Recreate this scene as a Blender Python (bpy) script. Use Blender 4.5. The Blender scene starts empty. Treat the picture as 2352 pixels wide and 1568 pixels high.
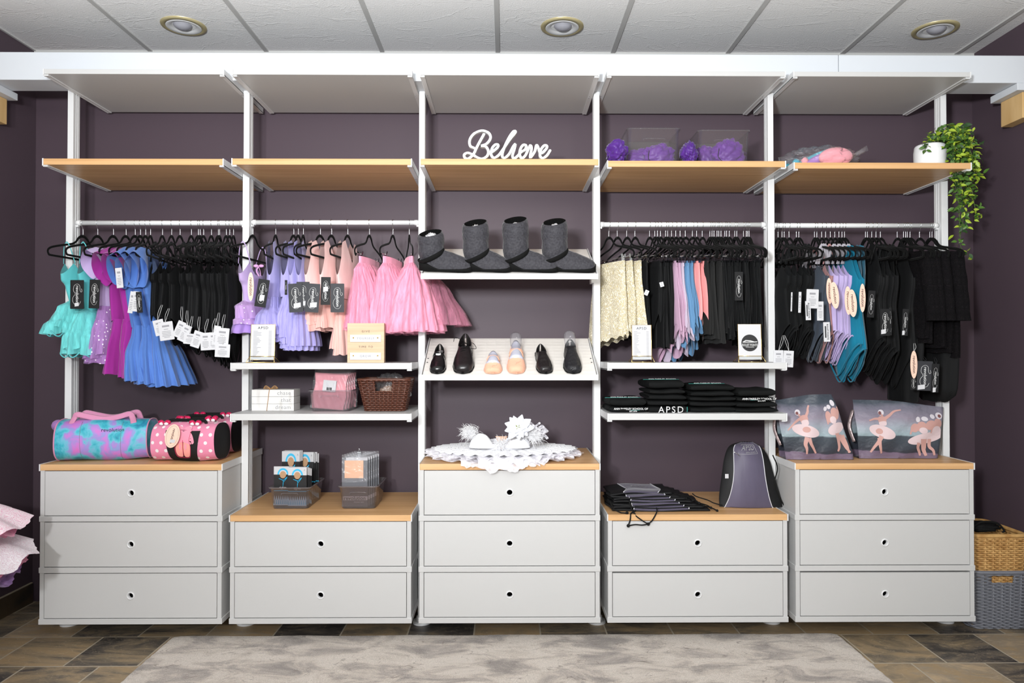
import bpy, bmesh, math, random
from mathutils import Matrix, Vector
PI = math.pi
sc = bpy.context.scene
COL = sc.collection
# ------------------------------------------------------------------ camera, light, exposure
F = 1646.55
CAM = Vector((-0.0175, -3.1654, 1.2921)); YAW = 0.0088; PITCH = 0.0121
cd = bpy.data.cameras.new('camera'); cam = bpy.data.objects.new('camera', cd); COL.objects.link(cam)
cd.sensor_width = 36.0; cd.sensor_fit = 'HORIZONTAL'; cd.lens = F * 36.0 / 2352; cd.clip_start = 0.02
cam.location = CAM; cam.rotation_euler = (PI / 2 + PITCH, 0, -YAW)
sc.camera = cam
sc.view_settings.view_transform = 'Standard'; sc.view_settings.look = 'None'
sc.view_settings.gamma = 1.0; sc.view_settings.use_curve_mapping = False
sc.view_settings.exposure = -0.22
w = bpy.data.worlds.new('ambient_fill'); sc.world = w; w.use_nodes = True  # even fill added in place of the room's ambient light
w.node_tree.nodes['Background'].inputs[0].default_value = (0.93, 0.97, 1.0, 1)
w.node_tree.nodes['Background'].inputs[1].default_value = 0.76

def lamp(name, kind, loc, energy, color=(1, 1, 1), aim=None, **kw):
    l = bpy.data.lights.new(name, kind); l.energy = energy; l.color = color
    for k, v in kw.items(): setattr(l, k, v)
    o = bpy.data.objects.new(name, l); COL.objects.link(o); o.location = loc
    if aim is not None:
        o.rotation_euler = (Vector(aim) - Vector(loc)).to_track_quat('-Z', 'Y').to_euler()
    return o
# photographer's flash, a little to the side of and behind the camera
lamp('camera_flash', 'SPOT', (-0.78, -3.78, 1.60), 248, (0.99, 0.99, 1.0), aim=(-0.25, 0.4, 1.45),
     spot_size=math.radians(160), spot_blend=0.35, shadow_soft_size=0.07)
# unseen area light added behind the camera as overhead ambient fill
lamp('overhead_fill', 'AREA', (0.3, -3.6, 2.78), 85, (1.0, 0.96, 0.9), aim=(0.1, 0.3, 0.9), shape='RECTANGLE', size=2.4, size_y=1.0)

lamp('ceiling_fill', 'SPOT', (-0.5, -3.3, 1.75), 460, (0.94, 0.98, 1.0), aim=(0.0, -1.5, 2.84), spot_size=math.radians(130), spot_blend=0.8, shadow_soft_size=0.15)  # unseen upward spot added to brighten the front of the ceiling

def at(px, py, Y=None, Z=None, X=None):
    """world point seen at a photo pixel, on the plane y=Y, z=Z or x=X"""
    x = (px - 1176) / F; y = (py - 784) / F
    c, s = math.cos(PITCH), math.sin(PITCH); f = c + s * y; u = s - c * y
    c, s = math.cos(YAW), math.sin(YAW); d = Vector((c * x + s * f, -s * x + c * f, u))
    if Y is not None: t = (Y - CAM.y) / d.y
    elif Z is not None: t = (Z - CAM.z) / d.z
    else: t = (X - CAM.x) / d.x
    return CAM + d * t
def px_m(Y): return (Y - CAM.y) / F          # metres per photo pixel at depth Y

# ------------------------------------------------------------------ materials
MATS = {}
class NT:
    def __init__(s, m): s.t = m.node_tree; s.n = s.t.nodes; s.b = s.n['Principled BSDF']
    def new(s, kind, **kw):
        n = s.n.new(kind)
        for k, v in kw.items():
            if k in n.inputs.keys() if hasattr(n.inputs, 'keys') else False: n.inputs[k].default_value = v
            else: setattr(n, k, v)
        return n
    def link(s, a, b): s.t.links.new(a, b)
def sRGB(r, g, b):
    f = lambda c: (c / 255 / 12.92) if c / 255 <= 0.04045 else ((c / 255 + 0.055) / 1.055) ** 2.4
    return (f(r), f(g), f(b))
def mat(name, col, rough=0.5, spec=0.5, metal=0.0, alpha=1.0, trans=0.0, sheen=0.0, var=None, bump=None, coat=0.0, ior=None, emit=0):
    """var=(scale(3), colour2, detail, contrast lo, hi); bump=(scale(3), strength, distance)"""
    if name in MATS: return MATS[name]
    m = bpy.data.materials.new(name); m.use_nodes = True; t = NT(m); b = t.b
    b.inputs['Base Color'].default_value = (*col, 1); b.inputs['Roughness'].default_value = rough
    b.inputs['Specular IOR Level'].default_value = spec; b.inputs['Metallic'].default_value = metal
    b.inputs['Alpha'].default_value = alpha; b.inputs['Transmission Weight'].default_value = trans
    if sheen: b.inputs['Sheen Weight'].default_value = sheen; b.inputs['Sheen Roughness'].default_value = 0.4
    if coat: b.inputs['Coat Weight'].default_value = coat; b.inputs['Coat Roughness'].default_value = 0.15
    if ior: b.inputs['IOR'].default_value = ior
    tc = t.new('ShaderNodeTexCoord')
    if var:
        mp = t.new('ShaderNodeMapping'); mp.inputs['Scale'].default_value = var[0]; t.link(tc.outputs['Object'], mp.inputs[0])
        nz = t.new('ShaderNodeTexNoise'); nz.inputs['Scale'].default_value = 1; nz.inputs['Detail'].default_value = var[2]
        t.link(mp.outputs[0], nz.inputs[0])
        r = t.new('ShaderNodeValToRGB'); r.color_ramp.elements[0].position = var[3]; r.color_ramp.elements[1].position = var[4]
        r.color_ramp.elements[0].color = (*col, 1); r.color_ramp.elements[1].color = (*var[1], 1)
        t.link(nz.outputs['Fac'], r.inputs[0]); t.link(r.outputs[0], b.inputs['Base Color'])
    if bump:
        mp = t.new('ShaderNodeMapping'); mp.inputs['Scale'].default_value = bump[0]; t.link(tc.outputs['Object'], mp.inputs[0])
        nz = t.new('ShaderNodeTexNoise'); nz.inputs['Scale'].default_value = 1; nz.inputs['Detail'].default_value = 4
        t.link(mp.outputs[0], nz.inputs[0])
        bp = t.new('ShaderNodeBump'); bp.inputs['Strength'].default_value = bump[1]; bp.inputs['Distance'].default_value = bump[2]
        t.link(nz.outputs['Fac'], bp.inputs['Height']); t.link(bp.outputs[0], b.inputs['Normal'])
    MATS[name] = m
    return m
def cloth(name, rgb, rough=0.85, sheen=0.25, k=0.8, w=(9, 9, 3)):
    c = sRGB(*rgb); return mat(name, c, rough, 0.25, sheen=sheen, var=(w, tuple(x * k for x in c), 3, 0.3, 0.7), bump=((14, 14, 5), 0.35, 0.012))
def tulle(name, rgb, a0=0.35, a1=0.75, dots=False):
    if name in MATS: return MATS[name]
    c = sRGB(*rgb); m = mat(name, c, 0.8, 0.2, sheen=0.3); t = NT(m); b = t.b
    tc = t.new('ShaderNodeTexCoord'); mp = t.new('ShaderNodeMapping'); mp.inputs['Scale'].default_value = (55, 55, 4); t.link(tc.outputs['Object'], mp.inputs[0])
    nz = t.new('ShaderNodeTexNoise'); nz.inputs['Scale'].default_value = 1; nz.inputs['Detail'].default_value = 3; t.link(mp.outputs[0], nz.inputs[0])
    mr = t.new('ShaderNodeMapRange'); mr.inputs[1].default_value = 0.35; mr.inputs[2].default_value = 0.65; mr.inputs[3].default_value = a0; mr.inputs[4].default_value = a1
    t.link(nz.outputs['Fac'], mr.inputs[0])
    if dots:
        v = t.new('ShaderNodeTexVoronoi'); v.inputs['Scale'].default_value = 55; v.inputs['Randomness'].default_value = 0.5; t.link(tc.outputs['Object'], v.inputs[0])
        lt = t.new('ShaderNodeMath', operation='LESS_THAN'); lt.inputs[1].default_value = 0.2; t.link(v.outputs['Distance'], lt.inputs[0])
        mx = t.new('ShaderNodeMix', data_type='RGBA'); mx.inputs[6].default_value = (*c, 1); mx.inputs[7].default_value = (0.9, 0.85, 0.92, 1)
        t.link(lt.outputs[0], mx.inputs[0]); t.link(mx.outputs[2], b.inputs['Base Color'])
        a = t.new('ShaderNodeMath', operation='MAXIMUM'); t.link(lt.outputs[0], a.inputs[0]); t.link(mr.outputs[0], a.inputs[1]); t.link(a.outputs[0], b.inputs['Alpha'])
    else: t.link(mr.outputs[0], b.inputs['Alpha'])
    return m
def lace(name, rgb, rgb2, scale=60, thr=0.0, amin=1.0, swirl=6.0, bs=0.8, sheen=0.2):
    """embroidered lace: a raised light net pattern over a ground"""
    if name in MATS: return MATS[name]
    c = sRGB(*rgb); c2 = sRGB(*rgb2); m = mat(name, c, 0.8, 0.3 if sheen else 0.12, sheen=sheen); t = NT(m); b = t.b
    tc = t.new('ShaderNodeTexCoord'); n0 = t.new('ShaderNodeTexNoise'); n0.inputs['Scale'].default_value = scale * 0.35; n0.inputs['Detail'].default_value = 2
    t.link(tc.outputs['Object'], n0.inputs[0])
    mul = t.new('ShaderNodeVectorMath', operation='SCALE'); mul.inputs['Scale'].default_value = swirl / scale; t.link(n0.outputs['Color'], mul.inputs[0])
    ad = t.new('ShaderNodeVectorMath', operation='ADD'); t.link(tc.outputs['Object'], ad.inputs[0]); t.link(mul.outputs[0], ad.inputs[1])
    v = t.new('ShaderNodeTexVoronoi', feature='DISTANCE_TO_EDGE'); v.inputs['Scale'].default_value = scale; t.link(ad.outputs[0], v.inputs[0])
    r = t.new('ShaderNodeMapRange'); r.inputs[1].default_value = 0.03; r.inputs[2].default_value = 0.22; r.inputs[3].default_value = 1; r.inputs[4].default_value = 0
    t.link(v.outputs['Distance'], r.inputs[0])
    mx = t.new('ShaderNodeMix', data_type='RGBA'); mx.inputs[6].default_value = (*c2, 1); mx.inputs[7].default_value = (*c, 1)
    t.link(r.outputs[0], mx.inputs[0]); t.link(mx.outputs[2], b.inputs['Base Color'])
    bp = t.new('ShaderNodeBump'); bp.inputs['Strength'].default_value = bs; bp.inputs['Distance'].default_value = 0.004
    t.link(r.outputs[0], bp.inputs['Height']); t.link(bp.outputs[0], b.inputs['Normal'])
    if amin < 1:
        a = t.new('ShaderNodeMapRange'); a.inputs[3].default_value = amin; t.link(r.outputs[0], a.inputs[0]); t.link(a.outputs[0], b.inputs['Alpha'])
    return m
def wood(name, rgb, rgb2, scale=(1.5, 40, 60), rough=0.42):
    c = sRGB(*rgb); return mat(name, c, rough, 0.4, var=(scale, sRGB(*rgb2), 6, 0.35, 0.68))

WHITE = mat('white_lacquer', (0.545, 0.545, 0.542), 0.42, 0.4)
WHITE2 = mat('white_metal', (0.71, 0.715, 0.72), 0.35, 0.5)
ALU = mat('brushed_groove', (0.50, 0.51, 0.53), 0.4, 0.5, metal=0.3)
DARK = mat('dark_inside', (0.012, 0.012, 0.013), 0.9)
BAMBOO = wood('bamboo', (216, 174, 126), (198, 152, 102))
PLUM = mat('plum_wall_paint', (0.076, 0.053, 0.068), 0.5, 0.30, bump=((160, 160, 160), 0.12, 0.001))
BLACK = mat('black_velvet', (0.004, 0.004, 0.004), 0.95, 0.1, sheen=0.05)
CHROME = mat('chrome', (0.75, 0.78, 0.82), 0.15, 0.5, metal=1.0)
def clear_mat(name, tint, rough=0.05, haze=0.03, gloss=0.9, bump=None):
    m = bpy.data.materials.new(name); m.use_nodes = True; n = m.node_tree.nodes; L = m.node_tree.links; n.remove(n['Principled BSDF']); out = n['Material Output']
    tr = n.new('ShaderNodeBsdfTransparent'); tr.inputs[0].default_value = (*tint, 1); gl = n.new('ShaderNodeBsdfGlossy'); gl.inputs['Roughness'].default_value = rough; df = n.new('ShaderNodeBsdfDiffuse'); df.inputs[0].default_value = (0.8, 0.8, 0.82, 1)
    fr = n.new('ShaderNodeLayerWeight'); pw = n.new('ShaderNodeMath'); pw.operation = 'POWER'; pw.inputs[1].default_value = 3.0; L.new(fr.outputs['Facing'], pw.inputs[0])
    mu = n.new('ShaderNodeMath'); mu.operation = 'MULTIPLY_ADD'; mu.inputs[1].default_value = 0.5 * gloss; mu.inputs[2].default_value = 0.03 * gloss; L.new(pw.outputs[0], mu.inputs[0])
    m1 = n.new('ShaderNodeMixShader'); m1.inputs[0].default_value = haze; L.new(tr.outputs[0], m1.inputs[1]); L.new(df.outputs[0], m1.inputs[2])
    m2 = n.new('ShaderNodeMixShader'); L.new(mu.outputs[0], m2.inputs[0]); L.new(m1.outputs[0], m2.inputs[1]); L.new(gl.outputs[0], m2.inputs[2]); L.new(m2.outputs[0], out.inputs[0])
    if bump:
        tc = n.new('ShaderNodeTexCoord'); nz = n.new('ShaderNodeTexNoise'); nz.inputs['Scale'].default_value = bump[0]; nz.inputs['Detail'].default_value = 4; L.new(tc.outputs['Object'], nz.inputs[0]); bp = n.new('ShaderNodeBump'); bp.inputs['Strength'].default_value = 1; bp.inputs['Distance'].default_value = bump[1]
        L.new(nz.outputs['Fac'], bp.inputs['Height']); L.new(bp.outputs[0], gl.inputs['Normal']); L.new(bp.outputs[0], fr.inputs['Normal'])
    MATS[name] = m; return m
CLEAR = clear_mat('clear_plastic', (0.97, 0.98, 0.98), 0.05, 0.02)
FILM = clear_mat('crinkled_film', (0.97, 0.97, 0.98), 0.30, 0.05, 1.0, (22, 0.012))
PAPER = mat('white_card', (0.56, 0.56, 0.58), 0.6, 0.3)
INK = mat('black_print', (0.012, 0.012, 0.014), 0.5)
GREYINK = mat('grey_print', (0.26, 0.26, 0.28), 0.6)
TAGBLK = mat('black_card', (0.010, 0.010, 0.011), 0.55, 0.25)
TAGGRY = mat('charcoal_card', (0.030, 0.031, 0.036), 0.55, 0.3)
PRINTW = mat('white_print', (0.62, 0.62, 0.62), 0.5)
PEACH = mat('peach_card', sRGB(240, 200, 180), 0.5, 0.4)
GOLD = mat('gold_wire', (0.85, 0.62, 0.22), 0.25, 0.5, metal=1.0)
CREAMW = mat('ivory_plastic', (0.80, 0.77, 0.72), 0.4, 0.4)

# ------------------------------------------------------------------ mesh building
WM = {}                                        # world matrix of each root
class MB:
    def __init__(s): s.v = []; s.f = []; s.m = []; s.mats = []; s.sm = []
    def mi(s, m):
        if m not in s.mats: s.mats.append(m)
        return s.mats.index(m)
    def add(s, vs, fs, m, smooth=False):
        k = len(s.v); s.v += [Vector(p) for p in vs]; i = s.mi(m)
        for f in fs: s.f.append([k + a for a in f]); s.m.append(i); s.sm.append(smooth)
        return s
    def box(s, x0, x1, y0, y1, z0, z1, m, M=None):
        vs = [Vector((x, y, z)) for z in (z0, z1) for y in (y0, y1) for x in (x0, x1)]
        if M is not None: vs = [M @ p for p in vs]
        return s.add(vs, [(0, 2, 3, 1), (4, 5, 7, 6), (0, 1, 5, 4), (2, 6, 7, 3), (0, 4, 6, 2), (1, 3, 7, 5)], m)
    def prism(s, pts, a, b, m, M=None, axis='y'):
        """polygon pts (x,z) extruded in y from a to b (or (y,z) in x, or (x,y) in z)"""
        n = len(pts); mk = {'y': lambda p, q: Vector((p[0], q, p[1])), 'x': lambda p, q: Vector((q, p[0], p[1])), 'z': lambda p, q: Vector((p[0], p[1], q))}[axis]
        vs = [mk(p, a) for p in pts] + [mk(p, b) for p in pts]
        if M is not None: vs = [M @ p for p in vs]
        fs = [tuple(range(n)), tuple(range(2 * n - 1, n - 1, -1))] + [(i, i + n, (i + 1) % n + n, (i + 1) % n) for i in range(n)]
        return s.add(vs, fs, m)
    def loft(s, rings, m, cap=True, smooth=True, closed=True, capend=None):
        n = len(rings[0]); vs = [p for r in rings for p in r]; fs = []
        for i in range(len(rings) - 1):
            for j in range(n if closed else n - 1):
                k = (j + 1) % n; fs.append((i * n + j, i * n + k, (i + 1) * n + k, (i + 1) * n + j))
        if cap: fs.append(tuple(range(n))[::-1])
        if (cap if capend is None else capend): fs.append(tuple((len(rings) - 1) * n + j for j in range(n)))
        return s.add(vs, fs, m, smooth)
    def tube(s, path, r, m, n=8, cap=True, flat=1.0, closed=False, up0=None):
        path = [Vector(p) for p in path]; rings = []; up = Vector(up0) if up0 else None
        L = len(path)
        for i, p in enumerate(path):
            if closed: d = path[(i + 1) % L] - path[i - 1]
            else: d = path[min(i + 1, L - 1)] - path[max(i - 1, 0)]
            if d.length < 1e-9: d = Vector((0, 0, 1))
            d.normalize()
            if up is None: up = Vector((0, 0, 1)) if abs(d.z) < 0.9 else Vector((0, 1, 0))
            a = d.cross(up)
            if a.length < 1e-4: a = d.cross(Vector((1, 0, 0)))
            a.normalize(); b = a.cross(d); up = b
            rr = r(i / (L - 1)) if callable(r) else r
            rings.append([p + (a * math.cos(t) * flat + b * math.sin(t)) * rr for t in [2 * PI * k / n for k in range(n)]])
        if closed: rings.append(rings[0])
        return s.loft(rings, m, cap and not closed)
    def cyl(s, c, r, h, m, n=24, axis='z', r2=None):
        ax = {'x': Vector((1, 0, 0)), 'y': Vector((0, 1, 0)), 'z': Vector((0, 0, 1))}[axis]; c = Vector(c)
        a = Vector((0, 1, 0)) if axis == 'x' else Vector((1, 0, 0)); b = ax.cross(a); r2 = r if r2 is None else r2
        rg = lambda q, rr: [c + ax * q + (a * math.cos(2 * PI * k / n) + b * math.sin(2 * PI * k / n)) * rr for k in range(n)]
        return s.loft([rg(0, r), rg(h, r2)], m, True, True)
    def lathe(s, c, prof, m, n=28, cap=False, wob=None):
        c = Vector(c)
        return s.loft([[c + Vector((math.cos(2 * PI * k / n) * r * (wob(k / n, z) if wob else 1), math.sin(2 * PI * k / n) * r * (wob(k / n, z) if wob else 1), z)) for k in range(n)] for r, z in prof], m, cap)
    def grid(s, fn, nu, nv, m, smooth=True, closed=False):
        vs = [fn(i / nu, j / nv) for j in range(nv + 1) for i in range(nu + (0 if closed else 1))]; n = nu if closed else nu + 1
        fs = [(j * n + i, j * n + (i + 1) % n, (j + 1) * n + (i + 1) % n, (j + 1) * n + i) for j in range(nv) for i in range(nu)]
        return s.add(vs, fs, m, smooth)
    def ball(s, c, r, m, n=16, k=10, M=None):
        c = Vector(c); r = r if hasattr(r, '__len__') else (r, r, r)
        def fn(a, b):
            p = Vector((r[0] * math.cos(2 * PI * a) * math.sin(PI * b), r[1] * math.sin(2 * PI * a) * math.sin(PI * b), r[2] * math.cos(PI * b)))
            return (M @ p if M is not None else p) + c
        return s.grid(fn, n, k, m, closed=True)
    def text(s, body, size, o, m, right=(1, 0, 0), up=(0, 0, 1), depth=0.0004, align='CENTER', sp=1.0, off=0.0, sx=1.0, fn=None):
        vs, fs = text_mesh(body, size, depth, align, sp, off); o = Vector(o); R = Vector(right).normalized(); U = Vector(up).normalized(); N = R.cross(U)
        return s.add([(fn(p) if fn else o + R * p.x * sx + U * p.y + N * p.z) for p in vs], fs, m)
    def build(s, name, parent=None, bevel=0, sub=0, weld=0, label=None, solid=0, origin=None):
        me = bpy.data.meshes.new(name)
        if parent is not None: M = WM[parent.name]; loc = Vector((0, 0, 0)); Mi = M.inverted(); vs = [Mi @ p for p in s.v]
        else:
            xs = [p.x for p in s.v]; ys = [p.y for p in s.v]; zs = [p.z for p in s.v]
            loc = Vector(origin) if origin else Vector(((min(xs) + max(xs)) / 2, (min(ys) + max(ys)) / 2, min(zs))); M = Matrix.Translation(loc); vs = [p - loc for p in s.v]
        me.from_pydata([tuple(p) for p in vs], [], s.f); me.validate()
        for mm in s.mats: me.materials.append(mm)
        if len(me.polygons) == len(s.f):
            me.polygons.foreach_set('material_index', s.m); me.polygons.foreach_set('use_smooth', s.sm)
        bm = bmesh.new(); bm.from_mesh(me)
        if weld: bmesh.ops.remove_doubles(bm, verts=bm.verts, dist=weld)
        bmesh.ops.recalc_face_normals(bm, faces=bm.faces); bm.to_mesh(me); bm.free()
        o = bpy.data.objects.new(name, me); COL.objects.link(o)
        if parent is not None: o.parent = parent; WM[o.name] = WM[parent.name]
        else: o.location = loc; WM[o.name] = M
        if bevel:
            b = o.modifiers.new('edge', 'BEVEL'); b.width = bevel; b.segments = 2; b.limit_method = 'ANGLE'
        if solid: q = o.modifiers.new('thickness', 'SOLIDIFY'); q.thickness = solid
        if sub: q = o.modifiers.new('smooth', 'SUBSURF'); q.levels = sub; q.render_levels = sub
        if label: o['label'] = label
        return o
_TX = {}
def text_mesh(body, size, depth, align, sp, off):
    k = (body, size, depth, align, sp, off)
    if k not in _TX:
        c = bpy.data.curves.new('t', 'FONT'); c.body = body; c.size = size; c.extrude = depth; c.align_x = align; c.align_y = 'CENTER'
        c.space_character = sp; c.resolution_u = 3; c.offset = off
        o = bpy.data.objects.new('t', c); COL.objects.link(o); dg = bpy.context.evaluated_depsgraph_get()
        me = o.evaluated_get(dg).to_mesh(); _TX[k] = ([v.co.copy() for v in me.vertices], [tuple(p.vertices) for p in me.polygons])
        bpy.data.objects.remove(o); bpy.data.curves.remove(c)
    return _TX[k]
def root(name, loc, rz=0, label=None, cat=None, group=None):
    o = bpy.data.objects.new(name, None); COL.objects.link(o); o.location = loc; o.rotation_euler = (0, 0, rz); o.empty_display_size = 0.05
    WM[o.name] = Matrix.Translation(Vector(loc)) @ Matrix.Rotation(rz, 4, 'Z'); tag(o, label, cat, group); return o
def tag(o, label=None, cat=None, group=None, kind=None):
    if label: o['label'] = label
    if cat: o['category'] = cat
    if group: o['group'] = group
    if kind: o['kind'] = kind
    return o
def clone(r, loc, rz=0, label=None, group=None, scale=None):
    """copy a thing, its parts and their sub-parts, sharing mesh data"""
    n = r.copy(); COL.objects.link(n); n.location = loc; n.rotation_euler = (0, 0, rz)
    WM[n.name] = Matrix.Translation(Vector(loc)) @ Matrix.Rotation(rz, 4, 'Z')
    if scale: n.scale = scale
    if label: n['label'] = label
    if group: n['group'] = group
    def rec(a, b):
        for ch in list(a.children):
            c = ch.copy(); COL.objects.link(c); c.parent = b; WM[c.name] = WM[n.name]; rec(ch, c)
    rec(r, n); return n
def smooth_path(pts, k=6, closed=False):
    """Catmull-Rom through points"""
    P = [Vector(p) for p in pts]; n = len(P); out = []
    for i in range(n if closed else n - 1):
        p0 = P[(i - 1) % n] if closed or i > 0 else P[0] * 2 - P[1]; p1 = P[i]; p2 = P[(i + 1) % n]
        p3 = P[(i + 2) % n] if closed or i + 2 < n else P[-1] * 2 - P[-2]
        for j in range(k):
            t = j / k; out.append(0.5 * ((2 * p1) + (p2 - p0) * t + (2 * p0 - 5 * p1 + 4 * p2 - p3) * t * t + (3 * p1 - p0 - 3 * p2 + p3) * t ** 3))
    if not closed: out.append(P[-1])
    return out
def interp(tab, x):
    if x <= tab[0][0]: return tab[0][1:]
    for a, b in zip(tab, tab[1:]):
        if x <= b[0]:
            t = (x - a[0]) / (b[0] - a[0] + 1e-12); t = t * t * (3 - 2 * t) * 0.5 + t * 0.5
            return tuple(p + (q - p) * t for p, q in zip(a[1:], b[1:]))
    return tab[-1][1:]
ORD = ['first', 'second', 'third', 'fourth', 'fifth', 'sixth', 'seventh', 'eighth', 'ninth', 'tenth', 'eleventh', 'twelfth', 'thirteenth', 'fourteenth', 'fifteenth', 'sixteenth']

# ------------------------------------------------------------------ the room
WY, WL, WR, CZ = 0.56, -2.453, 2.430, 2.8414
FY = 0.06                                      # where the side walls of the recess end
def struct(name, mb, **k): o = mb.build(name, **k); o['kind'] = 'structure'; return o
def floor_mat():
    m = mat('slate_tiles', (0.2, 0.18, 0.15), 0.45, 0.4); t = NT(m); b = t.b
    tc = t.new('ShaderNodeTexCoord'); mp = t.new('ShaderNodeMapping'); mp.inputs['Location'].default_value = (1.98 + 30.3, 0.203 + 30.0, 0); t.link(tc.outputs['Object'], mp.inputs[0])
    br = t.new('ShaderNodeTexBrick'); br.offset = 0.5; br.offset_frequency = 2
    for k, v in (('Color1', (0, 0, 0, 1)), ('Color2', (1, 1, 1, 1)), ('Mortar', (0.5, 0.5, 0.5, 1)), ('Scale', 1.0), ('Mortar Size', 0.0036), ('Mortar Smooth', 0.1), ('Bias', 0.0), ('Brick Width', 0.303), ('Row Height', 0.30)): br.inputs[k].default_value = v
    t.link(mp.outputs[0], br.inputs[0])
    wv = t.new('ShaderNodeMath', operation='MULTIPLY'); wv.inputs[1].default_value = 37; t.link(br.outputs['Color'], wv.inputs[0])
    st = t.new('ShaderNodeMapping'); st.inputs['Scale'].default_value = (1.6, 4.2, 1); st.inputs['Rotation'].default_value = (0, 0, 0.35); t.link(tc.outputs['Object'], st.inputs[0])
    n1 = t.new('ShaderNodeTexNoise', noise_dimensions='4D'); n1.inputs['Scale'].default_value = 1.6; n1.inputs['Detail'].default_value = 9; n1.inputs['Roughness'].default_value = 0.68; n1.inputs['Distortion'].default_value = 1.2
    t.link(st.outputs[0], n1.inputs['Vector']); t.link(wv.outputs[0], n1.inputs['W'])
    ma = t.new('ShaderNodeMath', operation='MULTIPLY_ADD'); ma.inputs[1].default_value = 0.34; t.link(br.outputs['Color'], ma.inputs[0])
    sb = t.new('ShaderNodeMath', operation='SUBTRACT'); sb.inputs[1].default_value = 0.155; t.link(n1.outputs['Fac'], sb.inputs[0]); t.link(sb.outputs[0], ma.inputs[2])
    r = t.new('ShaderNodeValToRGB'); e = r.color_ramp.elements
    e[0].position = 0.27; e[0].color = (*sRGB(60, 57, 55), 1); e[1].position = 0.78; e[1].color = (*sRGB(184, 160, 128), 1)
    for p, c in ((0.36, (88, 82, 76)), (0.44, (122, 110, 92)), (0.51, (148, 130, 104)), (0.60, (164, 140, 106)), (0.68, (150, 136, 116))): q = e.new(p); q.color = (*sRGB(*c), 1)
    t.link(ma.outputs[0], r.inputs[0])
    # pale veins
    n2 = t.new('ShaderNodeTexNoise', noise_dimensions='4D'); n2.inputs['Scale'].default_value = 5; n2.inputs['Detail'].default_value = 5; n2.inputs['Distortion'].default_value = 1.5; t.link(st.outputs[0], n2.inputs['Vector']); t.link(wv.outputs[0], n2.inputs['W'])
    s2 = t.new('ShaderNodeMath', operation='SUBTRACT'); s2.inputs[1].default_value = 0.5; t.link(n2.outputs['Fac'], s2.inputs[0]); ab = t.new('ShaderNodeMath', operation='ABSOLUTE'); t.link(s2.outputs[0], ab.inputs[0])
    mr = t.new('ShaderNodeMapRange'); mr.inputs[1].default_value = 0.0; mr.inputs[2].default_value = 0.012; mr.inputs[3].default_value = 0.35; mr.inputs[4].default_value = 0; t.link(ab.outputs[0], mr.inputs[0])
    m1 = t.new('ShaderNodeMix', data_type='RGBA'); m1.inputs[7].default_value = (*sRGB(196, 178, 150), 1); t.link(mr.outputs[0], m1.inputs[0]); t.link(r.outputs[0], m1.inputs[6])
    m2 = t.new('ShaderNodeMix', data_type='RGBA'); m2.inputs[7].default_value = (*sRGB(176, 166, 148), 1); t.link(br.outputs['Fac'], m2.inputs[0]); t.link(m1.outputs[2], m2.inputs[6]); t.link(m2.outputs[2], b.inputs['Base Color'])
    bp = t.new('ShaderNodeBump'); bp.inputs['Strength'].default_value = 0.5; bp.inputs['Distance'].default_value = 0.006; t.link(n1.outputs['Fac'], bp.inputs['Height']); t.link(bp.outputs[0], b.inputs['Normal'])
    return m
def ceiling_mat():
    m = mat('textured_ceiling_tile', (0.85, 0.85, 0.85), 0.9, 0.15); t = NT(m); b = t.b
    tc = t.new('ShaderNodeTexCoord')
    n1 = t.new('ShaderNodeTexNoise'); n1.inputs['Scale'].default_value = 150; n1.inputs['Detail'].default_value = 4; t.link(tc.outputs['Object'], n1.inputs[0])
    mp = t.new('ShaderNodeMapping'); mp.inputs['Scale'].default_value = (2.2, 7, 1); mp.inputs['Rotation'].default_value = (0, 0, 0.25); t.link(tc.outputs['Object'], mp.inputs[0])
    n2 = t.new('ShaderNodeTexNoise'); n2.inputs['Scale'].default_value = 1.2; n2.inputs['Detail'].default_value = 6; n2.inputs['Distortion'].default_value = 0.8; t.link(mp.outputs[0], n2.inputs[0])
    s2 = t.new('ShaderNodeMath', operation='SUBTRACT'); s2.inputs[1].default_value = 0.53; t.link(n2.outputs['Fac'], s2.inputs[0]); ab = t.new('ShaderNodeMath', operation='ABSOLUTE'); t.link(s2.outputs[0], ab.inputs[0])
    mr = t.new('ShaderNodeMapRange'); mr.inputs[1].default_value = 0; mr.inputs[2].default_value = 0.016; mr.inputs[3].default_value = 0.5; mr.inputs[4].default_value = 0; t.link(ab.outputs[0], mr.inputs[0])
    a = t.new('ShaderNodeMath', operation='ADD'); t.link(n1.outputs['Fac'], a.inputs[0]); t.link(mr.outputs[0], a.inputs[1])
    bp = t.new('ShaderNodeBump'); bp.inputs['Strength'].default_value = 0.6; bp.inputs['Distance'].default_value = 0.0035; t.link(a.outputs[0], bp.inputs['Height']); t.link(bp.outputs[0], b.inputs['Normal'])
    return m
struct('floor', MB().box(-5, 5, -5.2, WY + 0.1, -0.06, 0, floor_mat()), origin=(0, 0, 0))
struct('ceiling', MB().box(-5, 5, -5.2, WY + 0.1, CZ, CZ + 0.06, ceiling_mat()), origin=(0, 0, CZ))
struct('wall_back', MB().box(WL - 0.1, WR + 0.1, WY, WY + 0.1, 0, CZ, PLUM))
struct('wall_left', MB().box(WL - 0.1, WL, FY, WY, 0, CZ, PLUM).box(-5, WL, FY - 0.1, FY, 0, CZ, PLUM))
struct('wall_right', MB().box(WR, WR + 0.1, FY, WY, 0, CZ, PLUM).box(WR, 5, FY - 0.1, FY, 0, CZ, PLUM))
GRIDM = mat('grey_grid_metal', (0.50, 0.50, 0.49), 0.5, 0.4)
for i in range(9):
    x = -2.453 + 0.5985 * i
    if x > WR: x = WR - 0.012
    struct('trim_%d' % (i + 1), MB().box(x - 0.011, x + 0.011, -5.2, WY, CZ - 0.006, CZ, GRIDM))
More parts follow.
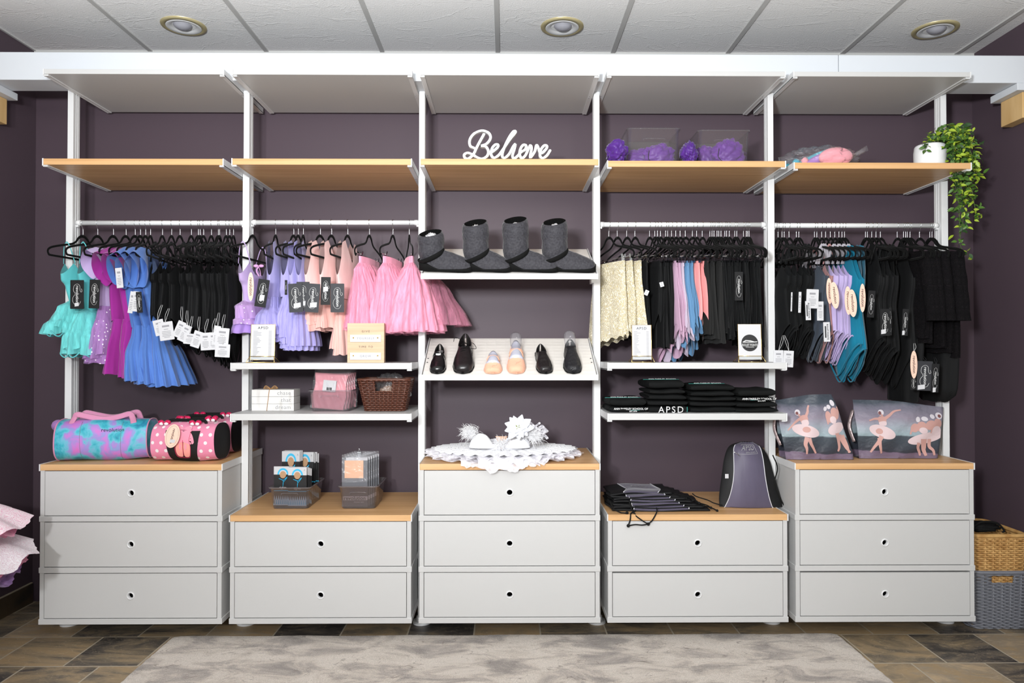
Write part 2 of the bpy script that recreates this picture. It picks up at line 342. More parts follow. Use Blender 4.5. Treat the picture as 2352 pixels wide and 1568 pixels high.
struct('trim_10', MB().box(WL, WR, WY - 0.02, WY, CZ - 0.012, CZ, GRIDM))
SLATE = mat('slate_baseboard', sRGB(92, 76, 56), 0.55, 0.4, var=((5, 5, 9), sRGB(52, 46, 40), 6, 0.35, 0.65), bump=((20, 20, 20), 0.4, 0.004))
GROUT = mat('grout', sRGB(168, 156, 136), 0.9, 0.2)
def base_run(name, ax, c, a, b, sgn):
    mb = MB(); n = int((b - a) / 0.303) + 1
    for i in range(n):
        p = a + i * 0.303; q = min(b, p + 0.300)
        if ax == 'x': mb.box(p, q, c - 0.012, c, 0, 0.098, SLATE)
        else: mb.box(min(c, c + sgn * 0.012), max(c, c + sgn * 0.012), p, q, 0, 0.098, SLATE)
    if ax == 'x': mb.box(a, b, c - 0.010, c, 0, 0.102, GROUT)
    else: mb.box(min(c, c + sgn * 0.010), max(c, c + sgn * 0.010), a, b, 0, 0.102, GROUT)
    struct(name, mb)
base_run('baseboard_back', 'x', WY, WL + 0.06, WR, 1); base_run('baseboard_left', 'y', WL, FY, WY - 0.012, 1); base_run('baseboard_right', 'y', WR, FY, WY - 0.012, -1)

# ceiling beam over the shelving and its wall brackets
bw = mat('white_painted_wood', (0.61, 0.64, 0.68), 0.5, 0.35)
b0 = at(50, 183, Y=0.1)[2]; b1 = at(50, 117, Y=0.1)[2] - 0.004
mb = MB().box(WL + 0.002, 1.512, 0.10, 0.245, b0, b1, bw)
seg = MB().box(1.5145, WR - 0.015, 0.10, 0.245, b0, b1, bw)
bm_ = root('ceiling_beam', (0, 0.17, b0), label='white boxed beam running along the ceiling above the top shelves', cat='beam')
mb.build('beam_board', bm_, bevel=0.003); seg.build('beam_board', bm_, bevel=0.003)
PINE = wood('pine_block', (214, 180, 128), (196, 158, 104), (14, 14, 3), 0.6)
for sg, lab in ((-1, 'pine support block under the beam on the wall beside the pink tutus'), (1, 'pine support block under the beam above the trailing plant')):
    X = WL if sg < 0 else WR; r = root('beam_bracket', (X, 0.17, b0 - 0.2), label=lab, cat='bracket', group='blocks holding up the beam')
    x0, x1 = sorted((X + sg * -0.002, X - sg * 0.095)); xa, xb = sorted((X + sg * -0.002, X - sg * 0.058))
    MB().box(x0, x1, 0.095, 0.28, b0 - 0.034, b0 - 0.001, bw).build('cap', r, bevel=0.002)
    MB().box(xa, xb, 0.115, 0.26, b0 - 0.155, b0 - 0.035, PINE).build('block', r, bevel=0.002)
    for z in (0.03, 0.09):
        for xx in (0.3, 0.75): MB().cyl((xa + (xb - xa) * xx, 0.1135, b0 - 0.035 - z), 0.005, 0.003, CHROME, 10, 'y').build('screw', r)

# recessed ceiling lights
BRASS = mat('brass_trim', sRGB(196, 184, 142), 0.35, 0.5, metal=0.35)
BULB = mat('grey_bulb_glass', sRGB(160, 160, 168), 0.25, 0.5)
def can(px, py, lab):
    p = at(px, py, Z=CZ); r = root('recessed_light', (p.x, p.y, CZ - 0.02), label=lab, cat='ceiling light', group='recessed lights in the ceiling')
    c = Vector((p.x, p.y, CZ))
    MB().lathe(c, [(0.103, 0), (0.101, -0.006), (0.082, -0.008), (0.078, -0.001)], BRASS, 40).build('trim_ring', r)
    MB().lathe(c, [(0.080, -0.0075), (0.076, -0.010), (0.062, -0.006), (0.053, -0.0015)], WHITE2, 40).build('reflector', r)
    mb = MB(); d = (CAM - c).normalized(); q = c + Vector((0.003 * (1 if p.x > 0 else -1), -0.006, -0.004))
    mb.ball(q + Vector((0, 0, 0.016)), (0.047, 0.045, 0.034), BULB, 28, 14); mb.build('bulb', r)
can(422, 59, 'brass-rimmed recessed light in the ceiling above the blue dresses')
can(1291, 61, 'brass-rimmed recessed light in the ceiling above the Believe sign bay')
can(2148, 68, 'brass-rimmed recessed light in the ceiling near the trailing plant')

# ------------------------------------------------------------------ shelving
P = 0.83; HW = 0.398; YP = 0.225
BAYN = ['first bay with the duffel bags', 'second bay with the tights bins', 'middle bay with the shoes', 'fourth bay with the folded shirts', 'fifth bay with the tote bags']
def bx(i): return (i - 2) * P
T_B, T_T = 2.5106, 2.532
def post(i, lab):
    x = (i - 2.5) * P; r = root('shelving_post', (x, YP + 0.03, 0), label=lab, cat='shelving post', group='uprights of the shelving')
    w = 0.0155
    def prof(w, d0, d1, g):   # grooved section
        L = d1 - d0; pts = [(-w, d0)]
        right = [(w, d0), (w, d0 + L * 0.30), (w - g, d0 + L * 0.30), (w - g, d0 + L * 0.42), (w, d0 + L * 0.42), (w, d0 + L * 0.58), (w - g, d0 + L * 0.58), (w - g, d0 + L * 0.70), (w, d0 + L * 0.70), (w, d1)]
        return right + [(-a, b) for a, b in right[::-1]]
    MB().prism([(x + a, b) for a, b in prof(w, YP, YP + 0.06, 0.006)], 0.03, 2.125, WHITE2, axis='z').build('lower_profile', r, bevel=0.0008)
    MB().prism([(x + a, b) for a, b in prof(w - 0.002, YP + 0.004, YP + 0.056, 0.005)], 2.125, b0, WHITE2, axis='z').build('upper_profile', r, bevel=0.0008)
    MB().cyl((x, YP + 0.03, 0.0), 0.043, 0.014, WHITE2, 36, r2=0.041).cyl((x, YP + 0.03, 0.014), 0.026, 0.018, WHITE2, 24).build('foot', r, bevel=0.001)
for i, l in enumerate(['white shelving post at the open end beside the aqua tutu dresses', 'white shelving post between the black leotards and lavender star dress', 'white shelving post between the pink tutu skirts and the boots', 'white shelving post between the boots and the cream lace skirts', 'white shelving post beside the drawstring bag and first tote', 'white shelving post at the open end behind the trailing plant']): post(i, l)
def shelf(i, zb, zt, board, name, lab, group, dz=0):
    x = bx(i); zb += dz; zt += dz
    r = root(name, (x, 0.255, zb), label=lab, cat='shelf', group=group); e = 0.0045
    MB().box(x - HW + e, x + HW - e, 0.0, 0.51, zb, zt, board).build('board', r, bevel=0.0012)
    for s in (-1, 1):
        xo = x + s * HW; a, b = sorted((xo, xo - s * e)); c, d = sorted((xo, xo - s * 0.021))
        mb = MB().box(a, b, -0.002, 0.512, zb - 0.005, zt + 0.001, WHITE2).box(c, d, 0.004, 0.512, zb - 0.004, zb - 0.0005, WHITE2)
        mb.box(c, d, 0.004, 0.016, zb - 0.0075, zb - 0.003, WHITE2)
        for yy in (0.245, 0.27): mb.cyl((min(c, d) + 0.006, yy, zb - 0.0055), 0.0022, 0.002, CHROME, 8)
        # arm reaching sideways to the post clamps the bracket
        mb.box(*sorted((xo, xo + s * 0.0015)), 0.235, 0.275, zb - 0.004, zt - 0.002, WHITE2)
        mb.build('bracket', r)
    return r
WD = [(0, 0.001), (1, 0.003), (2, 0.004), (3, -0.003), (4, -0.009)]
for i in range(5): shelf(i, T_B, T_T, WHITE, 'top_shelf', 'white top shelf directly under the beam in the ' + BAYN[i], 'white top shelves')
for i, dz in WD: shelf(i, 2.1082, 2.1351, BAMBOO, 'wood_shelf', 'bamboo shelf above head height in the ' + BAYN[i], 'bamboo shelves', dz)
Z_A, Z_B = 1.2356, 1.012
shelf(1, 1.2083, Z_A, WHITE, 'white_shelf', 'white shelf carrying the price list and the plaque reading time to grow', 'white shelves')
shelf(3, 1.2095, Z_A + .001, WHITE, 'white_shelf', 'white shelf carrying a price list and the round emblem sign', 'white shelves')
shelf(1, 0.9835, Z_B, WHITE, 'white_shelf', 'white shelf carrying the wicker basket and the chase that dream blocks', 'white shelves')
shelf(3, 0.9835, Z_B, WHITE, 'white_shelf', 'white shelf carrying the stacks of folded black shirts', 'white shelves')
# clothes rails
RZ = [at(300, 512, Y=0.255).z, at(700, 511, Y=0.255).z, 0, at(1570, 516, Y=0.255).z, at(1960, 518, Y=0.255).z]
RL = ['the aqua, blue and black dance wear', 'the lavender and pink tutu dresses', '', 'the row of skirts', 'the leotards beside the plant']
for i in (0, 1, 3, 4):
    x0 = (i - 2.5) * P + 0.0175; x1 = x0 + P - 0.035; z = RZ[i]
    r = root('clothes_rail', ((x0 + x1) / 2, 0.255, z), label='white round clothes rail holding ' + RL[i], cat='clothes rail', group='clothes rails')
    MB().cyl((x0 + 0.004, 0.255, z), 0.0115, x1 - x0 - 0.008, WHITE2, 28, 'x').build('rod', r)
    for xx, s in ((x0, 1), (x1, -1)):
        MB().cyl((min(xx, xx + s * 0.02), 0.255, z), 0.0135, 0.02, WHITE2, 24, 'x').box(min(xx, xx + s * 0.01), max(xx, xx + s * 0.01), 0.248, 0.262, z - 0.020, z - 0.01, WHITE2).build('end_cup', r)
# drawer cabinets
def ring_panel(mb, x0, x1, z0, z1, y0, y1, cx, cz, rad, m):
    ang = sorted([2 * PI * k / 40 for k in range(40)] + [math.atan2(z - cz, x - cx) % (2 * PI) for x in (x0, x1) for z in (z0, z1)])
    out, inn = [], []
    for a in ang:
        c, s = math.cos(a), math.sin(a)
        tx = ((x1 if c > 0 else x0) - cx) / c if abs(c) > 1e-9 else 1e9; tz = ((z1 if s > 0 else z0) - cz) / s if abs(s) > 1e-9 else 1e9
        t = min(tx, tz); out.append((cx + c * t, cz + s * t)); inn.append((cx + c * rad, cz + s * rad))
    n = len(ang); L = [[Vector((p[0], y, p[1])) for p in q] for q, y in ((inn, y1), (inn, y0), (out, y0), (out, y1), (inn, y1))]
    mb.loft(L, m, cap=False, smooth=False)
def cabinet(i, n, lab, ajar=()):
    x = bx(i); zb = 0.093; p = 0.224; h = 0.4; e = 0.0035
    r = root('drawer_cabinet', (x, 0.255, zb), label=lab, cat='drawer cabinet', group='white drawer cabinets')
    top = zb + n * p
    body = MB()
    for s in (-1, 1): a, b = sorted((x + s * (h - e), x + s * (h - 0.022))); MB().box(a, b, 0.002, 0.51, zb + 0.01, top, WHITE).build('side_panel', r)
    MB().box(x - h + 0.02, x + h - 0.02, 0.50, 0.51, zb + 0.01, top, WHITE).build('back_panel', r)
    for k in range(n): MB().box(x - h, x + h, -0.001, 0.512, zb + k * p, zb + k * p + 0.024, WHITE).build('rail_frame', r, bevel=0.0015)
    tr = MB(); t1 = top + 0.0265
    MB().box(x - h + 0.0045, x + h - 0.0045, -0.001, 0.51, top, t1, BAMBOO).build('wooden_top', r, bevel=0.001, label='bamboo top board')
    for s in (-1, 1): a, b = sorted((x + s * (h + 0.0005), x + s * (h - 0.004))); MB().box(a, b, -0.003, 0.512, top - 0.002, t1 + 0.0015, WHITE2).build('edge_trim', r)
    for k in range(n):
        z0 = zb + k * p + 0.0275; z1 = zb + (k + 1) * p - 0.0032 - (0.004 if k in ajar else 0)
        cz = (z0 + z1) / 2; mb = MB()
        ring_panel(mb, x - h + 0.0245, x + h - 0.0245, z0, z1, 0.0015, 0.0175, x, cz, 0.0125, WHITE)
        mb.box(x - h + 0.03, x + h - 0.03, 0.30, 0.31, z0, z1 - 0.05, DARK)  # dark sheet standing in for the shade seen through the finger hole
        d = mb.build('drawer', r)
        MB().lathe((0, 0, 0), [(0.0125, 0.004), (0.0125, -0.0035), (0.015, -0.0048), (0.0175, -0.003), (0.018, 0.0015), (0.0125, 0.0015)], WHITE2, 36)
        g = MB().loft([[Vector((x + math.cos(a) * rr, yy, cz + math.sin(a) * rr)) for a in [2 * PI * q / 36 for q in range(36)]] for rr, yy in ((0.0122, 0.016), (0.0122, -0.001), (0.0142, -0.0028), (0.017, -0.0012), (0.0175, 0.0018))], WHITE2, cap=False)
        g.build('finger_ring', d)
cabinet(0, 3, 'tall white three-drawer cabinet under the two duffel bags')
cabinet(1, 2, 'low white two-drawer cabinet under the two bins of tights')
cabinet(2, 3, 'tall white three-drawer cabinet under the white lace tutu')
cabinet(3, 2, 'low white two-drawer cabinet under the black drawstring bags', (0,))
cabinet(4, 3, 'tall white three-drawer cabinet under the two ballerina totes', (0,))
# slanted shoe shelves
def dimple_mat():
    m = mat('embossed_ivory_board', (0.80, 0.765, 0.72), 0.45, 0.4); t = NT(m); tc = t.new('ShaderNodeTexCoord')
    mp = t.new('ShaderNodeMapping'); mp.inputs['Scale'].default_value = (1, 1.6, 1.6); t.link(tc.outputs['Object'], mp.inputs[0])
    v = t.new('ShaderNodeTexVoronoi', feature='F1'); v.inputs['Scale'].default_value = 22; v.inputs['Randomness'].default_value = 0.12; t.link(mp.outputs[0], v.inputs[0])
    bp = t.new('ShaderNodeBump'); bp.inputs['Strength'].default_value = 0.35; bp.inputs['Distance'].default_value = 0.004; t.link(v.outputs['Distance'], bp.inputs['Height']); t.link(bp.outputs[0], t.b.inputs['Normal'])
    return m
DIMPLE = dimple_mat()
SH = {}
def shoe_shelf(key, ylip, ytop, Yr, lab, dz=0):
    zf = at(1170, ylip, Y=0).z; zr = at(1170, ytop, Y=Yr).z; x = bx(2); h = 0.388
    r = root('slanted_shoe_shelf', (x, 0.2, zf - 0.03), label=lab, cat='shoe shelf', group='slanted shoe shelves')
    zf0 = zf - 0.006
    MB().prism([(0.006, zf0), (Yr, zr), (Yr + 0.003, zr - 0.010), (0.010, zf0 - 0.012)], x - h + 0.003, x + h - 0.003, DIMPLE, axis='x').build('board', r)
    MB().box(x - h, x + h, -0.006, 0.0, zf - 0.025, zf, WHITE2).box(x - h, x + h, 0, 0.012, zf - 0.025, zf - 0.021, WHITE2).build('front_lip', r, bevel=0.001)
    for s in (-1, 1):
        a, b = sorted((x + s * h, x + s * (h + 0.004)))
        mb = MB().prism([(0.0, zf - 0.025), (0.0, zf), (Yr, zr + 0.003), (Yr, zr - 0.025), (0.20, (zf + zr) / 2 - 0.05)], a, b, WHITE2, axis='x')
        a, b = sorted((x + s * h, x + s * (h + 0.012))); mb.box(a, b, 0.222, 0.29, zf - 0.02, zf + 0.02, WHITE2)
        mb.build('side_bracket', r)
        for f in (0.34, 0.44):
            yy = f * Yr; zz = zf0 + (zr - zf0) * f
            MB().cyl((x + s * (h - 0.012), yy, zz - 0.001), 0.0035, 0.003, INK, 10).build('screw_hole', r)
    SH[key] = (zf0, zr, Yr)
shoe_shelf('s1', 628, 571.8, 0.40, 'slanted shelf carrying the four quilted boots')
shoe_shelf('s2', 860, 777, 0.345, 'slanted shelf carrying six small dance shoes')

# rug
def rug_mat():
    m = mat('faded_rug', sRGB(196, 184, 172), 0.95, 0.1, sheen=0.3); t = NT(m); b = t.b; tc = t.new('ShaderNodeTexCoord')
    mp = t.new('ShaderNodeMapping'); mp.inputs['Scale'].default_value = (0.8, 1.7, 1); t.link(tc.outputs['Object'], mp.inputs[0])
    n1 = t.new('ShaderNodeTexNoise'); n1.inputs['Scale'].default_value = 5.0; n1.inputs['Detail'].default_value = 10; n1.inputs['Roughness'].default_value = 0.65; n1.inputs['Distortion'].default_value = 0.7; t.link(mp.outputs[0], n1.inputs[0])
    r = t.new('ShaderNodeValToRGB'); e = r.color_ramp.elements; e[0].position = 0.36; e[0].color = (*sRGB(146, 138, 132), 1); e[1].position = 0.56; e[1].color = (*sRGB(210, 200, 190), 1); q = e.new(0.45); q.color = (*sRGB(176, 166, 158), 1); q = e.new(0.50); q.color = (*sRGB(198, 187, 176), 1)
    t.link(n1.outputs['Fac'], r.inputs[0])
    # worn scroll lines
    n2 = t.new('ShaderNodeTexNoise'); n2.inputs['Scale'].default_value = 4.5; n2.inputs['Detail'].default_value = 2.5; n2.inputs['Distortion'].default_value = 2.2; t.link(mp.outputs[0], n2.inputs[0])
    s2 = t.new('ShaderNodeMath', operation='SUBTRACT'); s2.inputs[1].default_value = 0.5; t.link(n2.outputs['Fac'], s2.inputs[0]); ab = t.new('ShaderNodeMath', operation='ABSOLUTE'); t.link(s2.outputs[0], ab.inputs[0])
    mr = t.new('ShaderNodeMapRange'); mr.inputs[1].default_value = 0.004; mr.inputs[2].default_value = 0.012; mr.inputs[3].default_value = 1; mr.inputs[4].default_value = 0; t.link(ab.outputs[0], mr.inputs[0])
    n3 = t.new('ShaderNodeTexNoise'); n3.inputs['Scale'].default_value = 14; n3.inputs['Detail'].default_value = 6; t.link(tc.outputs['Object'], n3.inputs[0])
    g = t.new('ShaderNodeMapRange'); g.inputs[1].default_value = 0.45; g.inputs[2].default_value = 0.6; g.inputs[4].default_value = 0.65; t.link(n3.outputs['Fac'], g.inputs[0])
    mu = t.new('ShaderNodeMath', operation='MULTIPLY'); t.link(mr.outputs[0], mu.inputs[0]); t.link(g.outputs[0], mu.inputs[1])
    mx = t.new('ShaderNodeMix', data_type='RGBA'); mx.inputs[7].default_value = (*sRGB(120, 108, 98), 1); t.link(mu.outputs[0], mx.inputs[0]); t.link(r.outputs[0], mx.inputs[6]); t.link(mx.outputs[2], b.inputs['Base Color'])
    n4 = t.new('ShaderNodeTexNoise'); n4.inputs['Scale'].default_value = 260; n4.inputs['Detail'].default_value = 2; t.link(tc.outputs['Object'], n4.inputs[0])
    g4 = t.new('ShaderNodeMapRange'); g4.inputs[1].default_value = .3; g4.inputs[2].default_value = .7; g4.inputs[3].default_value = .78; g4.inputs[4].default_value = 1.12; t.link(n4.outputs['Fac'], g4.inputs[0]); vm = t.new('ShaderNodeVectorMath', operation='SCALE'); t.link(mx.outputs[2], vm.inputs[0]); t.link(g4.outputs[0], vm.inputs['Scale']); t.link(vm.outputs[0], b.inputs['Base Color'])
    bp = t.new('ShaderNodeBump'); bp.inputs['Strength'].default_value = 0.8; bp.inputs['Distance'].default_value = 0.005; t.link(n4.outputs['Fac'], bp.inputs['Height']); t.link(bp.outputs[0], b.inputs['Normal'])
    return m
rnd = random.Random(5)
def rug_pt(a, b):
    x = -1.515 + 3.005 * a; y = -1.9 + 2.0 * b + 0.006 * a
    if b == 1: y += 0.004 * math.sin(a * 40) + rnd.uniform(-.002, .002)
    if a in (0, 1): x += rnd.uniform(-.003, .003)
    cx = min(a, 1 - a) * 3.0; cy = (1 - b) * 2.0                     # rounded corner
    if cx < 0.03 and cy < 0.03: y -= (0.03 - cx) * 0.5
    return Vector((x, y, 0.010 + 0.0015 * math.sin(x * 9) * math.sin(y * 7) if 0 < a < 1 and 0 < b < 1 else 0.001))
tag(MB().grid(rug_pt, 200, 80, rug_mat()).build('rug', origin=(0, -0.9, 0)), 'worn beige and grey patterned rug on the slate floor', 'rug')
# ------------------------------------------------------------------ hangers
def arm_z(u):
    u = abs(u); return interp([(0, -0.066), (0.03, -0.072), (0.06, -0.092), (0.10, -0.108), (0.19, -0.140), (0.212, -0.152)], u)[0]
def make_hanger(clip):
    r = root('velvet_hanger' if not clip else 'clip_hanger', (0, 0, -3), cat='hanger'); o = Vector((0, 0, -3))
    V = lambda u, z, t=0: o + Vector((t, -u, z))
    hk = smooth_path([V(-0.0135, -0.008), V(-0.0135, 0.002), V(-0.007, 0.0125), V(0.002, 0.0145), V(0.0115, 0.009), V(0.0125, -0.002), V(0.007, -0.016), V(0.001, -0.028), V(0, -0.04), V(0, -0.066)], 4)
    MB().tube(hk, 0.0014, CHROME, 6).build('hook', r)
    mb = MB()
    for s in (-1, 1):
        pts = [V(0, -0.064), V(s * 0.012, -0.066), V(s * 0.03, -0.078), V(s * 0.045, -0.096), V(s * 0.07, -0.110), V(s * 0.12, -0.122), V(s * 0.18, -0.138), V(s * 0.205, -0.150), V(s * 0.212, -0.162), V(s * 0.207, -0.174)]
        if not clip: pts += [V(s * 0.195, -0.178), V(s * 0.10, -0.178), V(0, -0.178)]
        else: pts += [V(s * 0.198, -0.180), V(s * 0.190, -0.172)]
        mb.tube(smooth_path(pts, 3), (lambda t: 0.0078 - 0.0028 * min(1, t * 4)), BLACK, 8, flat=0.62)
    mb.build('frame', r)
    if clip:
        MB().tube([V(-0.195, -0.170), V(0.195, -0.170)], 0.0013, CHROME, 6).build('clip_bar', r)
        for u in (0.125, -0.125):
            c = MB()
            for s in (-1, 1):
                c.add([V(u - 0.008, -0.155, s * 0.009), V(u + 0.008, -0.155, s * 0.009), V(u + 0.009, -0.172, s * 0.004), V(u - 0.009, -0.172, s * 0.004), V(u - 0.010, -0.196, s * 0.003), V(u + 0.010, -0.196, s * 0.003)], [(0, 1, 2, 3), (3, 2, 5, 4)], CHROME)
            c.tube([V(u - 0.006, -0.168), V(u + 0.006, -0.168)], 0.0045, CHROME, 8); c.build('clip', r)
    return r
HP = {0: make_hanger(False), 1: make_hanger(True)}
HUSED = {}
RAILP = {}
def hang(bay, px, phi, clip, desc, group):
    p = at(px, 508, Y=0.255); loc = Vector((p.x, 0.255, RZ[bay])); rz = math.radians(phi)
    lab = 'black velvet hanger ' + ('with chrome clips gripping the ' if clip else 'carrying the ') + desc
    words = lab.split()
    if len(words) > 16: lab = 'black hanger of the ' + desc.replace(' with ribbed tulle skirt and gap in front', ' with ribbed skirt').replace(' with a short ruffled skirt', '')
    if clip not in HUSED:
        HUSED[clip] = 1; r = HP[clip]; r.location = loc; r.rotation_euler = (0, 0, rz); r['label'] = lab; r['group'] = group
    else: r = clone(HP[clip], loc, rz, lab, group)
    return loc, rz

# ------------------------------------------------------------------ clothes
def fnoise(rnd, n):
    ph = [rnd.uniform(0, 2 * PI) for _ in range(n)]; return ph
def cloth_body(mb, R, prof, m, rnd, nf=9, fa=(0, 0.12), zt=None, zb=None, nA=64, nV=26, bend=0.01, lean=0.0, round_=1.0):
    """tube of cloth: prof rows (z, half width along hanger, half thickness); folds grow from fa[0] at top to fa[1] at hem"""
    zall = lambda z: max(0, (-0.2 - z) / 0.55)
    z0, z1 = prof[0][0], prof[-1][0]; p1, p2, p3 = [rnd.uniform(0, 6.28) for _ in range(3)]; n2 = nf * 2 + 1
    def fn(a, v):
        th = 2 * PI * a; ca, sa = math.cos(th), math.sin(th)
        W0 = prof[0][1]; top = zt(ca, sa) if zt else z0; bot = zb(ca, sa) if zb else z1
        z = top + (bot - top) * v; W, T = interp([(-q[0], q[1], q[2]) for q in prof], -z)
        k = (z0 - z) / (z0 - z1 + 1e-9); k = max(0, min(1, k)); am = fa[0] + (fa[1] - fa[0]) * k ** 1.3
        f = 1 + am * (math.sin(nf * th + p1 + 0.6 * math.sin(3 * k + p2)) * 0.7 + math.sin(n2 * th + p2) * 0.3)
        ft = 1 + 2.2 * am * (math.sin(nf * th + p1 + 0.6 * math.sin(3 * k + p2)) * 0.7 + math.sin(n2 * th + p3) * 0.3)
        s = math.copysign(abs(sa) ** round_, sa)
        u = W * ca * f; t = T * s * ft + bend * math.sin(2.4 * k + p3) * k + lean * (zall(z)) ** 1.4
        zz = z + 0.5 * am * 0.06 * math.sin(nf * th + p2) * k
        return R @ Vector((t, -u, zz))
    return mb.grid(fn, nA, nV, m, closed=True)
def strap(par, R, u0, u1, z1, T, m, w=0.005):
    for s in (-1, 1):
        mb = MB()
        for q in (-1, 1):
            pts = [R @ Vector((0, -s * u0, arm_z(u0) + 0.004)), R @ Vector((q * T * 0.5, -s * (u0 * 0.9 + u1 * 0.1), arm_z(u0) - 0.02)), R @ Vector((q * T, -s * u1, z1))]
            mb.tube(smooth_path(pts, 4), w * 0.5, m, 6, flat=0.4)
        mb.build('strap', par)
def rig(R): return Matrix.Translation(R.translation) @ Matrix.Rotation(R.to_euler().z, 4, 'Z')
def garment(bay, px, phi, kind, m, desc, group, hgroup, seed, L=0.63, W=0.15, T=0.03, m2=None, trim=None, dz=0.0, name=None, **k):
    """build one garment on its own hanger; local axes: -y along the hanger towards the room, x across it"""
    rnd = random.Random(seed); clip = kind in ('skirt', 'tutu', 'hilo')
    loc, rz = hang(bay, px, phi, 1 if clip else 0, desc, hgroup)
    nm = name or {'tutudress': 'tutu_dress', 'dress': 'dance_dress', 'leotard': 'leotard', 'skirt': 'dance_skirt', 'hilo': 'chiffon_skirt', 'tutu': 'tutu_skirt', 'tank': 'tank_dress', 'sweater': 'lace_top'}[kind]
    r = root(nm, loc, rz, label=desc[0].lower() + desc[1:] + k.get('where', ''), cat={'tutudress': 'dress', 'dress': 'dress', 'tank': 'dress', 'leotard': 'leotard', 'sweater': 'top'}.get(kind, 'skirt'), group=group)
    R = WM[r.name]; trim = trim or m; m2 = m2 or m
    def neck(zs, zn, u0=0.62):
        # camisole neckline: lower at the middle and at the armholes
        return lambda c, s: zn + (zs - zn) * max(0, 1 - abs(abs(c) - u0) / 0.38) ** 1.2
    if kind in ('tutudress',):
        zw = k.get('zw', -0.40); zt = -0.225
        cloth_body(b := MB(), R, [(zt, W, T), (zt - 0.06, W * 0.95, T), ((zt + zw) / 2, W * 0.75, T * 1.1), (zw, W * 0.62, T * 1.1)], m, rnd, 6, (0.0, 0.03), zt=neck(zt + 0.025, zt - 0.03), nV=14); b.build('bodice', r)
        strap(r, R, W * 0.75, W * 0.62, zt + 0.02, T, trim)
        for j in range(k.get('layers', 3)):
            q = 1 - 0.05 * j; HW_, HT = k.get('hw', 0.19) * q, k.get('ht', 0.085) * q; Lz = L - 0.018 * (j % 2) - 0.01 * j
            b = MB(); cloth_body(b, R, [(zw + 0.008, W * 0.6, T * 1.1), (zw - 0.02, W * 0.85 + 0.02, T * 1.5 + 0.01), (zw - 0.08, HW_ * 0.86, HT * 0.8), ((zw - Lz) / 2 - 0.03, HW_ * 0.98, HT * 0.96), (-Lz, HW_ * 1.02, HT)], m2, rnd, k.get('nf', 9) + 2 * j, (0.03, k.get('fa', 0.09)), nA=110, nV=20)
            b.build('tulle_layer' if j else 'tulle_skirt', r)
        if k.get('wire'):                                       # rolled wire hem
            pts = []; n = 160
            for i in range(n):
                th = 2 * PI * i / n; pts.append(R @ Vector((0.085 * math.sin(th) * (1 + .18 * math.sin(9 * th)), -0.192 * math.cos(th) * (1 + .06 * math.sin(9 * th)), -L + 0.012 * math.sin(11 * th + seed))))
            MB().tube(pts, 0.0028, m, 6, closed=True).build('rolled_hem', r)
    elif kind in ('dress', 'tank'):
        zw = k.get('zw', -0.47); sl = kind == 'dress'; hw, ht = k.get('hw', 0.2), k.get('ht', 0.07)
        def zt(c, s):
            a = abs(c)
            if sl: return -0.135 - 0.10 * max(0, 1 - a / 0.5) ** 1.3 - (0.04 if a > 0.93 else 0)
            return arm_z(a * W) - 0.002 - 0.13 * max(0, 1 - a / 0.42) ** 1.0 - 0.14 * max(0, (a - 0.72) / 0.28) ** 0.7
        b = MB(); cloth_body(b, R, [(-0.11, W, T * 0.5), (-0.2, W * 0.98, T), (-0.33, W * 0.85, T * 1.15), (zw, W * 0.72, T * 1.1)], m, rnd, 5, (0.0, 0.05), zt=zt, nA=84, nV=20, lean=k.get('lean', 0)); b.build('bodice', r)
        ly = k.get('layers', 1)
        for j in range(ly):
            Lj = L - k.get('step', 0.05) * j if k.get('tier') else L + 0.02 * j; q = 1 + (0.03 * j if k.get('tier') else -0.04 * j)
            b = MB(); cloth_body(b, R, [(zw + 0.01, W * 0.72, T * 1.1), (zw - 0.03, W * 0.8, T * 1.3), ((zw - Lj) / 2, (hw * 0.6 + W * .35) * q, ht * 0.75 * q), (-Lj, hw * q, ht * q)], m2 if j == 0 or not k.get('m3') else k['m3'], rnd, k.get('nf', 10), (0.02, k.get('fa', 0.13)), nA=130, nV=22, lean=k.get('lean', 0))
            b.build('skirt' if j == 0 else 'skirt_layer', r)
        if sl:
            for s in (-1, 1):
                b = MB(); lw = k.get('sl', 0.085)
                def fn(a, v, s=s):
                    th = 2 * PI * a; v2 = v; rr = 0.035 + (lw * 0.62) * v2 + 0.006 * math.sin(5 * th + seed) * v
                    cu = W * 0.86 + lw * 0.9 * v; cz = -0.165 - lw * 1.05 * v; tt = (T * 0.9 + 0.022 * v) * math.sin(th)
                    return R @ Vector((tt, -s * (cu + rr * math.cos(th) * 0.45), cz + rr * math.cos(th) * 0.9))
                b.grid(fn, 36, 10, m, closed=True); b.build('sleeve', r)
    elif kind == 'leotard':
        zt = k.get('zt', -0.225); zh = -(L * 0.79); strapw = k.get('sw', 0.006)
        hem = lambda c, s: zh - (L + zh) * (abs(s) ** 2)
        prof = [(zt + .02, W, T), (zt - 0.06, W * 0.97, T * 1.1), (-(L * 0.52), W * 0.78, T * 1.15), (zh, W * 0.92, T * 1.2), (-(L * 0.86), W * 0.75, T * 1.1), (-L, W * 0.45, T * 0.8)]
        if k.get('tank'):
            def ztf(c, s):
                a = abs(c); return arm_z(a * W) - 0.002 - 0.16 * max(0, 1 - a / 0.45) - 0.14 * max(0, (a - 0.72) / 0.28) ** 0.7
        else: ztf = neck(zt + 0.03, zt - 0.03)
        b = MB(); cloth_body(b, R, prof, m, rnd, 7, (0.02, 0.07), zt=ztf, zb=hem, nA=72, nV=30, bend=0.016); b.build('body', r)
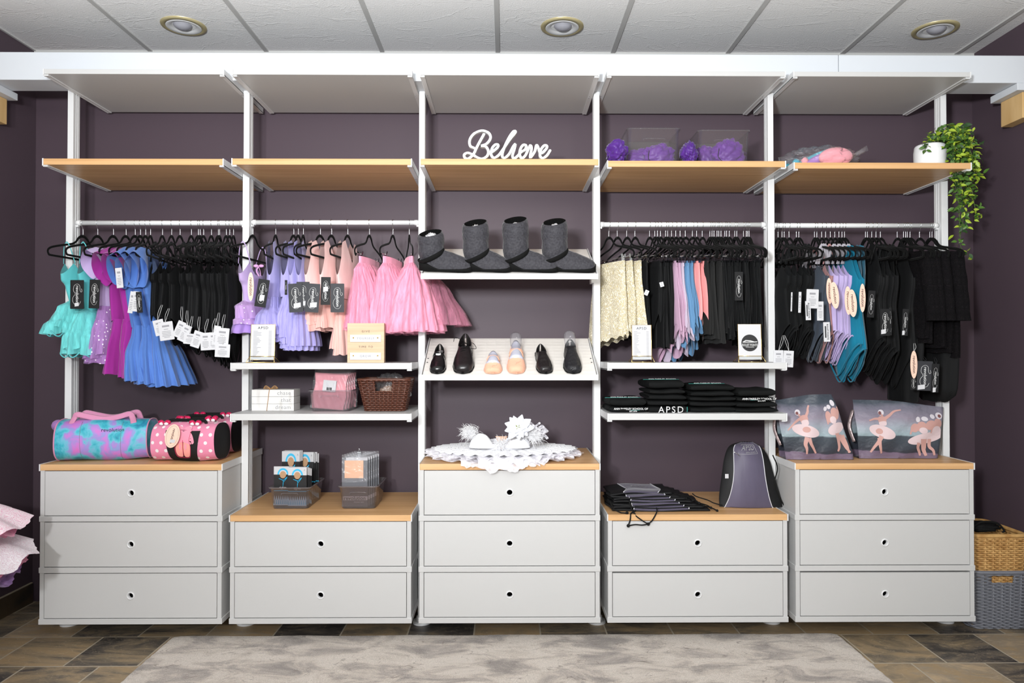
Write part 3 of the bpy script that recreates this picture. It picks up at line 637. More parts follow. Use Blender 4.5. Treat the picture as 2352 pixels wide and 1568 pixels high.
        # leg bindings
        for s in (-1, 1):
            pts = []
            for i in range(25):
                th = -PI / 2 + PI * i / 24; c, q = math.cos(th), math.sin(th); z = hem(c, q); Wz, Tz = interp([(-p[0], p[1], p[2]) for p in prof], -z)
                pts.append(R @ Vector((Tz * q * 1.03, -s * Wz * c * 1.03, z)))
            MB().tube(pts, 0.0032, trim, 6).build('leg_binding', r)
        if not k.get('tank'): strap(r, R, W * 0.72, W * 0.62, zt + 0.03, T, k.get('strapm', trim), strapw * 1.4)
    elif kind == 'sweater':
        def zt(c, s): return -0.125 - 0.05 * max(0, 1 - abs(c) / 0.4) - 0.02 * abs(c)
        b = MB(); cloth_body(b, R, [(-0.10, W * 0.95, T * 0.6), (-0.16, W, T), (-0.35, W * 0.98, T * 1.1), (-L, W * 0.96, T * 1.2)], m, rnd, 8, (0.0, 0.06), zt=zt, nA=72, nV=24, bend=0.012); b.build('body', r)
        for s in (-1, 1):
            b = MB()
            def fn(a, v, s=s):
                th = 2 * PI * a; rr = 0.060 - 0.018 * v; x = T * 0.8 * math.sin(th) * (1 + 0.1 * math.sin(v * 20))
                return R @ Vector((x, -s * (W * 0.93 + 0.055 * v ** 0.7 + rr * math.cos(th) * 0.55), -0.165 - (0.30 if s > 0 else .33) * v + rr * math.cos(th) * 0.3 * (1 - v)))
            b.grid(fn, 24, 14, m, closed=True); b.build('sleeve', r)
    elif kind in ('skirt', 'hilo'):
        zw = -0.188; hw, ht = k.get('hw', 0.165), k.get('ht', 0.035)
        hem = None
        if kind == 'hilo': hem = lambda c, s: -(L - 0.13 * max(0, c) ** 1.0 * (0.5 + 0.5 * c) - 0.03 * math.sin(9 * math.atan2(s, c))) if True else 0
        if k.get('scal'): hem = lambda c, s: -(L + 0.006 * math.sin(14 * math.atan2(s, c)) - 0.03 * c)
        MB_ = MB(); cloth_body(MB_, R, [(zw + 0.002, W, T * 0.8), (zw - 0.026, W * 1.01, T * 0.95)], trim, rnd, 5, (0.02, 0.03), nA=60, nV=3, bend=0); MB_.build('waistband', r)
        for j in range(k.get('layers', 1)):
            b = MB(); cloth_body(b, R, [(zw - 0.022, W, T * 0.95), (zw - 0.08, W * 1.03, T * 1.15), ((zw - L) / 2, (W + hw) / 2 * 1.02, (T + ht) / 2), (-L, hw * (1 - .04 * j), ht * (1 - .1 * j))], m2 if j == 0 else k.get('m3', m2), rnd, k.get('nf', 9), (0.02, k.get('fa', 0.10)), zb=(lambda c, s: (hem(c, s) if hem else -L) - 0.03 * j) if (hem or j) else None, nA=110, nV=22, bend=0.012)
            b.build('skirt_panel' if j == 0 else 'underlayer', r)
    elif kind == 'tutu':
        zw = -0.190; hw, ht = k.get('hw', 0.22), k.get('ht', 0.12)
        MB_ = MB(); cloth_body(MB_, R, [(zw + 0.012, W, T), (zw - 0.022, W * 0.98, T * 1.05)], trim, rnd, 5, (0.03, 0.05), nA=60, nV=3, bend=0); MB_.build('waistband', r)
        for j in range(k.get('layers', 5)):
            q = 1 - 0.07 * j; Lj = L - 0.012 * j + rnd.uniform(-.006, .006)
            b = MB(); cloth_body(b, R, [(zw - 0.018, W * 0.97, T * 1.1), (zw - 0.05, W * 1.1 + 0.01 * q, T * 1.6 + 0.01), (zw - 0.13, hw * 0.80 * q, ht * 0.72 * q), ((zw - Lj) / 2 - 0.06, hw * 0.94 * q, ht * 0.92 * q), (-Lj, hw * 1.05 * q, ht * 1.08 * q)], m2, rnd, 15 + 4 * j, (0.05, k.get('fa', 0.07)), nA=160, nV=18, bend=k.get('bend', 0.01))
            b.build('tulle_layer', r)
    return r

# hang tags -------------------------------------------------------------
def hang_tag(par, px, py, w, h, tilt=0, kind='rev', Y=0.03, yaw=0, string=None, sticker=None):
    c = at(px, py, Y=Y); s = px_m(Y); w *= s; h *= s; a = math.radians(tilt)
    ex = Vector((math.cos(a) * math.cos(yaw), math.cos(a) * math.sin(yaw), math.sin(a))); ez = Vector((-math.sin(a), 0, math.cos(a))); ey = ez.cross(ex)
    P = lambda x, z, d=0: c + ex * x + ez * z - ey * d
    mb = MB(); base = {'rev': TAGBLK, 'revg': TAGGRY, 'oval': PEACH, 'card': PAPER, 'narrow': PAPER}[kind]
    if kind == 'oval': pts = [(w / 2 * math.cos(2 * PI * i / 28), h / 2 * math.sin(2 * PI * i / 28)) for i in range(28)]
    else:
        q = min(w, h) * 0.03; pts = [(-w / 2 + q, -h / 2), (w / 2 - q, -h / 2), (w / 2, -h / 2 + q), (w / 2, h / 2 - q), (w / 2 - q, h / 2), (-w / 2 + q, h / 2), (-w / 2, h / 2 - q), (-w / 2, -h / 2 + q)]
    n = len(pts); vs = [P(x, z, 0.0006) for x, z in pts] + [P(x, z, -0.0006) for x, z in pts]
    mb.add(vs, [tuple(range(n)), tuple(range(2 * n - 1, n - 1, -1))] + [(i, i + n, (i + 1) % n + n, (i + 1) % n) for i in range(n)], base)
    fnm = lambda r, u, sc, ox=0, oz=0: (lambda p: P(ox + r[0] * p.x * sc + u[0] * p.y * sc, oz + r[1] * p.x * sc + u[1] * p.y * sc, 0.0012 + abs(p.z)))
    if kind in ('rev', 'revg', 'oval'):
        col = PRINTW if kind != 'oval' else INK
        L = h * (0.60 if kind != 'oval' else 0.62)
        vs, fs = text_mesh('revolution', 1.0, 0.0, 'CENTER', 1.0, 0.01); wd = max(v.x for v in vs) - min(v.x for v in vs); scl = L / wd
        if kind != 'oval': scl = min(scl, w * 0.42)
        f = fnm((0, -1), (1, 0), scl, w * (0.02), 0); mb.add([f(p) for p in vs], fs, col)
        if kind != 'oval':
            sw = []
            for i in range(29):                                   # looping flourish either side of the word
                t = i / 28; sw.append((0.20 * w * math.sin(t * 2 * PI * 1.0 - 0.4) - 0.14 * w + 0.06 * w * math.sin(t * 12), h * 0.38 - t * h * 0.74))
            pth = smooth_path([P(x, z, 0.0014) for x, z in [(w * .32, h * .20), (w * .38, h * .12), (w * .30, h * .08), (w * .22, h * .16), (w * .20, h * .30), (w * .02, h * .36), (-w * .20, h * .30), (-w * .26, h * .14), (-w * .12, h * .02), (-w * .28, -h * .10), (-w * .30, -h * .24), (-w * .12, -h * .36), (w * .14, -h * .36), (w * .28, -h * .24)]], 5)
            mb.tube(pth, w * 0.012, col, 4)
        elif w > 0.01: mb.tube([P((w * .40) * math.cos(2 * PI * i / 24), (h * .43) * math.sin(2 * PI * i / 24), 0.0008) for i in range(24)], w * 0.008, GREYINK, 4, closed=True)
    if kind == 'card':
        for i, (ww, zz) in enumerate(((0.5, .27), (0.3, .1), (0.6, -.02), (0.62, -.1), (0.58, -.18), (0.62, -.26), (0.4, -.34))):
            t = h * (0.05 if i == 0 else 0.014); mb.add([P(-w * ww / 2, h * zz - t, .001), P(w * ww / 2, h * zz - t, .001), P(w * ww / 2, h * zz + t, .001), P(-w * ww / 2, h * zz + t, .001)], [(0, 1, 2, 3)], GREYINK)
    if kind == 'narrow':
        vs, fs = text_mesh('BULLET POINTE', 1.0, 0.0, 'CENTER', 1.0, 0.02); wd = max(v.x for v in vs) - min(v.x for v in vs); f = fnm((0, -1), (1, 0), h * .8 / wd, w * .12, 0); mb.add([f(p) for p in vs], fs, INK)
        mb.add([P(-w * .3, h * .3, .001), P(-w * .3, -h * .3, .001), P(-w * .1, -h * .3, .001), P(-w * .1, h * .3, .001)], [(0, 1, 2, 3)], INK)
    if sticker:
        x, z, ww, hh = sticker; x *= w; z *= h; ww *= w; hh *= h
        mb.add([P(x - ww / 2, z - hh / 2, .0022), P(x + ww / 2, z - hh / 2 + ww * .15, .0022), P(x + ww / 2, z + hh / 2 + ww * .15, .0022), P(x - ww / 2, z + hh / 2, .0022)], [(0, 1, 2, 3)], PAPER)
    t = mb.build('hang_tag', par)
    if string:
        q = at(string[0], string[1], Y=Y + 0.012); top = P(0, h / 2 - 0.003, .001)
        for d in (-0.003, 0.003):
            MB().tube(smooth_path([q + Vector((d, 0, 0)), (q + top) / 2 + Vector((d * 1.6, -0.006, 0)), top], 4), 0.0007, PRINTW if string[2] else INK, 5).build('tag_string', par)
    return t

G1, G2, G4, G5 = 'dance wear on the first rail', 'dance wear on the second rail', 'skirts on the third rail', 'dance wear on the last rail'
H1, H2, H4, H5 = 'hangers on the first rail', 'hangers on the second rail', 'hangers on the third rail', 'hangers on the last rail'
AQ = cloth('aqua_lycra', (96, 196, 200)); AQT = tulle('aqua_tulle', (120, 222, 222), 0.5, 0.85)
LAV = cloth('lavender_lycra', (196, 176, 220)); LAVT = tulle('dotted_lilac_tulle', (176, 132, 196), 0.55, 0.85, dots=True)
MAG = cloth('magenta_lycra', (158, 44, 146)); BLU = cloth('cornflower_lycra', (84, 124, 196))
BLK = mat('black_lycra', (0.0048, 0.005, 0.0055), 0.75, 0.18, sheen=0.02, bump=((14, 14, 5), 0.5, 0.015))
BLK2 = mat('black_matte_jersey', (0.0065, 0.007, 0.0075), 0.85, 0.15, sheen=0.03, bump=((14, 14, 5), 0.4, 0.012))
PERI = cloth('periwinkle_lycra', (178, 172, 224)); PERIT = tulle('periwinkle_pleat_tulle', (172, 166, 226), 0.75, 0.97)
PKD = cloth('blush_lycra', (244, 206, 202)); PKT = tulle('blush_tulle', (246, 196, 186), 0.75, 0.95)
STAR = tulle('star_print_tulle', (196, 160, 214), 0.6, 0.85, dots=True); LIL = cloth('bright_lilac_satin', (176, 142, 216))
PT = tulle('pink_tulle', (250, 168, 196), 0.42, 0.8); PB = cloth('pink_waistband', (246, 170, 196)); PT2 = tulle('dusky_pink_tulle', (206, 136, 160), 0.25, 0.5)
CREAM = lace('cream_lace', (250, 242, 220), (206, 190, 146), 40, swirl=22); CREAMB = cloth('cream_trim', (226, 212, 170))
MAU = cloth('mauve_chiffon', (186, 152, 176), k=.88); LILG = cloth('grey_lilac_chiffon', (190, 176, 194), k=.9); DBL = cloth('denim_blue_chiffon', (92, 134, 172), k=.88); SAL = cloth('salmon_chiffon', (232, 152, 152), k=.9)
CHA = mat('charcoal_jersey', sRGB(36, 36, 36), 0.9, 0.15, sheen=0.05, bump=((14, 14, 5), 0.4, 0.012))
GRY = cloth('slate_grey_lycra', (66, 74, 86)); DUS = cloth('dusty_rose_lycra', (170, 126, 126)); LV2 = cloth('pale_lavender_lycra', (186, 170, 214)); TEAL = cloth('teal_lycra', (14, 116, 146)); 
BLACE = lace('black_lace', (20, 17, 20), (10, 9, 11), 70, swirl=18, sheen=0); SKINL = cloth('silver_lining', (168, 164, 172))

# ---- first rail
a = garment(0, 191, -9, 'tutudress', AQ, 'aqua camisole tutu dress at the open end of the first rail', G1, H1, 1, L=0.53, W=0.135, m2=AQT, zw=-0.385, wire=1, fa=0.16)
hang_tag(a, 177, 676, 31, 66, 0, 'rev', Y=0.075, sticker=(0, -.36, .3, .12))
a = garment(0, 225, -6, 'tutudress', AQ, 'aqua camisole tutu dress next to the lavender cap sleeve dress', G1, H1, 2, L=0.625, W=0.135, m2=AQT, zw=-0.42, wire=1, fa=0.16)
hang_tag(a, 217, 675, 24, 66, -2, 'rev', Y=0.085)
garment(0, 261, -4, 'dress', LAV, 'pale lavender cap sleeve dress with dotted lilac tulle skirt', G1, H1, 3, L=0.625, W=0.135, m2=LAVT, layers=3, hw=0.16, ht=0.075, zw=-0.41, nf=8, fa=.12, m3=LAVT, sl=0.05)
a = garment(0, 290, -2, 'dress', MAG, 'magenta flutter sleeve dress beside the lavender dress', G1, H1, 4, L=0.715, W=0.14, lean=.015, hw=0.165, ht=0.052, fa=0.1, nf=6, sl=0.07)
hang_tag(a, 274, 638, 15, 46, 6, 'card', Y=0.045)
garment(0, 311, -2, 'dress', MAG, 'magenta flutter sleeve dress beside the blue dresses', G1, H1, 5, L=0.73, W=0.14, lean=.03, hw=0.165, ht=0.052, fa=0.1, nf=6, sl=0.07)
for i, (px, ph) in enumerate(((323, 1), (335, 5), (346, 10))):
    a = garment(0, px, ph, 'dress', BLU, ['cornflower blue flutter sleeve dress beside the magenta dresses', 'cornflower blue flutter sleeve dress between two blue dresses', 'cornflower blue flutter sleeve dress beside the black leotards'][i], G1, H1, 6 + i, L=0.745 + .012 * i, W=0.15, hw=0.205, ht=0.085, fa=0.10, nf=14, sl=0.080, zw=-0.50, lean=.07 + .02 * i)
    if i == 0: hang_tag(a, 302, 694, 11, 50, -8, 'card', Y=0.03)
    if i == 1: hang_tag(a, 312, 692, 14, 46, -5, 'card', Y=0.026)
    if i == 2:
        hang_tag(a, 320, 694, 13, 48, 4, 'rev', Y=0.022)
hk = [373.5, 394.6, 414, 440, 456, 460, 468, 486, 501.6, 504.6, 520, 528, 536.7]
BL = []
for i, px in enumerate(hk):
    BL.append(garment(0, px, (8, 6, 3, 5, 2, 6, 3, 5, 4, 7, 5, 3, 8)[i], 'leotard', BLK, ORD[i] + ' black camisole leotard counting from the blue dresses', G1, H1, 20 + i, L=0.56 + 0.011 * i, W=0.14, T=0.024))
for j, (px, py, w, h, tl, own) in enumerate(((366, 752, 24, 36, 14, 0), (382, 760, 33, 42, 8, 0), (412, 756, 19, 38, -24, 1), (424, 765, 20, 40, -25, 2), (436, 778, 28, 24, -5, 3), (452, 779, 21, 38, -18, 4), (472, 784, 23, 40, 3, 5), (489, 783, 17, 40, 2, 7), (497, 770, 15, 44, -10, 8), (510, 774, 31, 42, -5, 9), (511, 805, 34, 30, -3, 10))):
    hang_tag(BL[own], px, py, w, h, tl, 'card', Y=0.035 - 0.0025 * j, string=(px + 6, py - 52, 1))
# ---- second rail
a = garment(1, 581.4, -8, 'tutudress', cloth('pale_purple_lycra', (188, 164, 210)), 'pale purple camisole dress with star printed skirt and bow', G2, H2, 40, L=0.49, W=0.13, m2=STAR, layers=2, hw=0.15, ht=0.065, zw=-0.385, fa=0.07, nf=6)
R = WM[a.name]; b = MB(); cloth_body(b, R, [(-0.42, 0.12, 0.05), (-0.53, 0.145, 0.058)], LIL, random.Random(3), 7, (0.04, 0.08), nA=70, nV=6); b.build('under_skirt', a)
c = at(594, 612, Y=0.10); b = MB()
for s in (-1, 1):
    b.ball(c + Vector((s * 0.012, 0, 0.003)), (0.012, 0.006, 0.007), cloth('lilac_ribbon', (200, 150, 196)), 12, 8)
    b.tube(smooth_path([c, c + Vector((s * 0.008, -0.004, -0.02)), c + Vector((s * 0.004 + 0.008, -0.004, -0.045))], 4), 0.003, MATS['lilac_ribbon'], 6, flat=.4)
b.build('bow', a)
hang_tag(a, 576, 658, 14, 66, 0, 'oval', Y=0.045)
a = garment(1, 633.5, 4, 'tank', PERI, 'periwinkle tank dress standing apart from the three bunched together', G2, H2, 41, L=0.535, W=0.14, m2=PERIT, layers=2, hw=0.19, ht=0.095, zw=-0.37, fa=.06, nf=16)
hang_tag(a, 602, 673, 26, 64, -9, 'rev', Y=0.03, sticker=(0.06, -.18, .42, .2))
ps = ['periwinkle tank dress, first of the three bunched together', 'periwinkle ruffled tank dress, middle one of the three bunched together', 'periwinkle tank dress of the bunch, beside the blush dresses']
for i, (px, ph, hw, L) in enumerate(((675, -5, .16, .55), (685.5, -2, .16, .58), (696.8, 5, .19, .59))):
    a = garment(1, px, ph, 'tank', PERI, ps[i], G2, H2, 42 + i, L=L, W=0.14, m2=PERIT, layers=2, hw=hw, ht=0.075, zw=-0.36, fa=.06, nf=18)
    if i == 0: hang_tag(a, 679, 684, 32, 66, 3, 'revg', Y=0.022, sticker=(0.1, -.28, .5, .16))
    if i == 1: hang_tag(a, 696, 680, 30, 66, 0, 'revg', Y=0.03, sticker=(0.1, -.26, .3, .16)); hang_tag(a, 657, 660, 6, 34, 0, 'rev', Y=0.06)
    if i == 2: hang_tag(a, 718, 684, 31, 66, -4, 'revg', Y=0.014, sticker=(0.1, -.26, .5, .17))
pd = ['blush pink tank dress with a short ruffled skirt beside the periwinkle dresses', 'blush pink tank dress between two other blush dresses', 'blush pink tank dress with long tiered skirt beside the tutu skirts']
for i, (px, ph, L) in enumerate(((736, -15, .49), (762, -12, .475), (799, -9, .60))):
    a = garment(1, px, ph, 'tank', PKD, pd[i], G2, H2, 50 + i, L=L, W=0.135, T=.026, m2=PKT, layers=2, hw=0.125, ht=0.055, zw=-0.37, fa=.10, nf=9, tier=1, step=-.03, m3=PKT)
    if i == 1: hang_tag(a, 748, 668, 22, 64, -1, 'rev', Y=0.04, sticker=(0, .05, .5, .17))
    if i == 2: hang_tag(a, 775, 684, 31, 66, 0, 'revg', Y=0.03)
garment(1, 848.8, -7, 'tutu', PB, 'pink tulle tutu skirt beside the blush dresses', G2, H2, 60, L=0.515, W=0.145, T=0.022, m2=PT, trim=PB, hw=0.185, ht=0.10)
garment(1, 902.8, -7, 'tutu', PB, 'pink tulle tutu skirt hanging between two other tutu skirts', G2, H2, 61, L=0.535, W=0.148, T=0.022, m2=PT, trim=PB, hw=0.190, ht=0.115)
a = garment(1, 940, 12, 'tutu', PB, 'wide pink tulle tutu skirt swinging past the post towards the boots', G2, H2, 62, L=0.53, W=0.155, T=0.022, m2=PT, trim=PB, hw=0.235, ht=0.15)
R = WM[a.name] @ Matrix.Translation((0.09, 0.13, 0))
for j in range(2):
    b = MB(); cloth_body(b, R, [(-0.21, 0.14, 0.03), (-0.33, 0.22, 0.12), (-0.45, 0.26, 0.19), (-0.49, 0.28 - .02 * j, 0.21 - .02 * j)], PT2, random.Random(9 + j), 17, (0.03, 0.06), nA=150, nV=14); b.build('outer_veil', a)
# ---- third rail (skirts)
sk = [(1398.2, 24, 'CREAM'), (1417.6, 22, 'CREAM'), (1439.4, 19, 'CREAM'), (1458, 17, 'B'), (1491.5, 14, 'B'), (1503.6, 12, 'B'), (1509.7, 11, 'B'), (1517, 11, 'B'), (1526.6, 13, 'M'), (1530.3, 15, 'M'), (1539.2, 14, 'L'), (1544.8, 16, 'D'), (1551, 15, 'D'), (1556.9, 18, 'S'), (1562, 18, 'S'), (1572.7, 9, 'C'), (1586.7, 9, 'C'), (1606.1, 8, 'C'), (1611, 8, 'T'), (1617, 7, 'T'), (1626, 7, 'T'), (1631, 6, 'T'), (1637.6, 6, 'T'), (1649, 6, 'T'), (1654, 5, 'T'), (1661.9, 5, 'T'), (1678, 4, 'T'), (1684, 4, 'T'), (1703.6, 3, 'T'), (1712, 3, 'T'), (1716.2, 3, 'T'), (1720.5, 2, 'T')]
# the coloured skirts hang a little apart although their hooks are bunched
names = {'CREAM': ['cream lace skirt nearest the boots', 'cream lace skirt between two cream ones', 'cream lace skirt beside the black skirts'], 'M': ['dusty mauve chiffon high-low skirt beside the black skirts', 'second dusty mauve chiffon high-low skirt'], 'L': ['grey lilac chiffon high-low skirt beside the blue skirts'], 'D': ['denim blue chiffon skirt beside the grey lilac skirt', 'denim blue chiffon skirt beside the salmon skirts'], 'S': ['salmon pink chiffon skirt beside the blue skirts', 'salmon pink chiffon skirt beside the charcoal skirts'], 'C': ['first charcoal jersey skirt beside the salmon skirts', 'second charcoal jersey skirt after the salmon skirts', 'third charcoal jersey skirt after the salmon skirts']}
cnt = {}; SKR = []
for i, (px, ph, c) in enumerate(sk):
    n = cnt.get(c, 0); cnt[c] = n + 1
    if c == 'B': d = ORD[n] + ' black skirt counting from the cream lace skirts'
    elif c == 'T': d = ORD[n] + ' black skirt counting from the charcoal skirts'
    else: d = names[c][n]
    kw = {'CREAM': dict(kind='skirt', m=CREAM, trim=CREAM, L=0.565 - .02 * n, W=0.135, T=0.018, hw=0.165, ht=0.04, fa=.05, nf=7, scal=1),
          'B': dict(kind='hilo' if n % 2 else 'skirt', m=BLK, L=0.55 + .02 * (n % 3), W=0.125, T=0.018, hw=0.15, ht=0.032, fa=.12),
          'M': dict(kind='hilo', m=MAU, L=0.615, W=0.12, T=0.018, hw=0.18, ht=0.042, fa=.20, nf=8, layers=2),
          'L': dict(kind='hilo', m=LILG, L=0.60, W=0.12, T=0.018, hw=0.175, ht=0.038, fa=.20, nf=8, layers=2),
          'D': dict(kind='hilo', m=DBL, L=0.60, W=0.12, T=0.018, hw=0.17, ht=0.036, fa=.18, nf=8, layers=2),
          'S': dict(kind='hilo', m=SAL, L=0.56, W=0.12, T=0.016, hw=0.155, ht=0.034, fa=.15, nf=8),
          'C': dict(kind='skirt', m=CHA, L=0.53 + .02 * n, W=0.13, T=0.018, hw=0.16, ht=0.03, fa=.07),
          'T': dict(kind='skirt', m=(BLK, BLK2)[n % 2], L=0.50 + .013 * (n % 5) + (0.05 if n > 10 else 0), W=0.13, T=0.018, hw=0.155, ht=0.03, fa=.08)}[c]
    SKR.append(garment(3, px + {'M': (2, 3), 'L': (3,), 'D': (7, 11), 'S': (17, 28), 'C': (27, 26, 24)}.get(c, ((1720.5 - px) * .22 if c == 'T' else 0,) * 30)[n], ph, seed=80 + i, desc=d, group=G4, hgroup=H4, **kw))
hang_tag(SKR[3], 1485, 672, 9, 12, -25, 'card', Y=0.06); hang_tag(SKR[5], 1520, 653, 9, 11, 15, 'card', Y=0.06)
hang_tag(SKR[19], 1697, 657, 19, 66, 0, 'rev', Y=0.05)
# ---- last rail
lr = [(1787, 3, 'B'), (1796, 5, 'B'), (1801, 2, 'B'), (1812, 4, 'B'), (1829, 3, 'B'), (1834.6, 5, 'B'), (1870.5, -2, 'G'), (1876, -3, 'G'), (1887, -3, 'R'), (1896, -2, 'V'), (1907, -2, 'V'), (1917, -1, 'V'), (1926.5, 0, 'V'), (1933.6, 2, 'E'), (1939.4, 5, 'E'), (1987.6, 2, 'K'), (1992, 4, 'K'), (2002, 3, 'K'), (2011.7, 5, 'K'), (2021.8, 3, 'K'), (2060.5, 1, 'K'), (2075, 2, 'W'), (2079.5, 3, 'W'), (2083.5, 2, 'W'), (2090, 4, 'W'), (2111.6, 3, 'W'), (2135.4, 3, 'W'), (2140.3, 5, 'W')]
nm = {'G': ['slate grey leotard with silver straps beside the black leotards', 'slate grey leotard beside the dusty rose one'], 'R': ['dusty rose camisole leotard between the grey and lavender ones'], 'V': ['pale lavender leotard beside the dusty rose one', 'second pale lavender leotard after the dusty rose one', 'third pale lavender leotard after the dusty rose one', 'pale lavender leotard touching the teal ones'], 'E': ['teal tank leotard beside the lavender ones', 'teal tank leotard hanging lowest, beside the black dance wear']}
cnt = {}; LR = []
for i, (px, ph, c) in enumerate(lr):
    n = cnt.get(c, 0); cnt[c] = n + 1
    if c == 'B': d = ORD[n] + ' black leotard counting from the post beside the round emblem sign'
    elif c == 'K': d = ORD[n] + ' black leotard counting from the teal leotards'
    elif c == 'W': d = ORD[n] + ' black lace top counting from the last black leotard'
    else: d = nm[c][n]
    kw = {'B': dict(kind='leotard', m=BLK2, L=0.60 + .02 * (n % 3), W=0.13, T=0.024), 'G': dict(kind='leotard', m=GRY, L=0.655 - .01 * n, W=0.13, T=0.024, strapm=SKINL, sw=.01), 'R': dict(kind='leotard', m=DUS, L=0.66, W=0.13, T=0.024),
          'V': dict(kind='leotard', m=LV2, L=0.64 + .01 * n, W=0.135, T=0.026, strapm=SKINL, sw=.009), 'E': dict(kind='leotard', m=TEAL, L=0.72 + .03 * n, W=0.165, T=0.034, tank=1), 'K': dict(kind='leotard', m=BLK, L=0.68 + .02 * n, W=0.14, T=0.026, tank=n % 2),
          'W': dict(kind='sweater', m=BLACE, L=0.50 + .022 * n, W=0.17, T=0.032)}[c]
    LR.append(garment(4, px, ph, seed=130 + i, desc=d, group=G5, hgroup=H5, **kw))
# long black wrap behind the lace tops
a = LR[27]; R = WM[a.name]; b = MB(); cloth_body(b, R, [(-0.45, 0.13, 0.04), (-0.6, 0.15, 0.05), (-0.80, 0.13, 0.05), (-0.84, 0.08, 0.03)], BLK, random.Random(2), 6, (0.03, .08), nA=60, nV=12, bend=.02); b.build('under_layer', a)
a2 = LR[22]; R = WM[a2.name]; b = MB(); cloth_body(b, R, [(-0.40, 0.12, 0.04), (-0.6, 0.13, 0.045), (-0.84, 0.11, 0.035)], BLK, random.Random(4), 6, (0.03, .08), nA=60, nV=12, bend=.02); b.build('under_layer', a2)
hang_tag(LR[0], 1788, 823, 23, 38, 0, 'card', Y=0.03, string=(1799, 770, 1)); hang_tag(LR[1], 1811, 824, 23, 38, -3, 'card', Y=0.025, string=(1801, 770, 1))
hang_tag(LR[3], 1818, 693, 3, 44, -2, 'card', Y=0.05); hang_tag(LR[5], 1837, 694, 6, 48, -2, 'card', Y=0.05)
hang_tag(LR[6], 1866, 686, 28, 44, -2, 'card', Y=0.04); hang_tag(LR[7], 1884, 714, 15, 44, 0, 'card', Y=0.045)
hang_tag(LR[7], 1856, 713, 12, 44, 2, 'narrow', Y=0.032); hang_tag(LR[9], 1899, 762, 15, 45, 2, 'narrow', Y=0.03)
hang_tag(LR[9], 1905, 668, 14, 60, 2, 'oval', Y=0.05); hang_tag(LR[12], 1917, 678, 20, 62, 6, 'oval', Y=0.03)
hang_tag(LR[13], 1948, 690, 16, 66, 2, 'oval', Y=0.028); hang_tag(LR[14], 1958, 696, 20, 64, 4, 'oval', Y=0.022); hang_tag(LR[15], 1981, 684, 14, 66, 0, 'oval', Y=0.03)
hang_tag(LR[16], 2001, 698, 16, 62, -4, 'rev', Y=0.035); hang_tag(LR[18], 2033, 740, 22, 62, 0, 'rev', Y=0.02, sticker=(-.2, -.36, .5, .16)); hang_tag(LR[19], 2045, 738, 6, 64, 0, 'rev', Y=0.03)
hang_tag(LR[20], 2079, 740, 14, 62, -3, 'rev', Y=0.02, sticker=(-.25, -.4, .4, .16))
hang_tag(LR[23], 2099, 837, 16, 64, 0, 'oval', Y=0.02, string=(2100, 788, 1)); hang_tag(LR[24], 2098, 880, 14, 30, 0, 'rev', Y=0.03)
hang_tag(LR[25], 2124, 863, 36, 68, -2, 'revg', Y=0.024, sticker=(-.22, -.4, .46, .15), string=(2120, 818, 0)); hang_tag(LR[27], 2148, 868, 17, 66, -3, 'rev', Y=0.022, sticker=(-.1, -.42, .4, .16), string=(2146, 820, 0))
# ------------------------------------------------------------------ things on the shelves
ZC3, ZC2 = 0.7915 + 0.0005, 0.5675 + 0.0005
WZ = [2.1351 + d for _, d in WD]
def on(px, Y, z): p = at(px, 800, Y=Y); return Vector((p.x, Y, z))
def crumple(mb, c, r, m, seed, amp=0.18, fr=2.2, nu=40, nv=24, flat=0.0, power=1.0):
    """a crumpled rounded mass"""
    rnd = random.Random(seed); W = [(Vector((rnd.gauss(0, 1), rnd.gauss(0, 1), rnd.gauss(0, 1))) * fr * (1 + 0.5 * i), rnd.uniform(0, 6.3)) for i in range(7)]; c = Vector(c)
    def fn(a, b):
        d = Vector((math.cos(2 * PI * a) * math.sin(PI * b), math.sin(2 * PI * a) * math.sin(PI * b), math.cos(PI * b)))
        f = 1 + amp * sum((abs(math.sin(w.dot(d) + p)) - 0.6) / (1 + 0.55 * i) for i, (w, p) in enumerate(W))
        p = Vector((math.copysign(abs(d.x) ** power, d.x) * r[0], math.copysign(abs(d.y) ** power, d.y) * r[1], math.copysign(abs(d.z) ** power, d.z) * r[2])) * f
        if flat: p.z = max(p.z, -r[2] * flat)
        return c + p
    return mb.grid(fn, nu, nv, m, closed=True)

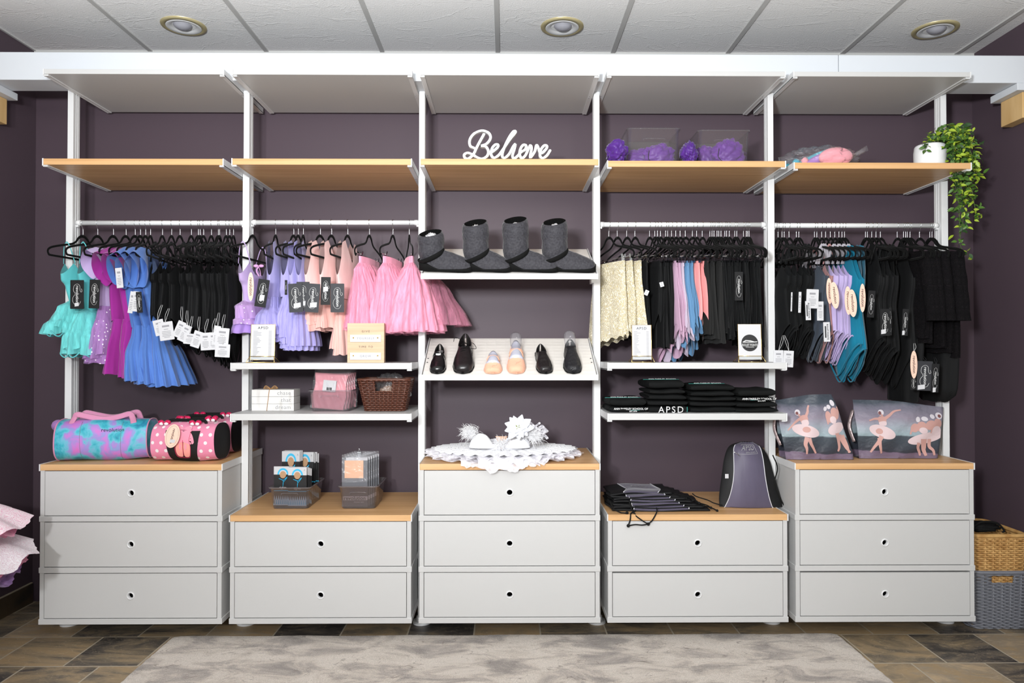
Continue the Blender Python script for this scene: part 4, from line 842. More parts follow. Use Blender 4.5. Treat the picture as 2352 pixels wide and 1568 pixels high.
# Believe lettering: swept flat strokes
def believe():
    Y = 0.075; s = px_m(Y) / 3.92; base = at(900, 100, Y=Y); zb = WZ[2] + 0.001
    off = at(900 + 700 / 3.92, 100 + 1030 / 3.92, Y=Y).z - zb - 0.013
    P = lambda q: Vector((base.x + q[0] * s, Y, base.z - q[1] * s - off))
    strokes = [
        [(745, 925), (708, 905), (705, 850), (745, 795), (815, 768), (875, 790), (892, 835), (860, 885), (805, 908)],
        [(805, 908), (850, 915), (872, 955), (862, 1000), (815, 1025), (770, 1012), (725, 985), (685, 972), (655, 990), (662, 1018), (695, 1024), (738, 985), (775, 910), (835, 800)],
        [(862, 990), (905, 965), (950, 930), (962, 905), (940, 897), (908, 930), (897, 985), (920, 1018), (960, 1000), (1000, 950), (1060, 860), (1108, 800), (1118, 782), (1100, 780), (1060, 835), (1015, 930), (997, 1000), (1020, 1020), (1060, 985), (1095, 920), (1118, 892)],
        [(1118, 890), (1106, 940), (1090, 995), (1104, 1020), (1135, 1000), (1168, 962), (1204, 940), (1214, 908), (1194, 896), (1168, 922), (1154, 975), (1172, 1018), (1206, 994), (1238, 925), (1252, 903), (1262, 930), (1250, 1012), (1290, 960), (1305, 905), (1318, 912), (1345, 975), (1390, 940), (1402, 912), (1380, 902), (1348, 940), (1338, 995), (1362, 1018), (1400, 995), (1432, 945)]]
    mb = MB(); wd = 9.8 * s
    for k, st in enumerate(strokes):
        pth = [Vector((p.x, p.y)) for p in smooth_path([(a, b, 0) for a, b in st], 5)]; rings = []
        for i, p in enumerate(pth):
            d = (pth[min(i + 1, len(pth) - 1)] - pth[max(i - 1, 0)]); d.normalize(); n = Vector((-d.y, d.x)); q = P(p); N = Vector((n.x, 0, -n.y))
            w2 = wd * (1.0 + (0.18 if d.y < -0.5 or d.y > 0.5 else 0)); e = 0.0035 * i / len(pth) + 0.0041 * k * (1 if k < 3 else 0.2)
            rings.append([q - N * w2 + Vector((0, -e, 0)), q + N * w2 + Vector((0, -e, 0)), q + N * w2 + Vector((0, 0.022, 0)), q - N * w2 + Vector((0, 0.022, 0))])
        mb.loft(rings, WHITE2, True, False)
        for p in (pth[0], pth[-1]): q = P(p); mb.cyl(q + Vector((0, 0.0001, 0)), wd, 0.0215, WHITE2, 20, 'y')
    tag(mb.build('word_sign'), 'white cursive cut-out sign reading Believe on the middle bamboo shelf', 'sign')
believe()

PURP = cloth('purple_nylon', (116, 66, 158), rough=0.4, k=0.7); PURP2 = cloth('deep_purple_nylon', (88, 46, 140), rough=0.4, k=0.7)
CORD = mat('black_cord', (0.008, 0.008, 0.008), 0.8, 0.2)
def open_bin(name, c, w, d, h, m, lab, group, taper=0.012, lip=0.006, t=0.003, rim=None, handle=False, parent=None):
    """open-topped tapered bin with wall thickness and a turned lip; c = centre of base"""
    r = root(name, c, label=lab, cat='bin', group=group); c = Vector(c)
    def ring(hw, hd, z, q=0.02): 
        pts = []
        for cx, cy, a0 in ((1, 1, 0), (-1, 1, 90), (-1, -1, 180), (1, -1, 270)):
            for k in range(6): a = math.radians(a0 + 18 * k); pts.append(c + Vector((cx * (hw - q) + q * math.cos(a), cy * (hd - q) + q * math.sin(a), z)))
        return pts
    w2, d2 = w / 2, d / 2
    rs = [ring(w2 - taper, d2 - taper, 0), ring(w2 - taper * 0.9, d2 - taper * 0.9, 0.004), ring(w2, d2, h), ring(w2 + lip, d2 + lip, h), ring(w2 + lip, d2 + lip, h - 0.006), ring(w2 + lip - 0.0015, d2 + lip - 0.0015, h - 0.006), ring(w2 + lip - 0.0015, d2 + lip - 0.0015, h - .0015), ring(w2 - t, d2 - t, h - 0.0015), ring(w2 - taper - t, d2 - taper - t, t)]
    MB().loft(rs, m, True, True).build('bin_body', r)
    if handle:
        z = c.z + h * 0.72; y = c.y - d2 + taper * 0.25 - 0.001; MB().tube(smooth_path([(c.x - w * .2, y, z - .008), (c.x - w * .19, y - .002, z), (c.x, y - .002, z + .001), (c.x + w * .19, y - .002, z), (c.x + w * .2, y, z - .008)], 4), 0.002, m, 6).build('handle_groove', r)
    return r
zs4 = WZ[3] + 0.001
for i, (x0, x1, yt, lab) in enumerate(((1447, 1560, 294, 'clear bin of purple pouches above the cream lace skirts'), (1611, 1721, 298, 'clear bin of purple pouches nearer the plastic wrapped headbands'))):
    Yf = 0.10; c0 = on(x0, Yf, zs4); c1 = on(x1, Yf, zs4); h = at(1500, yt, Y=Yf).z - zs4; w_ = c1.x - c0.x; c = Vector(((c0.x + c1.x) / 2, Yf + 0.11, zs4))
    open_bin('clear_bin', c, w_ + .012, 0.22, h, CLEAR, lab, 'clear bins on the bamboo shelf', handle=True, taper=0.008)
    for j in range(2):
        r = root('nylon_pouch', c + Vector(((-0.035 if j else 0.035), (0.05 if j else -0.045), 0.004)), label=('purple nylon pouch at the front of the ' if j == 0 else 'purple nylon pouch at the back of the ') + lab.split(' of ')[0] + (' above the cream skirts' if i == 0 else ' nearer the wrapped headbands'), cat='pouch', group='purple nylon pouches')
        cc = WM[r.name].translation + Vector((0, 0, 0.058 + .010 * i)); crumple(b := MB(), cc, (0.070, 0.040, 0.056 + .012 * i), PURP, 11 + i * 3 + j, 0.20, 2.6, 60, 36, flat=0.95); b.build('pouch_body', r)
        MB().tube(smooth_path([cc + Vector((-.05, -.03, .02)), cc + Vector((-.055, -.036, -.02)), cc + Vector((-.03, -.037, -.045)), cc + Vector((.0, -.036, -.048))], 5), 0.0016, CORD, 6).build('cord', r)
    px0 = (1418, 1583)[i]; q = on(px0, 0.14, zs4); hh = (0.055, 0.05)[i]
    r = root('nylon_pouch', q, label='dark purple drawstring pouch slumped against the ' + ('first clear bin beside the post' if i == 0 else 'second clear bin between the bins'), cat='pouch', group='purple nylon pouches')
    crumple(b := MB(), q + Vector((0, 0, hh + 0.018)), ((0.047, 0.035)[i], 0.05, hh), PURP2, 31 + i, 0.24, 2.8, 60, 36, flat=0.95); crumple(b, q + Vector((0.0, 0.0, 0.026)), (0.028, 0.03, 0.026), PURP2, 35 + i, 0.2, 2.0, 20, 12, flat=.95); b.build('pouch_body', r)
    MB().tube(smooth_path([q + Vector((-.045, -.03, .05)), q + Vector((-.052, -.045, .015)), q + Vector((-.02, -.055, .003)), q + Vector((.02, -.05, .012)), q + Vector((.03, -.04, .04))], 6), 0.0016, CORD, 6).build('cord', r)
# wrapped headbands
zs5 = WZ[4] + 0.001; c = on(1880, 0.17, zs5); r = root('wrapped_headbands', c, label='clear plastic packet of pink, teal and lilac padded headbands on bamboo shelf', cat='packet')
PKP = cloth('pink_pad', (238, 160, 170), k=.92); TLP = cloth('teal_pad', (80, 170, 190), k=.9); LLP = cloth('lilac_pad', (176, 130, 200), k=.9)
for j, (m, dx, dz, a) in enumerate(((LLP, -0.03, 0.03, 14), (TLP, -0.02, 0.05, 10), (PKP, 0.03, 0.052, 4), (TLP, -.045, .040, 10))):
    A = math.radians(a); M = Matrix.Rotation(-A, 3, 'Y'); b = MB()
    pts = [M @ Vector((0.10 * math.cos(t), 0.05 * math.sin(t) - 0.03, 0.016 * math.sin(t * 2))) + c + Vector((dx, 0.02 * j - .03, dz)) for t in [PI * k / 14 for k in range(-1, 16)]]
    b.tube(pts, lambda t: 0.012 + 0.018 * math.sin(PI * t), m, 12, flat=1.0); b.build('headband', r)
b = MB(); M = Matrix.Rotation(math.radians(-4), 3, 'Y'); b.ball(c + Vector((0.055, -0.065, 0.052)), (0.078, 0.03, 0.044), PKP, 28, 16, M=M); b.build('eye_mask', r)
b = MB(); crumple(b, c + Vector((0, -0.01, 0.055)), (0.165, 0.115, 0.052), FILM, 5, 0.16, 3.2, 70, 40, flat=0.97)
for sx, ang in ((-1, 0), (1, 0)):
    def fn(a, v, sx=sx):
        return c + Vector((sx * (0.12 + 0.085 * v), -0.07 + 0.14 * a, 0.05 + (0.045 * v if sx > 0 else -0.035 * v) + 0.012 * math.sin(a * 21 + v * 5) * (0.3 + v)))
    b.grid(fn, 30, 10, FILM)
b.build('plastic_wrap', r)

# trailing plant
LEAF = [mat('leaf_mid', sRGB(70, 106, 36), 0.45, 0.4), mat('leaf_light', sRGB(148, 170, 50), 0.45, 0.4), mat('leaf_dark', sRGB(40, 70, 34), 0.5, 0.4)]
STEM = mat('stem_green', sRGB(76, 98, 40), 0.6); POTM = mat('white_ceramic', (0.78, 0.79, 0.80), 0.5, 0.4)
def leaf(mb, p, d, n, L, m):
    d = d.normalized(); s = d.cross(n).normalized(); n = s.cross(d).normalized(); w = L * 0.27
    pts = [p, p + d * L * .3 + s * w * .9 + n * L * .05, p + d * L * .62 + s * w * .8 + n * L * .05, p + d * L - n * L * .1, p + d * L * .62 - s * w * .8 + n * L * .05, p + d * L * .3 - s * w * .9 + n * L * .05, p + d * L * .3 - n * L * .02, p + d * L * .62 - n * L * .03]
    mb.add(pts, [(0, 6, 1), (1, 6, 7, 2), (2, 7, 3), (0, 5, 6), (5, 4, 7, 6), (4, 3, 7)], m, True)
def plant():
    rnd = random.Random(21); c = on(2139, 0.15, zs5); r = root('potted_plant', c, label='trailing green plant in a white pot at the end of the bamboo shelf', cat='plant')
    MB().lathe(c, [(0.001, 0), (0.058, 0), (0.064, 0.006), (0.068, 0.04), (0.0685, 0.085), (0.065, 0.112), (0.061, 0.118), (0.057, 0.114), (0.058, 0.09), (0.001, 0.09)], POTM, 40).build('pot', r)
    MB().lathe(c, [(0.0575, 0.092), (0.03, 0.100), (0.001, 0.102)], mat('moss', sRGB(50, 58, 28), 0.95), 24).build('moss_top', r)
    top = c + Vector((0.02, 0, 0.10))
    ends = []
    V = lambda px, py, Y: at(px, py, Y=Y)
    paths = [[(2160, 330, .14), (2190, 300, .12), (2205, 340, .10), (2208, 420, .09), (2212, 500, .10), (2205, 560, .10), (2226, 592, .11)],
             [(2165, 328, .16), (2205, 305, .14), (2225, 350, .12), (2232, 420, .11), (2238, 470, .12), (2245, 500, .12)],
             [(2165, 330, .12), (2195, 320, .09), (2200, 380, .07), (2200, 440, .07), (2204, 495, .08), (2204, 545, .08)],
             [(2165, 325, .18), (2200, 300, .20), (2215, 340, .18), (2218, 400, .17), (2225, 455, .16)],
             [(2160, 328, .14), (2180, 310, .08), (2188, 350, .06), (2194, 400, .06), (2196, 440, .07)],
             [(2150, 328, .16), (2178, 295, .18), (2190, 330, .20), (2206, 390, .20), (2216, 440, .18), (2222, 470, .18)],
             [(2150, 332, .14), (2135, 318, .12), (2126, 330, .09), (2124, 345, .08)], [(2155, 330, .14), (2142, 312, .14), (2130, 312, .13)],
             [(2165, 325, .14), (2205, 320, .10), (2228, 345, .09), (2238, 385, .09), (2248, 402, .09)]]
    for k, pt in enumerate(paths):
        P = smooth_path([V(*q) for q in pt], 8); b = MB(); b.tube(P, lambda t: 0.0018 * (1 - .5 * t), STEM, 5)
        small = k in (6, 7)
        for i in range(2, len(P)):
            f = i / len(P); nl = 1 if small else (6 if f < 0.45 else (5 if f < .7 else (3 if k in (0, 2) and f < .8 else 2)))
            if k in (0, 2) and f > 0.75 and i % 2: continue
            for q in range(nl):
                sp = 0.026 * (1 - 0.7 * f) if not small else .004
                p = P[i] + Vector((rnd.gauss(0, sp), rnd.gauss(0, sp), rnd.gauss(0, sp * .7))); d = Vector((rnd.gauss(0, 1), rnd.gauss(-.35, .7), rnd.gauss(-.45, .6))); n = Vector((rnd.gauss(0, .5), -1, rnd.gauss(.5, .5)))
                leaf(b, p, d, n, rnd.uniform(.022, .038) * (1 - .15 * f), LEAF[0 if rnd.random() < .5 else (1 if rnd.random() < .62 else 2)])
        b.build('vine', r)
plant()

# ------------------------------------------------------------------ boots
QUILT = mat('quilted_charcoal_nylon', sRGB(66, 65, 70), 0.75, 0.25, sheen=0.2, var=((120, 120, 120), sRGB(48, 47, 52), 2, .3, .7), bump=((28, 28, 40), 0.9, 0.012)); SOLE = mat('black_suede', (0.006, 0.006, 0.006), 0.9, 0.15)
FLEECE = mat('black_fleece', (0.004, 0.004, 0.004), 1.0, 0.1, bump=((200, 200, 200), 1, .01))
def boot(pxs, pxt, pyt, lab, seed, sdepth=0.075):
    zf, zr, Yr = SH['s1']; th = math.atan2(zr - zf, Yr); rnd = random.Random(seed)
    s = Vector((0, math.cos(th), math.sin(th))); n = Vector((0, -math.sin(th), math.cos(th))); 
    xs = at(pxs, 600, Y=0.10).x; xt = at(pxt, 600, Y=0.08).x; L = xt - xs; O = Vector((xs, 0.0, zf + 0.001)) + s * sdepth
    yaw = -0.10; X = (Vector((math.cos(yaw), 0, 0)) + s * math.sin(yaw)).normalized(); S = n.cross(X) * 1.0
    P = lambda x, y, z: O + X * x + S * y + n * z
    up = (Vector((0, 0, 1)) * 0.75 + n * 0.25).normalized()
    r = root('quilted_boot', O, label=lab, cat='boot', group='quilted charcoal warm-up boots')
    Lf = L; sec = [(-0.060, .018, .048), (-0.052, .036, .075), (-0.02, .046, .092), (0.03, .049, .100), (0.07, .050, .088), (Lf * .62, .053, .073), (Lf * .80, .052, .060), (Lf * .92, .044, .049), (Lf * .98, .030, .039), (Lf, .012, .030)]
    rings = []
    for x, w_, h in sec:
        rings.append([P(x, w_ * math.cos(a) * (1 - .12 * max(0, math.sin(a))), 0.016 + max(0.0, math.sin(a)) * (h - 0.016) - (0.008 if math.sin(a) < 0 else 0)) for a in [2 * PI * k / 24 for k in range(24)]])
    MB().loft(rings, QUILT).build('foot', r, sub=1)
    rg = []
    for x, w_, h in sec:
        rg.append([P(x + (0.002 if x > 0 else -.002), (w_ + .003) * math.cos(a), 0.012 + 0.012 * math.sin(a) * (1.2 if x < 0.0 else 1) + (0.022 if x < -.01 and math.sin(a) > 0 else 0) + (.007 * x / Lf if math.sin(a) > 0 else 0)) for a in [2 * PI * k / 20 for k in range(20)]])
    MB().loft(rg, SOLE).build('sole', r)
    H = (at(pxs, pyt, Y=0.08).z - O.z) ; c0 = P(-0.006, 0, 0.045); ring = []
    tab = [(0, .046, .044), (.08, .055, .053), (.3, .060, .056), (.45, .058, .055), (.52, .056, .053), (.62, .061, .057), (.85, .060, .056), (.96, .057, .053), (1.0, .050, .046), (.97, .043, .040), (.6, .040, .038), (.35, .038, .036)]
    for j, (t, a_, b_) in enumerate(tab):
        cc = c0 + up * (t * (H - 0.045)) + Vector((-0.004 * t, 0, 0)); tl = 0.024 * max(0, (t - .4) / .6)
        ring.append([cc + Vector((a_ * math.cos(a) * (1 + .025 * math.sin(5 * a + j * 1.3 + seed)), 0, tl * math.sin(a + .3))) + Vector((0, 1, 0)) * (b_ * math.sin(a)) for a in [2 * PI * k / 28 for k in range(28)]])
    MB().loft(ring[:9], QUILT, cap=False).build('shaft', r, sub=1)
    MB().loft(ring[8:], FLEECE, cap=False, capend=True).build('fleece_lining', r)
    pts = [P(-0.006 + 0.056 * math.cos(a), 0.053 * math.sin(a), 0.064 + 0.026 * math.cos(a)) for a in [2 * PI * k / 32 for k in range(32)]]
    MB().tube(pts, 0.011, SOLE, 8, closed=True, flat=0.35).build('ankle_strap', r)
    top = c0 + up * (0.80 * (H - .045)); crumple(b := MB(), top, (.024, .022, .022), mat('silver_stuffing', (0.6, 0.6, 0.62), 0.3, 0.6, bump=((60, 60, 60), 1, .02)), seed, .3, 3, 20, 14); b.build('stuffing', r)
boot(997, 1088, 536, 'short quilted charcoal boot overhanging the shelf end beside the pink tutus', 1)
boot(1098, 1176, 513, 'quilted charcoal boot between the shortest boot and another tall boot', 2)
boot(1188, 1282, 507, 'quilted charcoal boot with the widest upright shaft among the four', 3)
boot(1276, 1366, 511, 'quilted charcoal boot with diagonal creases nearest the skirt rail', 4)

# ------------------------------------------------------------------ dance shoes
LEATH = mat('black_leather', (0.010, 0.008, 0.009), 0.32, 0.5, bump=((40, 40, 40), 0.25, .006)); PATENT = mat('black_patent', (0.006, 0.006, 0.007), 0.18, 0.5)
BALL = cloth('peach_leather', (236, 178, 150), k=.9); SHIN = mat('silver_shoe_form', (0.55, 0.56, 0.66), 0.25, 0.6, metal=.2); CLR2 = clear_mat('clear_shoe_form', (0.9, 0.9, 0.92), 0.06, 0.10, 1.5)
def shoe(pxc, L, w, lab, m, kind, name='dance_shoe', H=0.062, op=0.46, seed=1, yaw=0.0):
    zf, zr, Yr = SH['s2']; th = math.atan2(zr - zf, Yr); s = Vector((0, math.cos(th), math.sin(th))); n = Vector((0, -math.sin(th), math.cos(th)))
    O = Vector((at(pxc, 860, Y=0.02).x, 0, zf + 0.0015)) + s * 0.014
    S = (s * math.cos(yaw) + Vector((1, 0, 0)) * math.sin(yaw)); X = S.cross(n) * 1.0
    P = lambda t, x, z: O + S * (t * L) + X * x + n * z
    r = root(name, O, label=lab, cat='shoe', group='small dance shoes on the slanted shelf')
    wt = [(0, .04, .06), (.012, .20, .34), (.04, .32, .50), (.10, .43, .58), (.25, .50, .66), (.38, .48, .78), (.5, .41, .92), (.62, .35, 1.0), (.78, .36, .95), (.9, .34, 1.02), (.97, .24, 1.08), (1.0, .05, 1.06)]
    def cut(t): 
        if t < op: return 0
        u = (t - op) / (1 - op); return 1.0 * (math.sin(PI * min(1, u * 1.02)) ** .55) if u < .98 else 0
    def fn(sg):
        def f(a, v):
            hw, hh = interp(wt, v); hw *= w; hh *= H; A = (PI / 2 - cut(v) * .95) * a
            return P(v, sg * hw * max(0.0, math.cos(A)) ** .75, 0.004 + (hh - .004) * math.sin(A) ** .8)
        return f
    b = MB()
    for sg in (-1, 1): b.grid(fn(sg), 14, 44, m)
    b.build('upper', r, weld=1e-5, solid=0.0012)
    MB().loft([[P(v, interp(wt, v)[0] * w * 1.03 * q, z) for q, z in ((-1, 0.001), (1, 0.001), (1, 0.006), (-1, 0.006))] for v in [i / 24 for i in range(25)]], SOLE if m is not BALL else BALL, smooth=False).build('sole', r)
    b = MB(); b.grid(lambda a, v: P(op * .8 + (0.96 - op * .8) * v, (2 * a - 1) * interp(wt, op * .8 + (0.96 - op * .8) * v)[0] * w * .92, 0.010), 6, 16, DARK if m is not BALL else mat('peach_insole', sRGB(190, 150, 130), .8)); b.build('insole', r)
    def rimpt(v, sg): hw, hh = interp(wt, v); A = PI / 2 - cut(v) * .95; return P(v, sg * hw * w * math.cos(A) ** .75, 0.004 + (hh * H - .004) * math.sin(A) ** .8)
    vs = [op + (1 - op) * i / 20 for i in range(21)]; MB().tube([rimpt(v, -1) for v in vs] + [rimpt(v, 1) for v in vs[::-1][1:-1]], 0.0016, m, 6, closed=True).build('binding', r)
    arc = lambda t, k=1.0, N=14, lift=0.002: [P(t + (k * (q / N - .5) * .1), -math.cos(PI * q / N) * interp(wt, t)[0] * w * 1.03, interp(wt, t)[1] * H * max(.25, math.sin(PI * q / N)) ** .6 + lift) for q in range(N + 1)]
    if kind == 'buckle':
        MB().tube(arc(.60, 0), 0.0045, m, 8, flat=.4).build('strap', r); q = arc(.60, 0)[9]
        MB().tube([q + X * a + S * b_ + n * .004 for a, b_ in ((-.008, -.006), (.008, -.006), (.008, .006), (-.008, .006))], 0.0012, CHROME, 6, closed=True).build('buckle', r)
        MB().box(-.011, .011, -.0006, .0006, -.006, .006, PAPER, M=Matrix.Translation(P(.5, 0, .05)) @ Matrix.Rotation(-.5, 4, 'X')).build('size_sticker', r)
    if kind == 'lace':
        for i, t in enumerate((.42, .48, .54, .60)):
            a_ = [P(t, x * .018, interp(wt, t)[1] * H + .003) for x in (-1, 0, 1)]; MB().tube([P(t, -.016, interp(wt, t)[1] * H * .97), P(t + .02, 0, interp(wt, t)[1] * H + .004), P(t + .03, .016, interp(wt, t)[1] * H * .97)], 0.0016, SOLE, 6).build('lace', r)
        c = P(.58, .012, H + .006)
        for q in (((.0, 0, 0), (.03, -.02, .012), (.045, -.05, .0), (.02, -.04, -.005)), ((0, 0, 0), (-.035, .03, .01), (-.055, .02, .02), (-.06, .0, .01)), ((0, 0, 0), (.02, -.06, 0), (.03, -.10, -.012))):
            MB().tube(smooth_path([c + X * a + S * b_ + n * d for a, b_, d in q], 5), 0.0013, SOLE, 6).build('lace', r)
    if kind in ('ballet', 'balletx'):
        zc = P(.60, 0, H * .7); b = MB(); b.loft([[P(v, math.cos(a) * interp(wt, v)[0] * w * .80, .012 + (.5 + .5 * math.sin(a)) * interp(wt, v)[1] * H * (.86 if kind == 'ballet' else .95)) for a in [2 * PI * k / 18 for k in range(18)]] for v in [.36 + .6 * i / 10 for i in range(11)]], SHIN); b.build('shoe_form', r)
        if kind == 'ballet': MB().tube(arc(.66, 0, lift=.004), .004, m, 8, flat=.4).build('elastic', r)
        else:
            for k_ in (1.6, -1.6): MB().tube(arc(.60, k_, lift=.006), .0045, m, 8, flat=.4).build('elastic', r)
        for i in range(3): MB().tube([P(.05 + .06 * i, -.012 + .01 * i, interp(wt, .05 + .06 * i)[1] * H + .0005), P(.20 + .03 * i, .002 + .008 * i, interp(wt, .2)[1] * H + .0012)], .0009, m, 5).build('pleat', r)
    if kind in ('balletx', 'form'):
        c = P(.90, 0, H * .7); b = MB(); b.loft([[c + S * (t * .075) + n * (t * .028) + X * (math.cos(a) * rr) + n * (math.sin(a) * rr * .8) for a in [2 * PI * k / 20 for k in range(20)]] for t, rr in ((0, .024), (.4, .027), (.8, .027), (.95, .022), (1, .010))], CLR2); b.build('clear_insert', r)
    if kind == 'jazz':
        MB().box(-.026, .026, -.010, .012, 0, .02, SOLE, M=Matrix.Translation(P(.92, 0, 0)) @ Matrix.Rotation(th, 4, 'X') @ Matrix.Rotation(-yaw, 4, 'Z')).build('heel_block', r, bevel=.003)
shoe(1004, .185, .072, 'small black tap shoe with a buckled strap at the end of the row', PATENT, 'buckle', seed=1, H=.055)
shoe(1063, .27, .095, 'tall black lace-up tap shoe', LEATH, 'lace', H=.068, op=.52)
shoe(1132, .130, .080, 'small peach ballet slipper with a single elastic', BALL, 'ballet', H=.045, op=.38, name='ballet_slipper')
shoe(1186, .215, .084, 'peach ballet slipper with crossed elastics and a clear insert', BALL, 'balletx', H=.055, op=.42, name='ballet_slipper')
shoe(1254, .185, .074, 'short black slip-on jazz shoe tilted on its heel', LEATH, 'jazz', H=.056, op=.62, yaw=-.10)
shoe(1317, .225, .082, 'black wrinkled ankle-high jazz shoe with a clear insert', mat('soft_black_leather', (0.013, 0.013, 0.016), 0.5, 0.4, bump=((30, 12, 30), .8, .015)), 'form', H=.062, op=.72)

# ------------------------------------------------------------------ framed lists and signs
def price_list(px0, px1, py0, py1, Y, zb, lab, kind='list', lean=4, group=None):
    c = on((px0 + px1) / 2, Y, zb); w_ = (px1 - px0) * px_m(Y); h = at(px0, py0, Y=Y).z - at(px0, py1, Y=Y).z; r = root('sign_frame', c, label=lab, cat='framed sign', group=group)
    M = Matrix.Translation(c + Vector((0, 0, .012))) @ Matrix.Rotation(math.radians(-lean), 4, 'X'); P = lambda x, z, y=0: M @ Vector((x, y, z))
    b = MB().box(-w_ / 2, w_ / 2, 0, .0015, 0, h, PAPER, M=M)
    if kind == 'list':
        b.text('APSD', h * .105, (0, 0, 0), INK, fn=lambda p: P(p.x, h * .90 + p.y, -.0006), sp=1.25)
        rnd = random.Random(px0)
        for i in range(20):
            z = h * (.80 - .038 * i); L = w_ * rnd.uniform(.12, .36)
            for a, q in ((-w_ * .40, L), (w_ * .24, w_ * .13)):
                b.add([P(a, z, -.0005), P(a + q, z, -.0005), P(a + q, z + h * .012, -.0005), P(a, z + h * .012, -.0005)], [(0, 1, 2, 3)], GREYINK)
    else:
        cz = h * .47; R_ = w_ * .36
        b.add([P(R_ * math.cos(2 * PI * k / 40), cz + R_ * math.sin(2 * PI * k / 40), -.0005) for k in range(40)], [tuple(range(40))], INK)
        b.text('BULLET POINTE', w_ * .115, (0, 0, 0), PRINTW, fn=lambda p: P(p.x * .82, cz - R_ * .26 + p.y * 1.25, -.0012), off=.0006)
        b.add([P(x * R_, cz + z * R_, -.001) for x, z in ((-.85, .12), (-.5, .34), (.1, .30), (.55, .16), (.9, .18), (.85, .08), (.2, .05), (-.85, .05))], [tuple(range(8))], PRINTW)
        b.add([P(x * R_, cz + z * R_, -.0015) for x, z in ((-.7, .17), (-.4, .24), (.3, .14), (-.3, .13))], [(0, 1, 2, 3)], INK)
        b.add([P(-R_ * .5, cz - R_ * .52, -.001), P(R_ * .5, cz - R_ * .52, -.001), P(R_ * .5, cz - R_ * .48, -.001), P(-R_ * .5, cz - R_ * .48, -.001)], [(0, 1, 2, 3)], PRINTW)
    b.build('printed_sheet', r)
    MB().tube([P(-w_ / 2, 0), P(w_ / 2, 0), P(w_ / 2, h), P(-w_ / 2, h)], .0014, GOLD, 6, closed=True).build('gold_frame', r)
    MB().box(-w_ / 2, w_ / 2, -.0035, -.003, 0, h * .09, CLEAR, M=M).build('clear_cover', r)
    z0 = zb + .0016; b = MB(); e = w_ * .08
    b.tube([(c.x - w_ / 2 - e, c.y - .028, z0), (c.x + w_ / 2 + e, c.y - .028, z0), (c.x + w_ / 2 + e, c.y + .05, z0), (c.x - w_ / 2 - e, c.y + .05, z0)], .0014, GOLD, 6, closed=True)
    for s in (-1, 1): b.tube([(c.x + s * (w_ / 2 + e), c.y - .028, z0), P(s * w_ / 2, h * .10, -.004), (c.x + s * (w_ / 2 + e), c.y + .05, z0)], .0014, GOLD, 6)
    b.tube([P(-w_ / 2, h * .1, -.004), P(w_ / 2, h * .1, -.004)], .0014, GOLD, 6)
    b.build('wire_stand', r)
GS = 'gold framed counter signs'
price_list(575, 630, 740, 822, .032, Z_A + .001, 'gold framed price list in front of the star print dress', group=GS)
price_list(1452, 1497, 742, 822, .032, Z_A + .002, 'gold framed price list in front of the cream and black skirts', group=GS)
price_list(1696, 1750, 742, 824, .032, Z_A + .002, 'gold framed white sign with a black round emblem', kind='logo', group=GS)
# wooden plaque
OAK = wood('pale_oak', (206, 178, 148), (188, 160, 130), (3, 3, 60), .6)
Y = .012; c = on(840, Y, Z_A + .001); w_ = 84 * px_m(Y); h = at(840, 742, Y=Y).z - (Z_A + .001)
r = root('word_plaque', c, label='pale wooden plaque reading give yourself time to grow', cat='sign')
b = MB().box(c.x - w_ / 2, c.x + w_ / 2, Y, Y + .035, c.z, c.z + h, OAK)
DKG = mat('warm_grey_print', (0.09, 0.07, 0.06), 0.7)
b.text('GIVE', h * .072, (c.x, Y - .0005, c.z + h * .79), DKG, sp=1.5); b.text('TIME TO', h * .072, (c.x, Y - .0005, c.z + h * .40), DKG, sp=1.4); b.build('board', r, bevel=.001)
for tx, f in (('YOURSELF', .615), ('GROW', .165)):
    b = MB().box(c.x - w_ * .42, c.x + w_ * .42, Y - .004, Y - .0003, c.z + h * (f - .09), c.z + h * (f + .09), PAPER); b.text(tx, h * .075, (c.x, Y - .0048, c.z + h * f), GREYINK, sp=1.35); b.build('white_slat', r)
    for s in (-1, 1): MB().ball((c.x + s * w_ * .33, Y - .005, c.z + h * (f + .015)), (.0032, .002, .0032), mat('brass_tack', sRGB(190, 160, 80), .3, .5, metal=1), 12, 8).build('tack', r)
# chase that dream blocks
Y = .15; z = Z_B + .001; c = on(627, Y, z); w_ = 96 * px_m(Y); h = .0315; r = root('word_block_stack', (c.x, Y + .05, z), label='three stacked white wooden blocks tied with twine reading chase that dream', cat='sign')
WB = mat('whitewashed_wood', (0.70, 0.69, 0.67), .7, .3, var=((40, 5, 8), (0.52, 0.50, 0.48), 4, .55, .8)); TW = mat('jute_twine', sRGB(170, 130, 86), .9)
for i, tx in enumerate(('dream', 'that', 'chase')):
    b = MB().box(c.x - w_ / 2, c.x + w_ / 2, Y, Y + .10, z + i * (h + .0012), z + i * (h + .0012) + h, WB); b.text(tx, .026, (c.x + w_ * .43, Y - .0005, z + i * (h + .0012) + h / 2), GREYINK, align='RIGHT', sp=1.1, off=-.0002); b.build('block', r, bevel=.0012)
T_ = z + 3 * h + .004; xx = c.x - w_ * .08
MB().tube([(xx - .012, Y - .0015, z), (xx, Y - .002, T_), (xx, Y + .05, T_ + .0015), (xx, Y + .101, T_)], .0014, TW, 6).build('twine', r)
b = MB()
for s in (-1, 1):
    for q in (0, .006): b.tube(smooth_path([(xx, Y + .02, T_ + .002), (xx + s * .02, Y + .012, T_ + .010 + q), (xx + s * .032, Y + .015 + q, T_ + .004), (xx + s * .018, Y + .02, T_ + .002), (xx, Y + .02, T_ + .002)], 4), .0018, TW, 6)
b.build('twine_bow', r)

